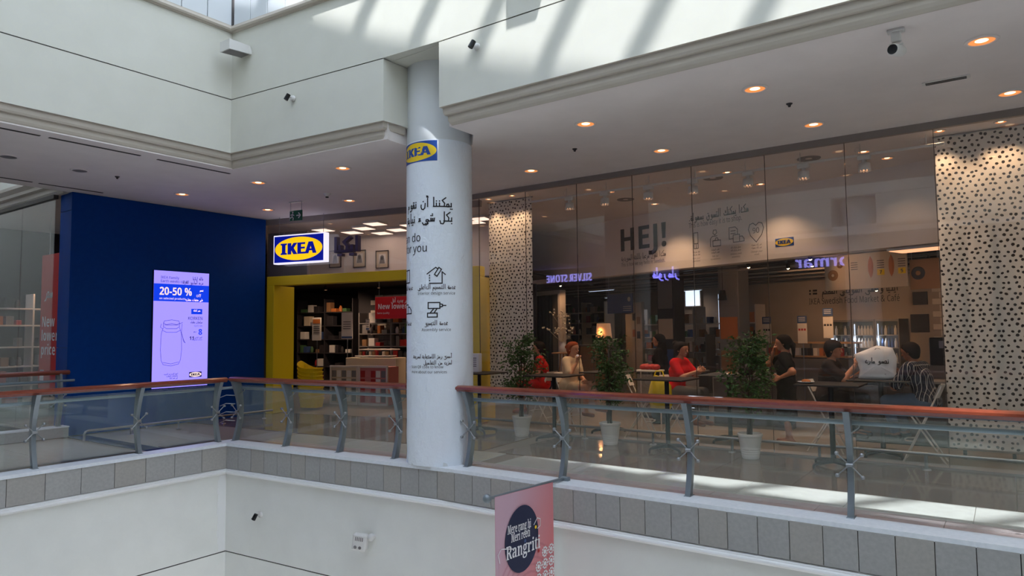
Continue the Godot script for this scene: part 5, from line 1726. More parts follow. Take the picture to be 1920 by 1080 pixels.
	for x in [-0.62, -0.48, 0.12, 0.47]:
		s = tool()
		if x < 0: lathe(s, [[0.03, 0.0], [0.03, 0.004], [0.1, 0.006], [0.11, 0.0]], 20, Transform3D(Basis(Vector3.RIGHT, PI / 2), Vector3(x + 0.05, -0.04 if x < -0.5 else 0.14, 0.016)).scaled_local(Vector3.ONE * (0.9 if x < -0.5 else 0.55)))
		else:
			prism(s, ellipse(0.045, 0.17, 20), Transform3D(Basis(), Vector3(x, 0.06, 0)), 0.016, 0.02)
			prism(s, ellipse(0.02, 0.19, 16), Transform3D(Basis(), Vector3(x, 0.06, 0)), 0.02, 0.026)
		part("food_picture", s, M.goods_wood if x < 0 else M.goods_orange, root)
	s = tool()
	for x in [-0.17, 0.29, 0.64]:
		for j in 4: box(s, Vector3(x, 0.16 - j * 0.04, 0.017), Vector3(0.12, 0.012, 0.003))
	part("printed_lines", s, M.goods_dark, root)
	for x in [0.29, 0.64]: 
		box_part(root, "price_label", Vector3(x, -0.04, 0.018), Vector3(0.12, 0.1, 0.004), M.logo_yellow)
		s = tool()
		put_letters(s, letters("7" if x < 0.5 else "5", 0.06, true), Transform3D(Basis(), Vector3(x, -0.07, 0.021)), 0.002)
		part("lettering", s, M.print_black, root)
	for x in [-0.6, 0.6]: wire(root, Vector3(x, 0.31, 0), Vector3(x, 0.8, 0))
	root = thing("menu_board", "brown menu board with a ring cake beside the cream one", "menu board", at_b(4.14, 2.6, 1.05))
	root.basis = bb()
	s = tool()
	bbox(s, Vector3.ZERO, Vector3(0.46, 0.5, 0.03), 0.004)
	part("board", s, M.card_brown, root)
	s = tool()
	lathe(s, [[0.04, 0.0], [0.05, 0.006], [0.1, 0.006], [0.11, 0.0]], 20, Transform3D(Basis(Vector3.RIGHT, PI / 2), Vector3(-0.1, 0.02, 0.016)))
	part("food_picture", s, M.goods_dark, root)
	for x in [-0.2, 0.2]: wire(root, Vector3(x, 0.25, 0), Vector3(x, 0.9, 0))
	# warm ceiling panel at the right
	root = thing("warm_light_panel", "long warm light panel under the bulkhead at the right", "light panel", Vector3(-0.98, 2.93, -12.5))
	root.basis = bb()
	s = tool()
	bbox(s, Vector3(0, 0.02, 0), Vector3(0.95, 0.04, 0.5), 0.004)
	part("light_housing", s, M.fixture_white, root)
	box_part(root, "light_diffuser", Vector3(0, -0.004, 0), Vector3(0.9, 0.008, 0.45), M.warm_panel_glow)
	add_lamp(root, lamp_spot(Vector3(-0.98, 2.88, -12.5), Vector3(-0.98, 1.0, -12.5), 60, 0.5, Color(1.0, 0.75, 0.55), 0.2))
	# coffee machine corner
	root = thing("coffee_machine", "dark coffee machine on a low cabinet at the right of the cafe", "coffee machine", at_b(2.75, 0, 5.2))
	root.basis = bb()
	s = tool()
	bbox(s, Vector3(0, 0.45, 0), Vector3(0.8, 0.9, 0.5), 0.01)
	part("cabinet", s, M.goods_grey, root)
	s = tool()
	bbox(s, Vector3(0, 1.2, 0), Vector3(0.5, 0.6, 0.4), 0.02)
	part("machine_body", s, M.black_metal, root)
	s = tool()
	bbox(s, Vector3(0.05, 1.35, 0.205), Vector3(0.2, 0.16, 0.01), 0.004)
	part("front_plate", s, M.steel, root)
	# blue hanging sign
	root = thing("blue_hanging_sign", "dark blue hanging information sign in the middle of the shop", "sign", at_b(-3.33, 2.41, 1.5))
	root.basis = bb()
	s = tool()
	bbox(s, Vector3.ZERO, Vector3(0.9, 0.49, 0.03), 0.004)
	part("board", s, M.blue_flat, root)
	s = tool()
	for j in 3: box(s, Vector3(0.26, -0.08 - j * 0.05, 0.017), Vector3(0.28, 0.02, 0.003))
	prism(s, ellipse(0.05, 0.06, 16), Transform3D(Basis(), Vector3(0.33, 0.1, 0)), 0.016, 0.02)
	part("printed_lines", s, M.goods_white, root)
	for x in [-0.4, 0.4]: wire(root, Vector3(x, 0.24, 0), Vector3(x, 1.0, 0))
	# poster pillars
	for k in 2:
		root = thing("poster_pillar", ["tall pillar with dark posters in the middle of the shop", "pillar with a hanging lamp display beside the strip of daylight"][k], "pillar", at_b([-2.27, -0.42][k], 0, 2.0))
		root.basis = bb()
		s = tool()
		bbox(s, Vector3(0, 1.65, -0.2), Vector3(0.54, 3.3, 0.4), 0.01)
		part("shaft", s, [M.goods_dark, M.goods_grey][k], root)
		for j in 3:
			s = tool()
			bbox(s, Vector3(0, [2.6, 1.75, 1.0][j], 0.008), Vector3(0.46, [0.7, 0.5, 0.5][j], 0.012), 0.003)
			part("poster", s, [[M.goods_grey, M.goods_cream, M.goods_blue], [M.goods_grey, M.goods_orange, M.goods_wood]][k][j], root)
		if k == 1:
			s = tool()
			lathe(s, [[0.06, 0.0], [0.1, -0.22], [0.09, -0.22]], 16, Transform3D(Basis(), Vector3(0, 2.6, 0.2)))
			tube(s, [Vector3(0, 2.6, 0.2), Vector3(0, 3.3, 0.2)], 0.006, 5)
			part("hanging_shade", s, M.black_metal, root)
	# partition with navy curtain at the far left
	root = thing("display_room", "room set with navy curtain and white door frame at the left of the cafe", "display room", at_b(-5.3, 0, 0.8))
	root.basis = bb()
	for x in [-0.86, 0.5]:
		s = tool()
		bbox(s, Vector3(x, 1.4, 0), Vector3(0.1, 2.8, 0.2), 0.006)
		part("door_frame", s, M.shelf_white, root)
	s = tool()
	bbox(s, Vector3(-0.18, 2.77, 0), Vector3(1.46, 0.1, 0.2), 0.006)
	part("door_frame", s, M.shelf_white, root)
	s = tool()
	s.set_smooth_group(0)
	for i in 40:
		var x0 := -0.8 + i * 0.02; var x1 := x0 + 0.02
		var z0 := 0.03 * sin(x0 * 40.0); var z1 := 0.03 * sin(x1 * 40.0)
		quad(s, Vector3(x0, 0.05, z0 - 0.1), Vector3(x0, 2.7, z0 - 0.1), Vector3(x1, 2.7, z1 - 0.1), Vector3(x1, 0.05, z1 - 0.1))
		quad(s, Vector3(x1, 0.05, z1 - 0.104), Vector3(x1, 2.7, z1 - 0.104), Vector3(x0, 2.7, z0 - 0.104), Vector3(x0, 0.05, z0 - 0.104))
	part("curtain", s, mat("navy_cloth", rgb8(34, 42, 60), 0.9), root)
	s = tool()
	bbox(s, Vector3(0.24, 1.38, -0.1), Vector3(0.44, 2.7, 0.06), 0.006)
	part("door_leaf", s, M.goods_grey, root)
	# partition panels and lit lampshade
	root = thing("partition_panel", "beige partition with framed pictures beside the blue sign", "partition", at_b(-4.15, 0, 3.0))
	root.basis = bb()
	s = tool()
	bbox(s, Vector3(0, 1.25, 0), Vector3(0.42, 2.5, 0.1), 0.008)
	part("panel", s, M.goods_cream, root)
	for j in 4:
		s = tool()
		bbox(s, Vector3(-0.08 + 0.16 * (j % 2), [2.1, 2.0, 1.65, 1.6][j], 0.056), Vector3(0.12, 0.2, 0.012), 0.003)
		part("picture", s, [M.goods_dark, M.goods_wood, M.goods_orange, M.goods_dark][j], root)
	root = thing("partition_panel", "plain beige partition under the blue hanging sign", "partition", at_b(-4.75, 0, 3.5))
	root.basis = bb()
	s = tool()
	bbox(s, Vector3(0, 1.1, 0), Vector3(0.62, 2.2, 0.1), 0.008)
	part("panel", s, M.goods_cream, root)
	root = thing("table_lamp", "glowing table lamp with a cream shade left of the blue sign", "lamp", at_b(-5.5, 1.32, 3.0))
	s = tool()
	lathe(s, [[0.0, 0.0], [0.09, 0.0], [0.1, 0.02], [0.03, 0.05], [0.025, 0.22]], 14)
	part("lamp_foot", s, M.goods_cream, root)
	s = tool()
	lathe(s, [[0.24, 0.2], [0.2, 0.62], [0.19, 0.62], [0.23, 0.2]], 20)
	part("lamp_shade", s, glow("shade_light_glow", Color(1.0, 0.72, 0.5), 0.35), root)
	var ol := OmniLight3D.new()
	ol.name = "bulb_light"
	ol.light_energy = 0.12
	ol.light_color = Color(1.0, 0.75, 0.5)
	ol.light_size = 0.04
	ol.omni_range = 30.0
	ol.omni_attenuation = 2.0
	ol.shadow_enabled = true
	root.add_child(ol)
	ol.position = Vector3(0, 0.42, 0.3)
	root = thing("lamp_table", "low oak cabinet under the glowing table lamp", "cabinet", at_b(-5.7, 0, 3.0))
	root.basis = bb()
	s = tool()
	bbox(s, Vector3(0, 0.66, 0), Vector3(1.2, 1.31, 0.45), 0.01)
	part("body", s, M.goods_grey, root)
	for x in [-0.3, 0.3]:
		s = tool()
		bbox(s, Vector3(x, 0.66, 0.232), Vector3(0.56, 1.2, 0.02), 0.006)
		var dr := part("door", s, M.oak, root)
		s = tool()
		tube(s, [Vector3(x * 0.2, 0.8, 0.25), Vector3(x * 0.2, 0.95, 0.25)], 0.008, 6)
		part("handle", s, M.steel, dr)
	# shelving further back
	var turn := -atan2(0.31, 0.951)
	shelf_unit(at_b(-8.4, 0, 5.0), turn, 2.2, 2.7, 0.45, [0.35, 0.8, 1.25, 1.6, 2.0, 2.35], "tall beige shelving left of the table lamp", 51, "boxes left of the table lamp", "on tall beige shelving left of the table lamp", M.goods_cream)
	shelf_unit(at_b(-5.1, 0, 5.4), turn, 2.2, 2.4, 0.45, [0.35, 0.75, 1.15, 1.5, 1.9], "white shelving full of books in the middle of the shop", 53, "boxes on the middle white shelving", "on white shelving in the middle of the shop", M.shelf_white, 0.95)
	shelf_unit(at_b(-2.9, 0, 5.4), turn, 2.0, 2.4, 0.45, [0.35, 0.75, 1.15, 1.5, 1.9], "white shelving behind the poster pillar", 55, "boxes behind the poster pillar", "on white shelving behind the poster pillar", M.shelf_white, 0.95)
	shelf_unit(at_b(-3.4, 0, 4.4), turn, 1.2, 1.6, 0.4, [0.3, 0.7, 1.1], "low shelving left of the cafe counter", 57, "packs left of the cafe counter", "on low shelving left of the cafe counter", M.goods_grey)
	# bright strips of daylight deep in the shop
	for k in 2:
		root = thing("daylight_window", ["bright square window far back in the shop", "tall narrow bright window beside the lamp pillar"][k], "window", at_b([-5.2, -4.15][k], [2.75, 2.2][k], 6.7))
		root.basis = bb()
		s = tool()
		bbox(s, Vector3.ZERO, Vector3([0.62, 0.16][k], [0.55, 1.3][k], 0.04), 0.004)
		part("window_frame", s, M.shelf_white, root)
		box_part(root, "window_glow", Vector3(0, 0, 0.024), Vector3([0.56, 0.11][k], [0.5, 1.24][k], 0.008), M.cool_light_glow)
		add_lamp(root, lamp_spot(root.position + bb().z * 0.1, root.position + bb().z * 2.0, 60, 0.5, Color(0.85, 0.92, 1.0), 0.2))
	# low front furniture seen between the guests
	for k in 3:
		root = thing("low_cabinet", ["dark low cabinet behind the first guests", "grey low cabinet behind the woman in red", "dark low cabinet behind the man with the cap"][k], "cabinet", Vector3([-5.4, -3.7, -1.3][k], 0, [-12.95, -12.5, -11.9][k]))
		s = tool()
		bbox(s, Vector3(0, 0.45, 0), Vector3(1.3, 0.9, 0.45), 0.01)
		part("body", s, [M.goods_dark, M.goods_grey, M.bay_black][k], root)
		s = tool()
		bbox(s, Vector3(0, 0.92, 0), Vector3(1.36, 0.04, 0.5), 0.006)
		part("top", s, M.goods_grey, root)
		for x in [-0.33, 0.33]:
			s = tool()
			bbox(s, Vector3(x, 0.45, 0.232), Vector3(0.6, 0.8, 0.02), 0.005)
			part("door", s, [M.goods_grey, M.goods_dark, M.goods_dark][k], root)
	# red bag on a trolley, menu stand
	root = thing("red_gift_tray", "bright red wrapped goods on a small trolley behind the second plant", "tray", Vector3(-5.06, 0, -11.2))
	s = tool()
	bbox(s, Vector3(0, 1.02, 0), Vector3(0.4, 0.03, 0.3), 0.005)
	for x in [-0.18, 0.18]: tube(s, [Vector3(x, 0, 0), Vector3(x, 1.02, 0)], 0.012, 6)
	part("trolley", s, M.shelf_white, root)
	s = tool()
	for i in 4: ball(s, Vector3(-0.12 + i * 0.08, 1.08, 0.02 * (i % 2)), Vector3(0.07, 0.055, 0.09), 10)
	part("wrapped_goods", s, M.goods_red, root)

var bottle_mesh: ArrayMesh
func bottle() -> ArrayMesh:
	if bottle_mesh == null:
		var s := tool()
		lathe(s, [[0.0, 0.0], [0.03, 0.0], [0.032, 0.02], [0.032, 0.13], [0.012, 0.18], [0.012, 0.22], [0.0, 0.22]], 10)
		bottle_mesh = made(s)
	return bottle_mesh

# ---------------------------------------------------------------- tables, stools, bags
func table_shape() -> Array:
	var top := tool()
	bbox(top, Vector3(0, 1.015, 0), Vector3(0.74, 0.022, 0.66), 0.006)
	var stem := tool()
	lathe(stem, [[0.032, 0.05], [0.032, 1.0]], 14)
	lathe(stem, [[0.0, 0.985], [0.13, 0.99], [0.14, 1.004], [0.0, 1.004]], 16)
	var foot := tool()
	tube(foot, [Vector3(0.0, 0.075, 0), Vector3(0.16, 0.065, 0), Vector3(0.27, 0.05, 0), Vector3(0.3, 0.035, 0), Vector3(0.305, 0.0, 0)], [0.034, 0.028, 0.02, 0.018, 0.018], 8)
	return [made(top), made(stem), made(foot)]

func build_furniture() -> void:
	var tb := table_shape()
	var spots := [[-7.42, -9.42, "black pedestal table outside the glass beside the column"], [-5.9, -9.40, "black pedestal table outside the glass beside the first plant"], [-4.0, -9.40, "black pedestal table outside the glass between second and third plant"], [-1.83, -9.40, "black pedestal table outside the glass right of the third plant"], [-5.55, -10.55, "black cafe table in front of the woman with the ice cream"], [-3.5, -10.6, "black cafe table in front of the woman in red"], [-1.42, -10.5, "black cafe table under the white carrier bag"]]
	for p in spots:
		var root := thing("pedestal_table", p[2], "table", Vector3(p[0], 0, p[1]), 0.0, "black pedestal tables")
		mi("table_top", tb[0], M.black_top, root)
		mi("pedestal", tb[1], M.black_metal, root)
		for k in 4: mi("foot", tb[2], M.black_metal, root).rotation.y = PI / 4 + k * PI / 2 + 0.15
	for p in [[-6.3, -10.55, 0.0, "white folding stool under the woman with the ice cream"], [-4.35, -10.6, 0.0, "white folding stool under the woman in red"], [-2.12, -10.55, 0.0, "white folding stool under the man with the cap"], [-0.93, -10.38, PI, "white folding stool under the man in the striped shirt"], [-6.98, -10.75, PI, "white folding stool under the guest behind the first plant"], [-4.86, -10.36, 0.25, "empty white folding stool behind the second plant"]]:
		stool(Vector3(p[0], 0, p[1]), p[2], p[3])
	carrier("carrier_bag", "large white plastic carrier bag with dark lettering on the table", Vector3(-1.42, 1.03, -10.33), [[-0.24, 0.0], [-0.22, 0.12], [-0.28, 0.33], [0.0, 0.45], [0.18, 0.42], [0.23, 0.28], [0.21, 0.1], [0.25, 0.02], [0.1, -0.002]], 0.07, M.print_white, true)
	carrier("shopping_bag", "yellow shopping bag hanging beside the table of the woman in red", Vector3(-4.5, 0.45, -10.28), [[-0.14, 0.0], [-0.2, 0.22], [-0.12, 0.5], [-0.06, 0.56], [0.1, 0.52], [0.2, 0.4], [0.21, 0.1], [0.16, 0.0]], 0.1, M.yellow_paint, false)
	# things on tables
	var root := thing("menu_holder", "white upright menu holder on the table beside the column", "menu holder", Vector3(-7.55, 1.026, -9.5))
	var s := tool()
	bbox(s, Vector3(0, 0.16, 0), Vector3(0.18, 0.32, 0.1), 0.008)
	part("body", s, M.print_white, root)
	s = tool()
	for k in 5: box(s, Vector3(0.0, 0.1 + k * 0.035, 0.052), Vector3(0.09, 0.012, 0.003))
	part("printed_lines", s, M.print_grey, root)
	for p in [[-2.1, 1.026, -9.32, "plate with a pastry on the table right of the third plant"], [-3.42, 1.026, -10.48, "plate with food in front of the woman in red"]]:
		root = thing("plate", p[3], "plate", Vector3(p[0], p[1], p[2]))
		s = tool()
		lathe(s, [[0.0, 0.004], [0.06, 0.004], [0.1, 0.018], [0.098, 0.022], [0.06, 0.009], [0.0, 0.009]], 24)
		part("dish", s, M.print_white, root)
		s = tool()
		ball(s, Vector3(0.0, 0.025, 0.0), Vector3(0.055, 0.025, 0.04), 12)
		ball(s, Vector3(0.035, 0.022, 0.025), Vector3(0.03, 0.02, 0.03), 10)
		part("pastry", s, M.goods_orange, root)
	root = thing("backpack", "grey backpack standing on the table right of the woman in red", "backpack", Vector3(-3.22, 1.026, -10.55))
	s = tool()
	prims_to(s, [[Vector3(-0.05, 0.1, -0.03), Vector3(0.05, 0.1, 0.03), 0.1, 0.1], [Vector3(-0.04, 0.24, -0.02), Vector3(0.04, 0.24, 0.02), 0.09, 0.09]], 0.016, 0.04)
	part("body", s, M.goods_dark, root)
	s = tool()
	tube(s, [Vector3(-0.03, 0.3, 0), Vector3(0.0, 0.37, 0), Vector3(0.03, 0.3, 0)], 0.01, 6)
	part("handle", s, M.goods_grey, root)

func stool(at: Vector3, turn: float, label: String) -> void:
	var root := thing("folding_stool", label, "stool", at, turn, "white folding stools")
	for sz in [-1, 1]:
		var s := tool()
		tube(s, [Vector3(0.23, 0.0, 0.17 * sz), Vector3(-0.1, 0.7, 0.165 * sz), Vector3(-0.2, 0.92, 0.16 * sz), Vector3(-0.22, 0.97, 0.15 * sz)], 0.011, 8)
		part("leg", s, M.white_metal, root)
		s = tool()
		tube(s, [Vector3(-0.24, 0.0, 0.145 * sz), Vector3(0.15, 0.63, 0.145 * sz)], 0.011, 8)
		part("leg", s, M.white_metal, root)
	var s := tool()
	bbox(s, Vector3(0.01, 0.635, 0), Vector3(0.36, 0.022, 0.33), 0.008)
	part("seat", s, M.white_plastic, root)
	s = tool()
	s.set_smooth_group(0)
	for i in 8:
		for j in 3:
			var q := []
			for c in [[i, j], [i, j + 1], [i + 1, j + 1], [i + 1, j]]:
				var u: float = c[0] / 8.0 - 0.5; var v: float = c[1] / 3.0
				q.append(Vector3(-0.16 - 0.07 * v - 0.05 * cos(u * PI) + 0.03, 0.82 + 0.17 * v, u * 0.35))
			quad(s, q[0], q[1], q[2], q[3])
			for k in 4: q[k] += Vector3(-0.012, 0, 0)
			quad(s, q[3], q[2], q[1], q[0])
	part("backrest", s, M.white_plastic, root)
	s = tool()
	tube(s, [Vector3(0.1, 0.27, -0.17), Vector3(0.2, 0.27, -0.14), Vector3(0.22, 0.27, 0), Vector3(0.2, 0.27, 0.14), Vector3(0.1, 0.27, 0.17)], 0.009, 7)
	tube(s, [Vector3(-0.14, 0.16, -0.145), Vector3(-0.14, 0.16, 0.145)], 0.008, 6)
	part("footrest", s, M.white_metal, root)

func carrier(called: String, label: String, at: Vector3, outline: Array, bulge: float, m: Material, white: bool) -> void:
	# soft bag: an outline with real thickness, front and back sheets bulging
	var root := thing(called, label, "bag", at)
	var pts := []
	var n0 := outline.size()
	for i in n0:
		var a := Vector2(outline[i][0], outline[i][1]); var b := Vector2(outline[(i + 1) % n0][0], outline[(i + 1) % n0][1])
		for k in 3: pts.append(a.lerp(b, k / 3.0))
	var c := Vector2.ZERO
	for p in pts: c += p / pts.size()
	var ns := FastNoiseLite.new()
	ns.seed = 4; ns.frequency = 5.0
	var s := tool()
	s.set_smooth_group(0)
	for side in [-1.0, 1.0]:
		var lv := [1.0, 0.93, 0.75, 0.5, 0.25, 0.0]
		for j in lv.size() - 1:
			for i in pts.size():
				var l := (i + 1) % pts.size()
				var q := []
				for e in [[i, j], [i, j + 1], [l, j + 1], [l, j]]:
					var p: Vector2 = c.lerp(pts[e[0]], lv[e[1]])
					var z: float = side * (bulge * sqrt(1.0 - lv[e[1]] * lv[e[1]]) + 0.003) + (0.02 * ns.get_noise_2d(p.x * 2.0, p.y * 2.0) if e[1] > 0 else 0.0)
					q.append(Vector3(p.x, p.y, z))
				if side < 0: q.reverse()
				quad(s, q[0], q[3], q[2], q[1])
	part("bag_sheet", s, m, root)
	s = tool()
	if white:
		prism(s, ellipse(0.035, 0.02, 16), Transform3D(Basis(), Vector3(0.01, 0.395, 0)), bulge * 0.5, bulge * 0.62)
		part("handle_hole", s, M.goods_dark, root)
		s = tool()
		put_letters(s, arabic("نعسو مارد", 0.07, 0.13), Transform3D(Basis(), Vector3(0.0, 0.22, bulge + 0.016)), 0.002)
		part("lettering", s, M.print_black, root)
		s = tool()
		box(s, Vector3(0.0, 0.05, bulge * 0.62), Vector3(0.22, 0.008, 0.004))
		box(s, Vector3(0.02, 0.075, bulge * 0.72), Vector3(0.16, 0.006, 0.004))
		part("printed_lines", s, M.print_grey, root)
	else:
		tube(s, [Vector3(-0.08, 0.52, 0.02), Vector3(-0.05, 0.62, 0.0), Vector3(0.06, 0.62, 0.0), Vector3(0.1, 0.5, 0.02)], 0.012, 6)
		part("strap", s, M.yellow_paint, root)

# ---------------------------------------------------------------- potted trees
func build_plants() -> void:
	var spots := [[-6.6, -9.5, 1.72, 0.36, 2, "potted ficus tree standing next to the left dotted cloth"], [-4.97, -9.5, 1.70, 0.31, 3, "potted ficus tree between the woman with ice cream and the woman in red"], [-2.86, -9.45, 1.68, 0.36, 4, "potted ficus tree left of the standing woman in black"]]
	for p in spots:
		var root := thing("potted_tree", p[5], "potted plant", Vector3(p[0], 0, p[1]), 0.0, "potted trees before the cafe glass")
		var s := tool()
		lathe(s, [[0.0, 0.0], [0.105, 0.0], [0.112, 0.02], [0.116, 0.045], [0.114, 0.05], [0.121, 0.075], [0.119, 0.08], [0.126, 0.105], [0.124, 0.11], [0.131, 0.135], [0.13, 0.14], [0.152, 0.29], [0.163, 0.295], [0.165, 0.325], [0.155, 0.33], [0.148, 0.3], [0.14, 0.28]], 32, Transform3D(), false)
		part("pot", s, M.white_plastic, root)
		s = tool()
		lathe(s, [[0.0, 0.275], [0.142, 0.27]], 20)
		part("soil", s, M.soil, root)
		var r := RandomNumberGenerator.new()
		r.seed = 100 + p[4]
		var tips := []
		for k in 3:
			s = tool()
			var a := TAU * k / 3.0 + r.randf()
			var base := Vector3(cos(a) * 0.03, 0.27, sin(a) * 0.03)
			var mid := Vector3(cos(a + 1.6) * 0.03, 0.7, sin(a + 1.6) * 0.03)
			var top := Vector3(cos(a) * 0.07, p[2] - 0.3, sin(a) * 0.07)
			tube(s, [base, mid, mid.lerp(top, 0.5) + Vector3(0.02, 0, 0), top], [0.017, 0.014, 0.011, 0.007], 6)
			part("stem", s, M.bark, root)
		s = tool()
		for k in 46:
			var v := r.randf()
			var y := lerpf(0.62, p[2] - 0.12, v)
			var a := r.randf() * TAU
			var start := Vector3(cos(a) * 0.02, y - 0.08, sin(a) * 0.02)
			var reach: float = p[3] * (0.55 + 0.5 * r.randf()) * sqrt(maxf(0.12, 1.0 - pow(absf(v - 0.5) * 1.75, 2.2)))
			var end := Vector3(cos(a) * reach, y + 0.12 * r.randf(), sin(a) * reach)
			tube(s, [start, start.lerp(end, 0.5) + Vector3(0, 0.03, 0), end], [0.005, 0.004, 0.002], 4, false)
			tips.append([start, end])
		part("twigs", s, M.bark, root)
		s = tool()
		for t in tips:
			for k in 34:
				var q: Vector3 = t[0].lerp(t[1], 0.35 + 0.7 * r.randf())
				q += Vector3(r.randfn(0, 0.045), r.randfn(0, 0.045), r.randfn(0, 0.045))
				var d := Vector3(q.x, 0, q.z).normalized() * 0.6 + Vector3(r.randf_range(-1, 1), r.randf_range(-1.0, 0.35), r.randf_range(-1, 1))
				leaf(s, q, d.normalized(), r.randf_range(0.045, 0.075), r)
		s.generate_normals()
		var fol := mi("foliage", s.commit(), M.leaf, root)
		fol.set_meta("kind", "stuff")
	# slim vase of dried branches beside the dotted cloth, inside
	var v := thing("flower_stand", "white plant stand with pale dried flowers beside the dotted cloth", "plant stand", Vector3(-6.75, 0, -11.1))
	var s := tool()
	for k in 3:
		var a := TAU * k / 3
		tube(s, [Vector3(cos(a) * 0.17, 0, sin(a) * 0.17), Vector3(cos(a) * 0.06, 1.3, sin(a) * 0.06)], 0.012, 6)
	bbox(s, Vector3(0, 1.31, 0), Vector3(0.32, 0.025, 0.32), 0.006)
	part("stand", s, M.goods_wood, v)
	s = tool()
	lathe(s, [[0.0, 1.32], [0.06, 1.33], [0.07, 1.42], [0.04, 1.5], [0.05, 1.52]], 16)
	part("vase", s, M.goods_white, v)
	s = tool()
	var r := RandomNumberGenerator.new()
	r.seed = 8
	for k in 12:
		var e := Vector3(r.randf_range(-0.25, 0.25), r.randf_range(1.7, 2.1), r.randf_range(-0.2, 0.2))
		tube(s, [Vector3(0, 1.5, 0), e * Vector3(0.4, 0.9, 0.4), e], 0.003, 4)
		for j in 5: ball(s, e + Vector3(r.randfn(0, 0.04), r.randfn(0, 0.04), r.randfn(0, 0.04)), Vector3.ONE * 0.018, 6)
	part("dried_flowers", s, M.goods_cream, v)

func leaf(s: SurfaceTool, p: Vector3, d: Vector3, l: float, r: RandomNumberGenerator) -> void:
	var side := d.cross(Vector3(r.randf_range(-1, 1), r.randf_range(-1, 1), r.randf_range(-1, 1))).normalized()
	var up := side.cross(d)
	var w := l * r.randf_range(0.2, 0.28)
	var g := r.randf()
	s.set_color(Color(0.028 + 0.04 * g, 0.07 + 0.075 * g, 0.02 + 0.016 * g))
	var a := p; var e := p + d * l
	var m := p + d * l * 0.45
	var b := m + side * w + up * w * 0.35
	var c := m - side * w + up * w * 0.35
	var tip := e - up * w * 0.3
	tri(s, a, b, m); tri(s, b, tip, m); tri(s, a, m, c); tri(s, m, tip, c)

# ---------------------------------------------------------------- people
func prims_to(s: SurfaceTool, prims: Array, cell: float, k: float) -> void:
	# smooth union of tapered capsules meshed as surface nets; visits only cells the surface crosses
	var n := prims.size()
	var A := PackedVector3Array(); var BA := PackedVector3Array()
	var IL := PackedFloat32Array(); var RA := PackedFloat32Array(); var DR := PackedFloat32Array()
	for p in prims:
		A.append(p[0]); BA.append(p[1] - p[0])
		IL.append(1.0 / maxf(p[0].distance_squared_to(p[1]), 1e-8)); RA.append(p[2]); DR.append(p[3] - p[2])
	var val := {}
	var at := func(c: Vector3i) -> float:
		if val.has(c): return val[c]
		var q := Vector3(c) * cell
		var d := 1e3
		for i in n:
			var pa := q - A[i]
			var h := clampf(pa.dot(BA[i]) * IL[i], 0.0, 1.0)
			var e := (pa - BA[i] * h).length() - RA[i] - DR[i] * h
			if e - d < k:
				var m := maxf(k - absf(d - e), 0.0) / k
				d = minf(d, e) - m * m * k * 0.25
		val[c] = d
		return d
	var todo: Array[Vector3i] = []
	for i in n:
		var c := Vector3i((A[i] / cell).floor())
		var inside: float = at.call(c)
		if inside > 0: continue
		while at.call(c) <= 0.0: c.x += 1
		c.x -= 1
		todo.append(c)
	var seen := {}
	var verts := {}
	var corners := [Vector3i(0, 0, 0), Vector3i(1, 0, 0), Vector3i(0, 1, 0), Vector3i(1, 1, 0), Vector3i(0, 0, 1), Vector3i(1, 0, 1), Vector3i(0, 1, 1), Vector3i(1, 1, 1)]
	var edges := [[0, 1], [2, 3], [4, 5], [6, 7], [0, 2], [1, 3], [4, 6], [5, 7], [0, 4], [1, 5], [2, 6], [3, 7]]
	var steps := [Vector3i(1, 0, 0), Vector3i(-1, 0, 0), Vector3i(0, 1, 0), Vector3i(0, -1, 0), Vector3i(0, 0, 1), Vector3i(0, 0, -1)]
	while todo.size():
		var c: Vector3i = todo.pop_back()
		if seen.has(c): continue
		seen[c] = true
		var f := PackedFloat32Array()
		var neg := 0
		for o in corners:
			var v: float = at.call(c + o)
			f.append(v)
			if v <= 0.0: neg += 1
		if neg == 0 or neg == 8: continue
		var sum := Vector3.ZERO
		var cnt := 0
		for e in edges:
			if (f[e[0]] <= 0.0) != (f[e[1]] <= 0.0):
				var t: float = f[e[0]] / (f[e[0]] - f[e[1]])
				sum += Vector3(corners[e[0]]).lerp(Vector3(corners[e[1]]), t)
				cnt += 1
		verts[c] = (Vector3(c) + sum / cnt) * cell
		for d in steps:
			if not seen.has(c + d): todo.append(c + d)
	s.set_smooth_group(0)
	var X := Vector3i(1, 0, 0); var Y := Vector3i(0, 1, 0); var Z := Vector3i(0, 0, 1)
	for c in verts:
		var v0: float = val[c]
		for ax in [[X, Y, Z], [Y, Z, X], [Z, X, Y]]:
			var v1: float = val[c + ax[0]]
			if (v0 <= 0.0) == (v1 <= 0.0): continue
			var a = verts.get(c); var b = verts.get(c - ax[1]); var d = verts.get(c - ax[1] - ax[2]); var e = verts.get(c - ax[2])
			if a == null or b == null or d == null or e == null: continue
			if v0 <= 0.0: quad(s, a, e, d, b)
			else: quad(s, a, b, d, e)

func elbow(sh: Vector3, wr: Vector3, l1: float, l2: float, hint: Vector3) -> Vector3:
	var d := wr - sh
	var l := clampf(d.length(), 0.05, (l1 + l2) * 0.995)
	d = d.normalized()
	var a := (l1 * l1 - l2 * l2 + l * l) / (2.0 * l)
	var h := sqrt(maxf(l1 * l1 - a * a, 0.0))
	var n := (hint - d * hint.dot(d)).normalized()
	return sh + d * a + n * h

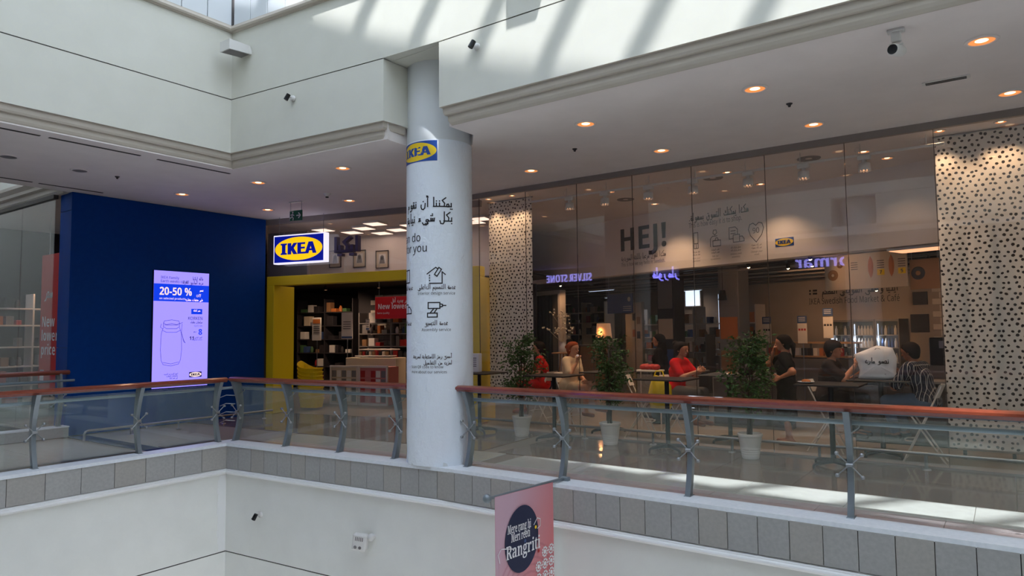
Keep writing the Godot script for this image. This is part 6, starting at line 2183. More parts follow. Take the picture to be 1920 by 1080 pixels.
func hand_prims(wr: Vector3, d: Vector3, palm: Vector3, curl: float, side: float) -> Array:
	# palm plus five fingers; d points from the wrist to the fingers, palm is the way the palm looks
	d = d.normalized()
	palm = (palm - d * palm.dot(d)).normalized()
	var w := d.cross(palm).normalized() * side     # towards the thumb
	var out := [[wr, wr + d * 0.03, 0.024, 0.024]]
	for k in 4:
		var o := w * (0.027 - 0.018 * k)
		var base := wr + d * 0.085 + o
		out.append([wr + d * 0.03 + o * 0.7, base, 0.014, 0.0125])
		var l: float = [0.042, 0.047, 0.044, 0.034][k]
		var a := curl * (0.7 + 0.1 * k)
		var d1 := (d * cos(a) + palm * sin(a)).normalized()
		var d2 := (d * cos(a * 2.1) + palm * sin(a * 2.1)).normalized()
		out.append([base, base + d1 * l, 0.0098, 0.009])
		out.append([base + d1 * l, base + d1 * l + d2 * l * 0.8, 0.009, 0.0078])
	var t0 := wr + d * 0.03 + w * 0.026
	var t1 := t0 + (d * 0.6 + w * 0.7 + palm * 0.35 * curl).normalized() * 0.045
	out.append([wr + d * 0.015 + w * 0.01, t0, 0.018, 0.014])
	out.append([t0, t1, 0.012, 0.0105])
	out.append([t1, t1 + (d * 0.85 + w * 0.25 + palm * 0.6 * curl).normalized() * 0.034, 0.0105, 0.009])
	return out

func person(label: String, at: Vector3, turn: float, o: Dictionary) -> Node3D:
	# local axes: the figure looks along +x, its right hand is on +z
	var root := thing("person", label, "person", at, turn)
	var big: float = o.get("big", 1.0)
	var hy: float = o.hip
	var lean: float = o.get("lean", 0.08)
	var u := Vector3(sin(lean), cos(lean), 0)
	var hip := Vector3(0, hy, 0)
	var sw: float = o.get("shoulder", 0.17)
	var chest := hip + u * 0.3
	var nape := hip + u * 0.49
	var yaw: float = o.get("head_yaw", 0.0)
	var nod: float = o.get("head_nod", 0.0)
	var hb := Basis(Vector3.UP, yaw) * Basis(Vector3.BACK, -nod)
	var hc := nape + u * 0.085 + Vector3(0.02, 0.055, 0)
	var J := {}
	for sd in [-1, 1]:
		var key := "r" if sd > 0 else "l"
		J[key + "s"] = hip + u * 0.435 + Vector3(0.0, 0, sd * sw)
		J[key + "w"] = o[key + "h"]
		J[key + "e"] = elbow(J[key + "s"], J[key + "w"], 0.275 * big, 0.24 * big, o.get(key + "hint", Vector3(-0.6, -1, sd * 0.4)))
		var reach: Vector3 = J[key + "w"] - J[key + "e"]
		J[key + "w"] = J[key + "e"] + reach.normalized() * 0.24 * big
		J[key + "t"] = hip + Vector3(0, -0.01, sd * 0.09)
		J[key + "k"] = o[key + "k"]
		J[key + "f"] = o[key + "f"]
	var torso := [[hip + Vector3(0, 0.0, -0.07), hip + Vector3(0, 0.0, 0.07), 0.115 * big, 0.115 * big], [hip, chest, 0.118 * big, 0.112 * big], [chest + Vector3(0, 0, -0.06), chest + Vector3(0, 0, 0.06), 0.105 * big, 0.105 * big], [J.ls.lerp(J.rs, 0.15), J.ls.lerp(J.rs, 0.85), 0.066, 0.066]]
	if o.get("woman", false): torso.append([chest + Vector3(0.07, 0.0, -0.065), chest + Vector3(0.07, 0.0, 0.065), 0.062, 0.062])
	var neck := [[nape + Vector3(-0.01, -0.06, 0), hc + Vector3(-0.015, -0.03, 0), 0.056, 0.05]]
	var arms := []
	var uppers := []
	var legs := []
	for key in ["l", "r"]:
		uppers.append([J[key + "s"], J[key + "e"], 0.052 * big, 0.041 * big])
		arms.append([J[key + "e"], J[key + "w"], 0.041 * big, 0.027])
		legs.append([J[key + "t"], J[key + "k"], 0.088 * big, 0.06 * big])
		legs.append([J[key + "k"], J[key + "f"], 0.058 * big, 0.037])
		var fd: Vector3 = o.get("foot_dir", Vector3(1, -0.25, 0))
		legs.append([J[key + "f"] + Vector3(-0.03, -0.03, 0), J[key + "f"] + fd.normalized() * 0.15 + Vector3(0, -0.015, 0), 0.036, 0.026])
	var s := tool()
	prims_to(s, torso + neck + uppers + arms + legs, 0.016, 0.035)
	# head on a finer grid
	var H := func(v: Vector3) -> Vector3: return hc + hb * v
	var head := [[H.call(Vector3(-0.015, 0.035, 0)), H.call(Vector3(-0.02, 0.03, 0)), 0.088, 0.088], [H.call(Vector3(0.03, 0.045, -0.02)), H.call(Vector3(0.03, 0.045, 0.02)), 0.064, 0.064], [H.call(Vector3(0.035, -0.01, 0)), H.call(Vector3(0.05, -0.06, 0)), 0.058, 0.036],
		[H.call(Vector3(0.0, -0.045, -0.035)), H.call(Vector3(0.055, -0.072, 0)), 0.026, 0.02], [H.call(Vector3(0.0, -0.045, 0.035)), H.call(Vector3(0.055, -0.072, 0)), 0.026, 0.02], [H.call(Vector3(0.09, 0.025, 0)), H.call(Vector3(0.107, -0.012, 0)), 0.011, 0.014],
		[H.call(Vector3(0.09, -0.043, -0.01)), H.call(Vector3(0.09, -0.043, 0.01)), 0.01, 0.01], [H.call(Vector3(-0.02, 0.02, -0.088)), H.call(Vector3(-0.015, -0.015, -0.083)), 0.014, 0.009], [H.call(Vector3(-0.02, 0.02, 0.088)), H.call(Vector3(-0.015, -0.015, 0.083)), 0.014, 0.009], [hc + Vector3(-0.02, -0.03, 0), nape + Vector3(-0.01, -0.04, 0), 0.05, 0.055]]
	prims_to(s, head, 0.0075, 0.014)
	for key in ["l", "r"]:
		var sd := 1.0 if key == "r" else -1.0
		var hd: Vector3 = o.get(key + "dir", J[key + "w"] - J[key + "e"])
		prims_to(s, hand_prims(J[key + "w"], hd, o.get(key + "palm", Vector3(0, -1, 0)), o.get(key + "curl", 0.5), sd), 0.0055, 0.007)
	part("body", s, o.skin, root)
	# eyes, brows, lips
	s = tool()
	for sd in [-1, 1]: ball(s, H.call(Vector3(0.084, 0.02, sd * 0.031)), Vector3.ONE * 0.0095, 8)
	part("eyes", s, M.goods_dark, root)
	s = tool()
	for sd in [-1, 1]: tube(s, [H.call(Vector3(0.092, 0.041, sd * 0.018)), H.call(Vector3(0.088, 0.046, sd * 0.034)), H.call(Vector3(0.075, 0.04, sd * 0.05))], 0.004, 5)
	part("eyebrows", s, o.hair, root)
	s = tool()
	tube(s, [H.call(Vector3(0.088, -0.045, -0.022)), H.call(Vector3(0.101, -0.043, 0)), H.call(Vector3(0.088, -0.045, 0.022))], 0.006, 6)
	part("lips", s, M.lips, root)
	# hair
	s = tool()
	var hair := [[H.call(Vector3(-0.03, 0.045, 0)), H.call(Vector3(-0.035, 0.04, 0)), 0.096, 0.096], [H.call(Vector3(0.015, 0.075, -0.02)), H.call(Vector3(0.015, 0.075, 0.02)), 0.066, 0.066], [H.call(Vector3(-0.05, -0.005, -0.042)), H.call(Vector3(-0.05, -0.005, 0.042)), 0.054, 0.054], [H.call(Vector3(-0.052, -0.05, -0.02)), H.call(Vector3(-0.052, -0.05, 0.02)), 0.046, 0.046], [H.call(Vector3(0.02, 0.07, -0.065)), H.call(Vector3(-0.02, 0.02, -0.078)), 0.022, 0.022], [H.call(Vector3(0.02, 0.07, 0.065)), H.call(Vector3(-0.02, 0.02, 0.078)), 0.022, 0.022]]
	for e in o.get("more_hair", []): hair.append([H.call(e[0]), H.call(e[1]), e[2], e[3]])
	prims_to(s, hair, 0.009, 0.02)
	part("hair", s, o.hair, root)
	# clothes over the body
	s = tool()
	var cl := []
	for p in torso: cl.append([p[0], p[1], p[2] + 0.016, p[3] + 0.016])
	var sleeve: float = o.get("sleeve", 0.75)
	for p in uppers: cl.append([p[0], p[0].lerp(p[1], minf(sleeve, 1.0)), p[2] + 0.02, p[3] + 0.026])
	if sleeve > 1.0:
		for p in arms: cl.append([p[0], p[0].lerp(p[1], sleeve - 1.0), p[2] + 0.014, p[3] + 0.014])
	for e in o.get("more_top", []): cl.append(e)
	prims_to(s, cl, 0.014, 0.04)
	part("top", s, o.top, root)
	s = tool()
	cl = [[hip + Vector3(0, -0.02, -0.07), hip + Vector3(0, -0.02, 0.07), 0.128 * big, 0.128 * big]]
	var leg: float = o.get("leg", 1.9)
	for i in 2:
		var t: Array = legs[i * 3]; var c: Array = legs[i * 3 + 1]
		cl.append([t[0], t[0].lerp(t[1], minf(leg, 1.0)), t[2] + 0.014, t[3] + 0.016])
		if leg > 1.0: cl.append([c[0], c[0].lerp(c[1], leg - 1.0), c[2] + 0.018, c[3] + 0.022])
	for e in o.get("more_bottom", []): cl.append(e)
	prims_to(s, cl, 0.015, 0.03)
	part("trousers" if leg > 1.0 else "shorts", s, o.bottom, root)
	s = tool()
	for i in 2:
		var f: Array = legs[i * 3 + 2]
		prims_to(s, [[f[0] + Vector3(0, -0.012, 0), f[1] + Vector3(0.0, -0.012, 0), f[2] + 0.006, f[3] + 0.007]], 0.012, 0.01)
	part("shoes", s, o.shoes, root)
	return root

func build_people() -> void:
	var skin_a := mat("skin_fair", rgb8(206, 150, 118), 0.5)
	var skin_b := mat("skin_tan", rgb8(186, 126, 94), 0.5)
	var skin_c := mat("skin_brown", rgb8(150, 98, 72), 0.5)
	mat("lips", rgb8(160, 82, 74), 0.5)
	var dark_hair := mat("hair_dark", rgb8(30, 22, 20), 0.5)
	var red_hair := mat("hair_auburn", rgb8(142, 66, 34), 0.5)
	var cream := mat("cloth_cream", rgb8(230, 204, 168), 0.9)
	var red := mat("cloth_red", rgb8(206, 32, 38), 0.9)
	var black := mat("cloth_black", rgb8(26, 24, 26), 0.9)
	var charcoal := mat("cloth_charcoal", rgb8(50, 44, 44), 0.9)
	var grey := mat("cloth_grey", rgb8(112, 108, 104), 0.9)
	var denim := mat("cloth_denim", rgb8(86, 104, 128), 0.9)
	var beige := mat("cloth_beige", rgb8(206, 180, 146), 0.9)
	var sandal := mat("sandal_leather", rgb8(150, 86, 56), 0.7)
	var striped := mat("cloth_striped", Color.WHITE, 0.9)
	var im := Image.create(128, 8, false, Image.FORMAT_RGB8)
	for x in 128:
		for y in 8: im.set_pixel(x, y, rgb8(208, 204, 200) if x % 32 < 5 else (rgb8(70, 76, 96) if x % 32 > 15 and x % 32 < 19 else rgb8(28, 32, 48)))
	striped.albedo_texture = ImageTexture.create_from_image(im)
	striped.uv1_triplanar = true
	striped.uv1_scale = Vector3.ONE * 5.0
	var flowered := mat("cloth_red_flowered", Color.WHITE, 0.9)
	grain(flowered, rgb8(150, 14, 20), rgb8(226, 60, 50), Vector3.ONE * 3.0, 0.05, 2, 9, 128)
	flowered.uv1_world_triplanar = false
	for m in [dark_hair, red_hair, cream, red, black, charcoal, grey, denim, beige, striped, flowered]: m.metallic_specular = 0.2
	dark_hair.roughness = 0.7
	red_hair.roughness = 0.7
	var V := func(x: float, y: float, z: float) -> Vector3: return Vector3(x, y, z)
	# woman with the ice cream: sits on a stool, looks right
	person("seated woman in a cream shirt eating an ice cream cone", Vector3(-6.27, 0, -10.5), -0.1, {
		"hip": 0.765, "lean": 0.12, "woman": true, "skin": skin_a, "hair": red_hair, "top": cream, "bottom": beige, "shoes": sandal, "sleeve": 0.8, "leg": 0.62, "head_nod": 0.06,
		"rh": V.call(0.25, 1.17, 0.12), "rhint": V.call(0.2, -1, 0.5), "rcurl": 0.9, "rdir": V.call(0.1, 1, 0.0), "rpalm": V.call(1, 0, -0.3),
		"lh": V.call(0.3, 0.88, -0.02), "lhint": V.call(-0.3, -1, -0.5),
		"rk": V.call(0.43, 0.75, 0.1), "rf": V.call(0.4, 0.36, 0.09), "lk": V.call(0.45, 0.8, -0.03), "lf": V.call(0.62, 0.45, 0.03),
		"more_hair": [[Vector3(-0.11, 0.05, 0), Vector3(-0.13, 0.04, 0), 0.04, 0.04]], "more_top": [[Vector3(0.0, 0.78, -0.06), Vector3(0.0, 0.78, 0.06), 0.145, 0.145]]})
	var root := thing("ice_cream_cone", "ice cream cone held by the woman in the cream shirt", "ice cream", Vector3(-6.27, 0, -10.5), -0.1)
	var s := tool()
	lathe(s, [[0.0, 1.17], [0.024, 1.27], [0.02, 1.27]], 12, Transform3D(Basis(), Vector3(0.262, 0.0, 0.11)))
	part("cone", s, M.goods_wood, root)
	s = tool()
	ball(s, Vector3(0.262, 1.285, 0.11), Vector3(0.028, 0.03, 0.028), 12)
	part("scoop", s, M.print_white, root)
	# guest in red with her back to us, behind the first plant
	person("seated guest in a red flowered top half hidden by the first plant", Vector3(-6.96, 0, -10.72), PI + 0.5, {
		"hip": 0.765, "lean": 0.1, "woman": true, "skin": skin_b, "hair": dark_hair, "top": flowered, "bottom": red, "shoes": sandal, "sleeve": 0.5, "leg": 1.4,
		"rh": V.call(0.3, 1.02, 0.16), "lh": V.call(0.3, 1.0, -0.16),
		"rk": V.call(0.42, 0.74, 0.1), "rf": V.call(0.38, 0.33, 0.1), "lk": V.call(0.42, 0.74, -0.1), "lf": V.call(0.38, 0.33, -0.1),
		"more_hair": [[Vector3(-0.08, -0.02, 0), Vector3(-0.09, -0.16, 0), 0.06, 0.04]]})
	# woman in red, arms on the table
	person("seated woman in a red shirt resting both arms on the table", Vector3(-4.33, 0, -10.55), -0.12, {
		"hip": 0.765, "lean": 0.16, "woman": true, "skin": skin_b, "hair": dark_hair, "top": red, "bottom": grey, "shoes": sandal, "sleeve": 0.78, "leg": 1.7, "head_nod": 0.12,
		"rh": V.call(0.42, 1.07, 0.12), "rhint": V.call(-0.3, -1, 0.7), "rcurl": 0.7, "rpalm": V.call(0, -0.3, -1),
		"lh": V.call(0.43, 1.09, -0.04), "lhint": V.call(-0.3, -1, -0.7), "lcurl": 0.7, "lpalm": V.call(0, -0.3, 1),
		"rk": V.call(0.42, 0.74, 0.1), "rf": V.call(0.36, 0.33, 0.1), "lk": V.call(0.42, 0.74, -0.1), "lf": V.call(0.4, 0.33, -0.1),
		"more_hair": [[Vector3(-0.1, 0.08, 0), Vector3(-0.12, 0.1, 0), 0.045, 0.045]]})
	# standing woman in black, hand on her hip, other hand at her mouth
	person("standing woman in black with a ponytail, one hand on her hip", Vector3(-2.72, 0, -10.85), PI + 0.15, {
		"hip": 0.86, "lean": 0.02, "woman": true, "skin": skin_b, "hair": dark_hair, "top": black, "bottom": black, "shoes": sandal, "sleeve": 0.62, "leg": 1.15, "head_nod": 0.08, "foot_dir": Vector3(1, -0.15, 0),
		"lh": V.call(0.06, 1.0, -0.17), "lhint": V.call(-1, 0.1, -0.8), "lcurl": 0.35, "ldir": V.call(0.9, -0.35, 0.25), "lpalm": V.call(0, -0.2, 1),
		"rh": V.call(0.17, 1.38, 0.06), "rhint": V.call(0.5, -1, 0.5), "rcurl": 1.0, "rdir": V.call(-0.2, 0.7, -0.5), "rpalm": V.call(-1, 0, -0.2),
		"rk": V.call(0.03, 0.47, 0.08), "rf": V.call(0.0, 0.09, 0.09), "lk": V.call(0.02, 0.47, -0.08), "lf": V.call(-0.04, 0.09, -0.1),
		"more_hair": [[Vector3(-0.1, 0.04, 0), Vector3(-0.14, -0.03, 0), 0.03, 0.035], [Vector3(-0.14, -0.03, 0), Vector3(-0.13, -0.2, 0), 0.035, 0.018]],
		"more_bottom": [[Vector3(0, 0.82, 0), Vector3(0.01, 0.42, 0), 0.13, 0.15]]})
	# man with a cap
	var cap := person("seated man with a dark cap reaching for the carrier bag", Vector3(-2.1, 0, -10.52), -0.05, {
		"hip": 0.775, "lean": 0.16, "shoulder": 0.2, "big": 1.08, "skin": skin_b, "hair": dark_hair, "top": charcoal, "bottom": black, "shoes": black, "sleeve": 0.85, "leg": 1.9,
		"rh": V.call(0.42, 1.22, 0.16), "rhint": V.call(0.1, -1, 0.5), "rcurl": 0.8, "rpalm": V.call(0.6, 0, -1), "rdir": V.call(0.4, 1, 0),
		"lh": V.call(0.42, 1.1, -0.1), "lhint": V.call(-0.2, -1, -0.5), "lcurl": 0.6,
		"rk": V.call(0.44, 0.74, 0.13), "rf": V.call(0.36, 0.33, 0.12), "lk": V.call(0.44, 0.74, -0.13), "lf": V.call(0.36, 0.33, -0.12)})
	s = tool()
	var hc := Vector3(sin(0.16) * 0.575 + 0.02, 0.775 + cos(0.16) * 0.575 + 0.055, 0)
	prims_to(s, [[hc + Vector3(-0.02, 0.06, 0), hc + Vector3(-0.025, 0.06, 0), 0.101, 0.101], [hc + Vector3(0.03, 0.075, -0.02), hc + Vector3(0.03, 0.075, 0.02), 0.07, 0.07]], 0.009, 0.02)
	prims_to(s, [[hc + Vector3(0.09, 0.06, -0.04), hc + Vector3(0.09, 0.06, 0.04), 0.012, 0.012], [hc + Vector3(0.14, 0.055, -0.035), hc + Vector3(0.14, 0.055, 0.035), 0.009, 0.009], [hc + Vector3(0.17, 0.05, -0.02), hc + Vector3(0.17, 0.05, 0.02), 0.008, 0.008]], 0.006, 0.03)
	part("cap", s, charcoal, cap)
	# man in the striped shirt
	person("seated man in a dark striped shirt and jeans, turned to the bag", Vector3(-0.88, 0, -10.45), PI - 0.35, {
		"hip": 0.775, "lean": 0.3, "shoulder": 0.2, "big": 1.08, "skin": skin_c, "hair": dark_hair, "top": striped, "bottom": denim, "shoes": black, "sleeve": 0.9, "leg": 1.9, "head_nod": 0.25,
		"rh": V.call(0.44, 1.16, 0.1), "rhint": V.call(-0.1, -1, 0.5), "rcurl": 0.7, "rpalm": V.call(0, 0, -1),
		"lh": V.call(0.42, 1.1, -0.14), "lhint": V.call(-0.2, -1, -0.6), "lcurl": 0.7,
		"rk": V.call(0.44, 0.74, 0.15), "rf": V.call(0.36, 0.33, 0.13), "lk": V.call(0.44, 0.74, -0.15), "lf": V.call(0.36, 0.33, -0.13)})
	# figure in a black cloak further back
	person("standing person in a long black cloak behind the woman in red", Vector3(-5.25, 0, -12.1), PI + 0.2, {
		"hip": 0.88, "lean": 0.03, "woman": true, "skin": skin_c, "hair": black, "top": black, "bottom": black, "shoes": black, "sleeve": 1.9, "leg": 1.9,
		"lh": V.call(0.2, 1.08, -0.16), "rh": V.call(0.2, 1.08, 0.16), "foot_dir": Vector3(1, -0.15, 0),
		"rk": V.call(0.02, 0.48, 0.08), "rf": V.call(0.0, 0.09, 0.09), "lk": V.call(0.02, 0.48, -0.08), "lf": V.call(0.0, 0.09, -0.09),
		"more_hair": [[Vector3(-0.06, -0.05, 0), Vector3(-0.06, -0.2, 0), 0.08, 0.1]],
		"more_bottom": [[Vector3(0, 0.85, 0), Vector3(0.0, 0.2, 0), 0.16, 0.2]]})

# ---------------------------------------------------------------- ceiling and wall fittings
func build_ceiling_details() -> void:
	var which := ["front row, first right of the column", "front row, second right of the column", "front row, third right of the column", "front row, fourth right of the column", "rear row, first right of the column", "rear row, second right of the column", "rear row, third right of the column", "rear row, fourth right of the column", "rear row, fifth right of the column", "front row, first left of the column", "front row, second left of the column", "front row, third left of the column", "rear row, next to the blue wall", "rear row, above the entrance", "rear row, hidden by the column"]
	var nth := 0
	for p in [[-4.1, -7.35], [-2.06, -7.36], [-0.07, -7.34], [1.95, -7.34], [-6.01, -8.99], [-3.87, -9.11], [-1.85, -9.11], [0.14, -9.19], [2.1, -9.2], [-8.2, -7.06], [-10.09, -6.88], [-11.99, -6.62], [-12.15, -8.51], [-10.12, -8.88], [-8.1, -9.1]]:
		downlight(Vector3(p[0], CEIL, p[1]), 0.105, 0.35, "round warm downlight in the gallery ceiling, " + which[nth], "downlights in the gallery ceiling")
		nth += 1
	# linear air slots
	for p in [[-9.86, -3.3, 0.55, "first air slot along the left cornice"], [-9.86, -4.25, 1.15, "second air slot along the left cornice"], [-9.88, -5.65, 1.15, "third air slot along the left cornice, next to the corner"], [-12.93, -4.3, 0.6, "short air slot on the far side of the walkway ceiling"], [-12.95, -5.2, 1.0, "air slot above the end of the blue wall"]]:
		var s := tool()
		box(s, Vector3(p[0], CEIL - 0.002, p[1]), Vector3(0.05, 0.006, p[2]))
		single("air_slot", s, M.gap_dark, p[3], "air slot", "air slots in the walkway ceiling")
	var root := thing("ceiling_grille", "white slatted air grille in the ceiling at the right", "grille", Vector3(-0.4, CEIL, -8.29), 0.0)
	var s := tool()
	bbox(s, Vector3(0, -0.006, 0), Vector3(0.42, 0.012, 0.1), 0.003)
	part("frame", s, M.fixture_white, root)
	for k in 3: box_part(root, "slat", Vector3(0, -0.0135, -0.03 + k * 0.03), Vector3(0.36, 0.004, 0.014), M.gap_dark)
	for p in [[-11.34, -3.73, "round flush speaker in the walkway ceiling, nearer one"], [-11.45, -4.7, "round flush speaker in the walkway ceiling, farther one"]]:
		root = thing("ceiling_speaker", p[2], "speaker", Vector3(p[0], CEIL, p[1]))
		s = tool()
		lathe(s, [[0.0, -0.012], [0.1, -0.012], [0.115, -0.006], [0.12, 0.0]], 24)
		part("grille", s, M.goods_grey, root)
		s = tool()
		lathe(s, [[0.1, -0.013], [0.125, -0.016], [0.135, 0.0]], 24)
		part("rim", s, M.ceiling_paint, root)
	for p in [[-11.45, -5.25, "dark sprinkler head in the walkway ceiling"], [-4.8, -8.28, "small sprinkler head left of a downlight in the cafe ceiling"], [-1.89, -8.09, "small sprinkler head over the right part of the gallery"], [-9.93, -8.19, "smoke detector beside the green exit sign"]]:
		root = thing("smoke_detector" if p[2].begins_with("smoke") else "sprinkler_head", p[2], "detector" if p[2].begins_with("smoke") else "sprinkler", Vector3(p[0], CEIL, p[1]))
		var k := 1.6 if p[2].begins_with("smoke") else 0.8
		s = tool()
		lathe(s, [[0.0, -0.035 * k], [0.02 * k, -0.035 * k], [0.025 * k, -0.02 * k], [0.04 * k, -0.012 * k], [0.045 * k, 0.0]], 16)
		part("body", s, M.goods_dark if k < 1 else M.fixture_white, root)
		s = tool()
		lathe(s, [[0.0, -0.05 * k], [0.018 * k, -0.048 * k], [0.018 * k, -0.035 * k]], 12)
		part("tip", s, M.goods_dark, root)
	# exit sign
	root = thing("exit_sign", "green running man exit sign hung from the ceiling near the entrance", "sign", Vector3(-11.0, CEIL, -8.33), 0.0)
	root.basis = be()
	s = tool()
	bbox(s, Vector3(0, -0.27, 0), Vector3(0.3, 0.2, 0.02), 0.003)
	part("board", s, mat("sign_green", rgb8(8, 92, 62), 0.4), root)
	s = tool()
	wire(root, Vector3(-0.13, -0.17, 0), Vector3(-0.13, 0.0, 0))
	wire(root, Vector3(0.13, -0.17, 0), Vector3(0.13, 0.0, 0))
	box(s, Vector3(0, -0.006, 0), Vector3(0.32, 0.012, 0.05))
	part("ceiling_plate", s, M.steel, root)
	s = tool()
	put_letters(s, stroke_icon([[0.03, -0.27, 0.11, -0.27], [0.075, -0.225, 0.115, -0.27, 0.075, -0.315]], 0.022), Transform3D(Basis(), Vector3(0, 0, 0.011)), 0.002)
	put_letters(s, stroke_icon([[-0.075, -0.24, -0.085, -0.285], [-0.085, -0.285, -0.055, -0.32, -0.06, -0.35], [-0.085, -0.285, -0.11, -0.31, -0.13, -0.31], [-0.075, -0.245, -0.04, -0.265], [-0.075, -0.245, -0.11, -0.255]], 0.018), Transform3D(Basis(), Vector3(0, 0, 0.011)), 0.002)
	prism(s, ellipse(0.016, 0.016, 12), Transform3D(Basis(), Vector3(-0.068, -0.21, 0)), 0.011, 0.0135)
	for e in [[-0.095, -0.18, 0.09, 0.006], [-0.14, -0.27, 0.006, 0.18]]: box(s, Vector3(e[0], e[1], 0.012), Vector3(e[2], e[3], 0.002))
	part("pictogram", s, M.print_white, root)
	# camera on the ceiling at the right
	root = thing("security_camera", "white security camera on a short bracket under the ceiling at the right", "camera", Vector3(-0.66, CEIL, -6.62))
	s = tool()
	bbox(s, Vector3(0, -0.012, 0), Vector3(0.13, 0.024, 0.08), 0.005)
	bbox(s, Vector3(0, -0.06, 0), Vector3(0.075, 0.1, 0.05), 0.008)
	part("bracket", s, M.fixture_white, root)
	s = tool()
	tube(s, [Vector3(-0.05, -0.12, 0), Vector3(-0.05, -0.16, 0.0), Vector3(0.05, -0.13, 0)], 0.01, 6)
	part("yoke", s, M.fixture_white, root)
	s = tool()
	var aim := Basis.looking_at(Vector3(-0.3, -0.15, 1.0)) * Basis(Vector3.RIGHT, -PI / 2)
	lathe(s, [[0.0, -0.1], [0.04, -0.1], [0.05, -0.06], [0.05, 0.07], [0.042, 0.085]], 16, Transform3D(aim, Vector3(0, -0.18, 0)))
	part("housing", s, M.fixture_white, root)
	s = tool()
	lathe(s, [[0.0, 0.08], [0.036, 0.084], [0.042, 0.085]], 16, Transform3D(aim, Vector3(0, -0.18, 0)))
	part("lens", s, M.black_metal, root)

func small_camera(at: Vector3, label: String) -> void:
	var root := thing("wall_camera", label, "camera", at)
	var s := tool()
	lathe(s, [[0.0, 0.03], [0.04, 0.028], [0.045, 0.0]], 14, Transform3D(Basis(Vector3.RIGHT, PI / 2), Vector3.ZERO))
	tube(s, [Vector3(-0.02, 0.02, 0.0), Vector3(-0.03, 0.03, 0.07), Vector3(0.0, 0.0, 0.09)], 0.012, 6)
	part("bracket", s, M.fixture_white, root)
	s = tool()
	tube(s, [Vector3(0.03, 0.03, 0.1), Vector3(0.0, -0.05, 0.13)], [0.03, 0.032], 10)
	part("housing", s, M.black_metal, root)

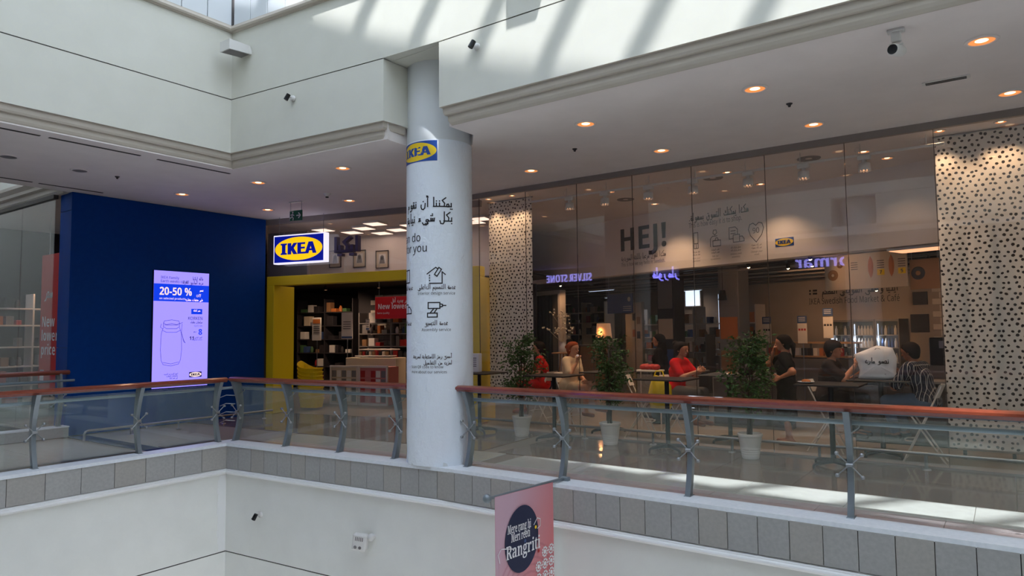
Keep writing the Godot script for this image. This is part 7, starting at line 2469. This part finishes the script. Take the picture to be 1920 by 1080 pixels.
func build_wall_details() -> void:
	small_camera(Vector3(-8.14, 5.06, -6.10), "small camera on the upper wall left of the column")
	small_camera(Vector3(-4.96, 5.08, -6.30), "small camera with a stain below on the upper wall right of the column")
	small_camera(Vector3(-9.3, -1.0, -6.46), "small camera on the cream wall below the corner")
	# lamp box above the picture whose shade falls on the right wall
	var lb := thing("wall_lamp_box", "grey lamp box high on the right atrium wall", "lamp box", Vector3(-4.02, 6.05, -6.28))
	var ls := tool()
	bbox(ls, Vector3(0, 0.2, 0.17), Vector3(0.42, 0.4, 0.3), 0.01)
	part("housing", ls, M.goods_grey, lb)
	ls = tool()
	box(ls, Vector3(0, 0.2, 0.01), Vector3(0.2, 0.2, 0.04))
	part("wall_plate", ls, M.fixture_white, lb)
	# wedge shaped speaker in the upper corner
	var root := thing("wall_speaker", "white wedge shaped box in the corner high on the atrium wall", "speaker", Vector3(-9.17, 5.93, -6.0))
	var s := tool()
	prism(s, PackedVector2Array([Vector2(-0.05, -0.02), Vector2(0.34, -0.05), Vector2(0.34, 0.1), Vector2(0.0, 0.1)]), Transform3D(Basis(Vector3(0, 0, 1), Vector3.UP, Vector3(-1, 0, 0)), Vector3.ZERO), -0.12, 0.12)
	part("body", s, M.fixture_white, root)
	s = tool()
	quad(s, Vector3(-0.1, -0.03, 0.0), Vector3(0.1, -0.03, 0.0), Vector3(0.1, -0.052, 0.32), Vector3(-0.1, -0.052, 0.32))
	part("grille", s, M.goods_grey, root)
	# floodlight box on the lower wall
	root = thing("wall_floodlight", "white floodlight box on an arm below the gallery", "floodlight", Vector3(-7.02, -1.0, -6.64))
	s = tool()
	ball(s, Vector3(0, 0.0, 0.08), Vector3.ONE * 0.05, 12)
	tube(s, [Vector3(0, 0, 0), Vector3(0, 0, 0.08)], 0.03, 10)
	tube(s, [Vector3(0, 0.0, 0.08), Vector3(-0.08, -0.02, 0.14)], 0.02, 8)
	part("arm", s, M.fixture_white, root)
	s = tool()
	var tilt := Basis(Vector3.UP, 0.45) * Basis(Vector3.BACK, -0.12)
	bbox(s, Vector3(-0.12, -0.06, 0.16), Vector3(0.2, 0.22, 0.1), 0.02, tilt)
	part("housing", s, M.fixture_white, root)
	s = tool()
	for k in 5: box(s, Vector3(-0.12, -0.06, 0.16) + tilt * Vector3(-0.05 + k * 0.024, 0.05, 0.051), Vector3(0.01, 0.05, 0.004), tilt)
	for x in [-0.045, 0.02]: ball(s, Vector3(-0.12, -0.06, 0.16) + tilt * Vector3(x, -0.06, 0.05), Vector3(0.022, 0.022, 0.01), 8, tilt)
	part("sensor", s, M.goods_grey, root)
	# fabric banner on a pole
	root = thing("hanging_banner", "pink printed banner on a ball ended pole below the balustrade", "banner", Vector3(-4.2, 0.0, -6.72))
	s = tool()
	tube(s, [Vector3(0, 0.03, -0.16), Vector3(0, 0.035, -0.1), Vector3(0, 0.085, 1.24)], 0.017, 10)
	part("pole", s, M.post_grey, root)
	s = tool()
	ball(s, Vector3(0, 0.088, 1.28), Vector3.ONE * 0.045, 14)
	part("ball_end", s, M.post_grey, root)
	s = tool()
	bbox(s, Vector3(0.02, 0.03, -0.16), Vector3(0.1, 0.05, 0.06), 0.008)
	part("socket", s, M.post_grey, root)
	# sheet: local u runs from the ball end (+z) to the slab; front faces +x
	var back := Basis(Vector3(0, 0, -1), Vector3.UP, Vector3(1, 0, 0))
	var f := Transform3D(back, Vector3(0.0, 0.0, 1.18))
	var pink := mat("banner_pink", rgb8(214, 128, 128), 0.75)
	var im := Image.create(128, 256, false, Image.FORMAT_RGB8)
	for y in 256:
		for x in 128:
			var u := x / 127.0; var v := y / 255.0
			var arch := 0.0
			for k in 6:
				var rr := Vector2((u - 0.55) * 1.1, maxf(0.0, 0.55 - v) * 2.2).length()
				if absf(rr - (0.32 + 0.07 * k)) < 0.012: arch = 1.0
			var c := Color(0.80, 0.66, 0.72).lerp(Color(0.86, 0.44, 0.44), clampf(u * 0.8 + v * 0.9 - 0.25, 0, 1))
			if arch > 0: c = c.lerp(Color(0.64, 0.36, 0.4), 0.25)
			im.set_pixel(x, y, c)
	pink.albedo_texture = ImageTexture.create_from_image(im)
	pink.albedo_color = Color.WHITE
	pink.cull_mode = BaseMaterial3D.CULL_DISABLED
	s = tool()
	s.set_smooth_group(0)
	var W := 1.07; var Hh := 2.3
	var top := func(u: float) -> float: return 0.085 - 0.045 * u
	for side in [0, 1]:
		for i in 20:
			for j in 16:
				var q := []
				for c in [[i, j], [i, j + 1], [i + 1, j + 1], [i + 1, j]]:
					var u: float = c[0] / 20.0; var v: float = c[1] / 16.0
					q.append([f * Vector3(u * W, top.call(u) - v * Hh, 0.02 + 0.006 * sin(u * 9.0 + v * 2.0) * v - 0.002 * side), Vector2(u, v)])
				if side == 0: q.reverse()
				for k in [0, 1, 2, 0, 2, 3]:
					s.set_uv(q[k][1]); s.add_vertex(q[k][0])
	part("banner_sheet", s, pink, root)
	var flat := func(x: float, y: float, z := 0.028) -> Transform3D: return Transform3D(back * Basis(Vector3.BACK, -0.042), f * Vector3(x, y, z))
	s = tool()
	prism(s, ellipse(0.3, 0.335, 48), flat.call(0.45, -0.42), 0.0, 0.002)
	part("printed_disc", s, mat("banner_navy", rgb8(28, 34, 66), 0.7), root)
	s = tool()
	var l := letters("Mere rang hi", 0.085, true, true)
	put_letters(s, l, flat.call(0.4, -0.33, 0.031), 0.001, 0.42 / width_of(l))
	l = letters("Meri reeti", 0.085, true, true)
	put_letters(s, l, flat.call(0.42, -0.42, 0.031), 0.001, 0.34 / width_of(l))
	l = letters("Rangriti", 0.13, true, true)
	put_letters(s, l, flat.call(0.47, -0.58, 0.031), 0.001, 0.62 / width_of(l))
	put_letters(s, stroke_icon([[0.08, -0.56, 0.05, -0.48, 0.1, -0.43, 0.2, -0.45, 0.3, -0.47], [0.68, -0.3, 0.74, -0.24, 0.8, -0.26, 0.8, -0.33, 0.75, -0.35]], 0.009), flat.call(0.0, 0.0, 0.031), 0.001)
	part("lettering", s, M.print_white, root)
	s = tool()
	prism(s, ellipse(0.018, 0.018, 12), flat.call(0.7, -0.36, 0.031), 0.0, 0.002)
	part("printed_dot", s, M.logo_yellow, root)
	s = tool()
	prism(s, ellipse(0.018, 0.018, 12), flat.call(0.5, -0.455, 0.031), 0.0, 0.002)
	part("printed_dot", s, M.goods_blue, root)
	s = tool()
	prism(s, ellipse(0.018, 0.018, 12), flat.call(0.75, -0.62, 0.031), 0.0, 0.002)
	part("printed_dot", s, M.goods_red, root)
	# white lattice of rosettes
	s = tool()
	for r in 12:
		for c in 4:
			var x := 1.0 - c * 0.125; var y := -0.66 - r * 0.125
			if x < 0.78 + 0.0 * r and y > -0.66 - pow((0.86 - x) * 3.3, 1.6) * 0.62: continue
			if x < 0.6: continue
			prism(s, ellipse(0.024, 0.024, 10), flat.call(x, y, 0.028), 0.0, 0.002)
			for k in 10:
				var a := TAU * k / 10
				prism(s, ellipse(0.0125, 0.0125, 6), flat.call(x + cos(a) * 0.046, y + sin(a) * 0.046, 0.028), 0.0, 0.002)
	part("printed_lattice", s, M.print_white, root)
	# printed head of a dark haired figure, cut by the frame
	s = tool()
	prism(s, PackedVector2Array([Vector2(0.36, -1.6), Vector2(0.36, -1.0), Vector2(0.4, -0.87), Vector2(0.47, -0.82), Vector2(0.55, -0.86), Vector2(0.59, -0.98), Vector2(0.6, -1.6)]), flat.call(0.0, 0.0, 0.028), 0.0, 0.002)
	part("printed_hair", s, M.goods_dark, root)
	s = tool()
	prism(s, ellipse(0.068, 0.115, 20), flat.call(0.475, -1.02, 0.0305), 0.0, 0.002)
	part("printed_face", s, M.goods_wood, root)

# ---------------------------------------------------------------- the side behind the viewer, mirrored in the glass
func build_opposite_side() -> void:
	var s := tool()
	flat_poly(s, [[-9.9, 1.65], [-16.1, 1.65], [-16.1, 4.2], [8.0, 4.2], [8.0, -1.2], [-9.9, -1.2]], -0.4, -0.005)
	struct("floor_near", s, M.floor_stone_light, "floor of the gallery on the near side", "floor")
	s = tool()
	flat_poly(s, [[-16.1, 0.7], [8.0, 0.7], [8.0, 4.2], [-16.1, 4.2]], CEIL, CEIL + 0.25)
	struct("ceiling_near", s, M.ceiling_paint, "ceiling of the gallery on the near side", "ceiling")
	s = tool()
	for x in [[-9.6, -3.8], [-2.7, 8.0]]: box(s, Vector3((x[0] + x[1]) / 2, 4.88, 0.78), Vector3(x[1] - x[0], 0.82, 0.25))
	box(s, Vector3(-0.8, 8.65, 0.78), Vector3(17.6, 6.7, 0.25))
	box(s, Vector3(-3.25, 4.9, 2.0), Vector3(1.3, 1.3, 0.1))
	box(s, Vector3(-3.25, 5.38, 1.4), Vector3(1.3, 0.12, 1.3))
	for x in [-3.85, -2.65]: box(s, Vector3(x, 4.9, 1.4), Vector3(0.1, 1.3, 1.2))
	struct("wall_near_upper", s, M.wall_paint, "white upper wall on the near side of the atrium", "wall")
	s = tool()
	for x in [[8.0, -2.7], [-3.8, -9.6]]:
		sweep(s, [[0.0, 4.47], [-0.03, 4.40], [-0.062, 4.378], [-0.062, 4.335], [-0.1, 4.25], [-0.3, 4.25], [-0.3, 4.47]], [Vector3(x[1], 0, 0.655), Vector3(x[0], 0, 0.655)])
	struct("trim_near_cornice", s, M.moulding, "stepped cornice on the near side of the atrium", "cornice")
	var root := thing("round_column", "round white column on the near side, mirrored in the cafe glass", "column", Vector3(-3.2, 0, 1.4))
	s = tool()
	lathe(s, [[0.44, 0.0], [0.44, 5.3]], 32)
	part("shaft", s, M.column_paint, root)
	s = tool()
	lathe(s, [[0.47, 0.0], [0.47, 0.12], [0.44, 0.14]], 32)
	part("foot_ring", s, M.steel, root)
	s = tool()
	box(s, Vector3(-4.1, 2.1, 4.3), Vector3(24.4, 4.3, 0.2))
	box(s, Vector3(-16.2, 2.1, 2.95), Vector3(0.2, 4.9, 2.9))
	struct("wall_near_shops", s, M.bay_black, "dark shop fronts on the near side", "wall")
	# glowing shop names on the near side, seen only as reflections
	var turned := Basis(Vector3.UP, PI)
	for p in [["flormar", false, -4.6, 3.72, 2.0, 0.36, "glowing violet shop name lettering on the near side"], ["فلورمار", true, -10.15, 3.68, 1.05, 0.36, "glowing violet Arabic shop name on the near side"], ["SILVER STONE", false, -14.3, 3.72, 2.1, 0.3, "glowing white shop name lettering on the near side"]]:
		root = thing("neon_sign", p[6], "sign", Vector3(p[2], p[3], 4.19))
		root.basis = turned
		s = tool()
		var f: PackedVector3Array = arabic(p[0], p[5], 0.13) if p[1] else letters(p[0], p[5], true)
		put_letters(s, f, Transform3D(), 0.03, p[4] / width_of(f))
		part("sign_lettering", s, M.neon_violet, root)
		var lt := AreaLight3D.new()
		lt.name = "area_light"
		lt.area_size = Vector2(p[4], p[5])
		lt.light_energy = 0.12
		lt.light_color = Color(0.62, 0.6, 1.0)
		lt.shadow_enabled = true
		root.add_child(lt)
		lt.transform = Transform3D(Basis(Vector3.UP, PI), Vector3(0, p[5] / 2, 0.05))
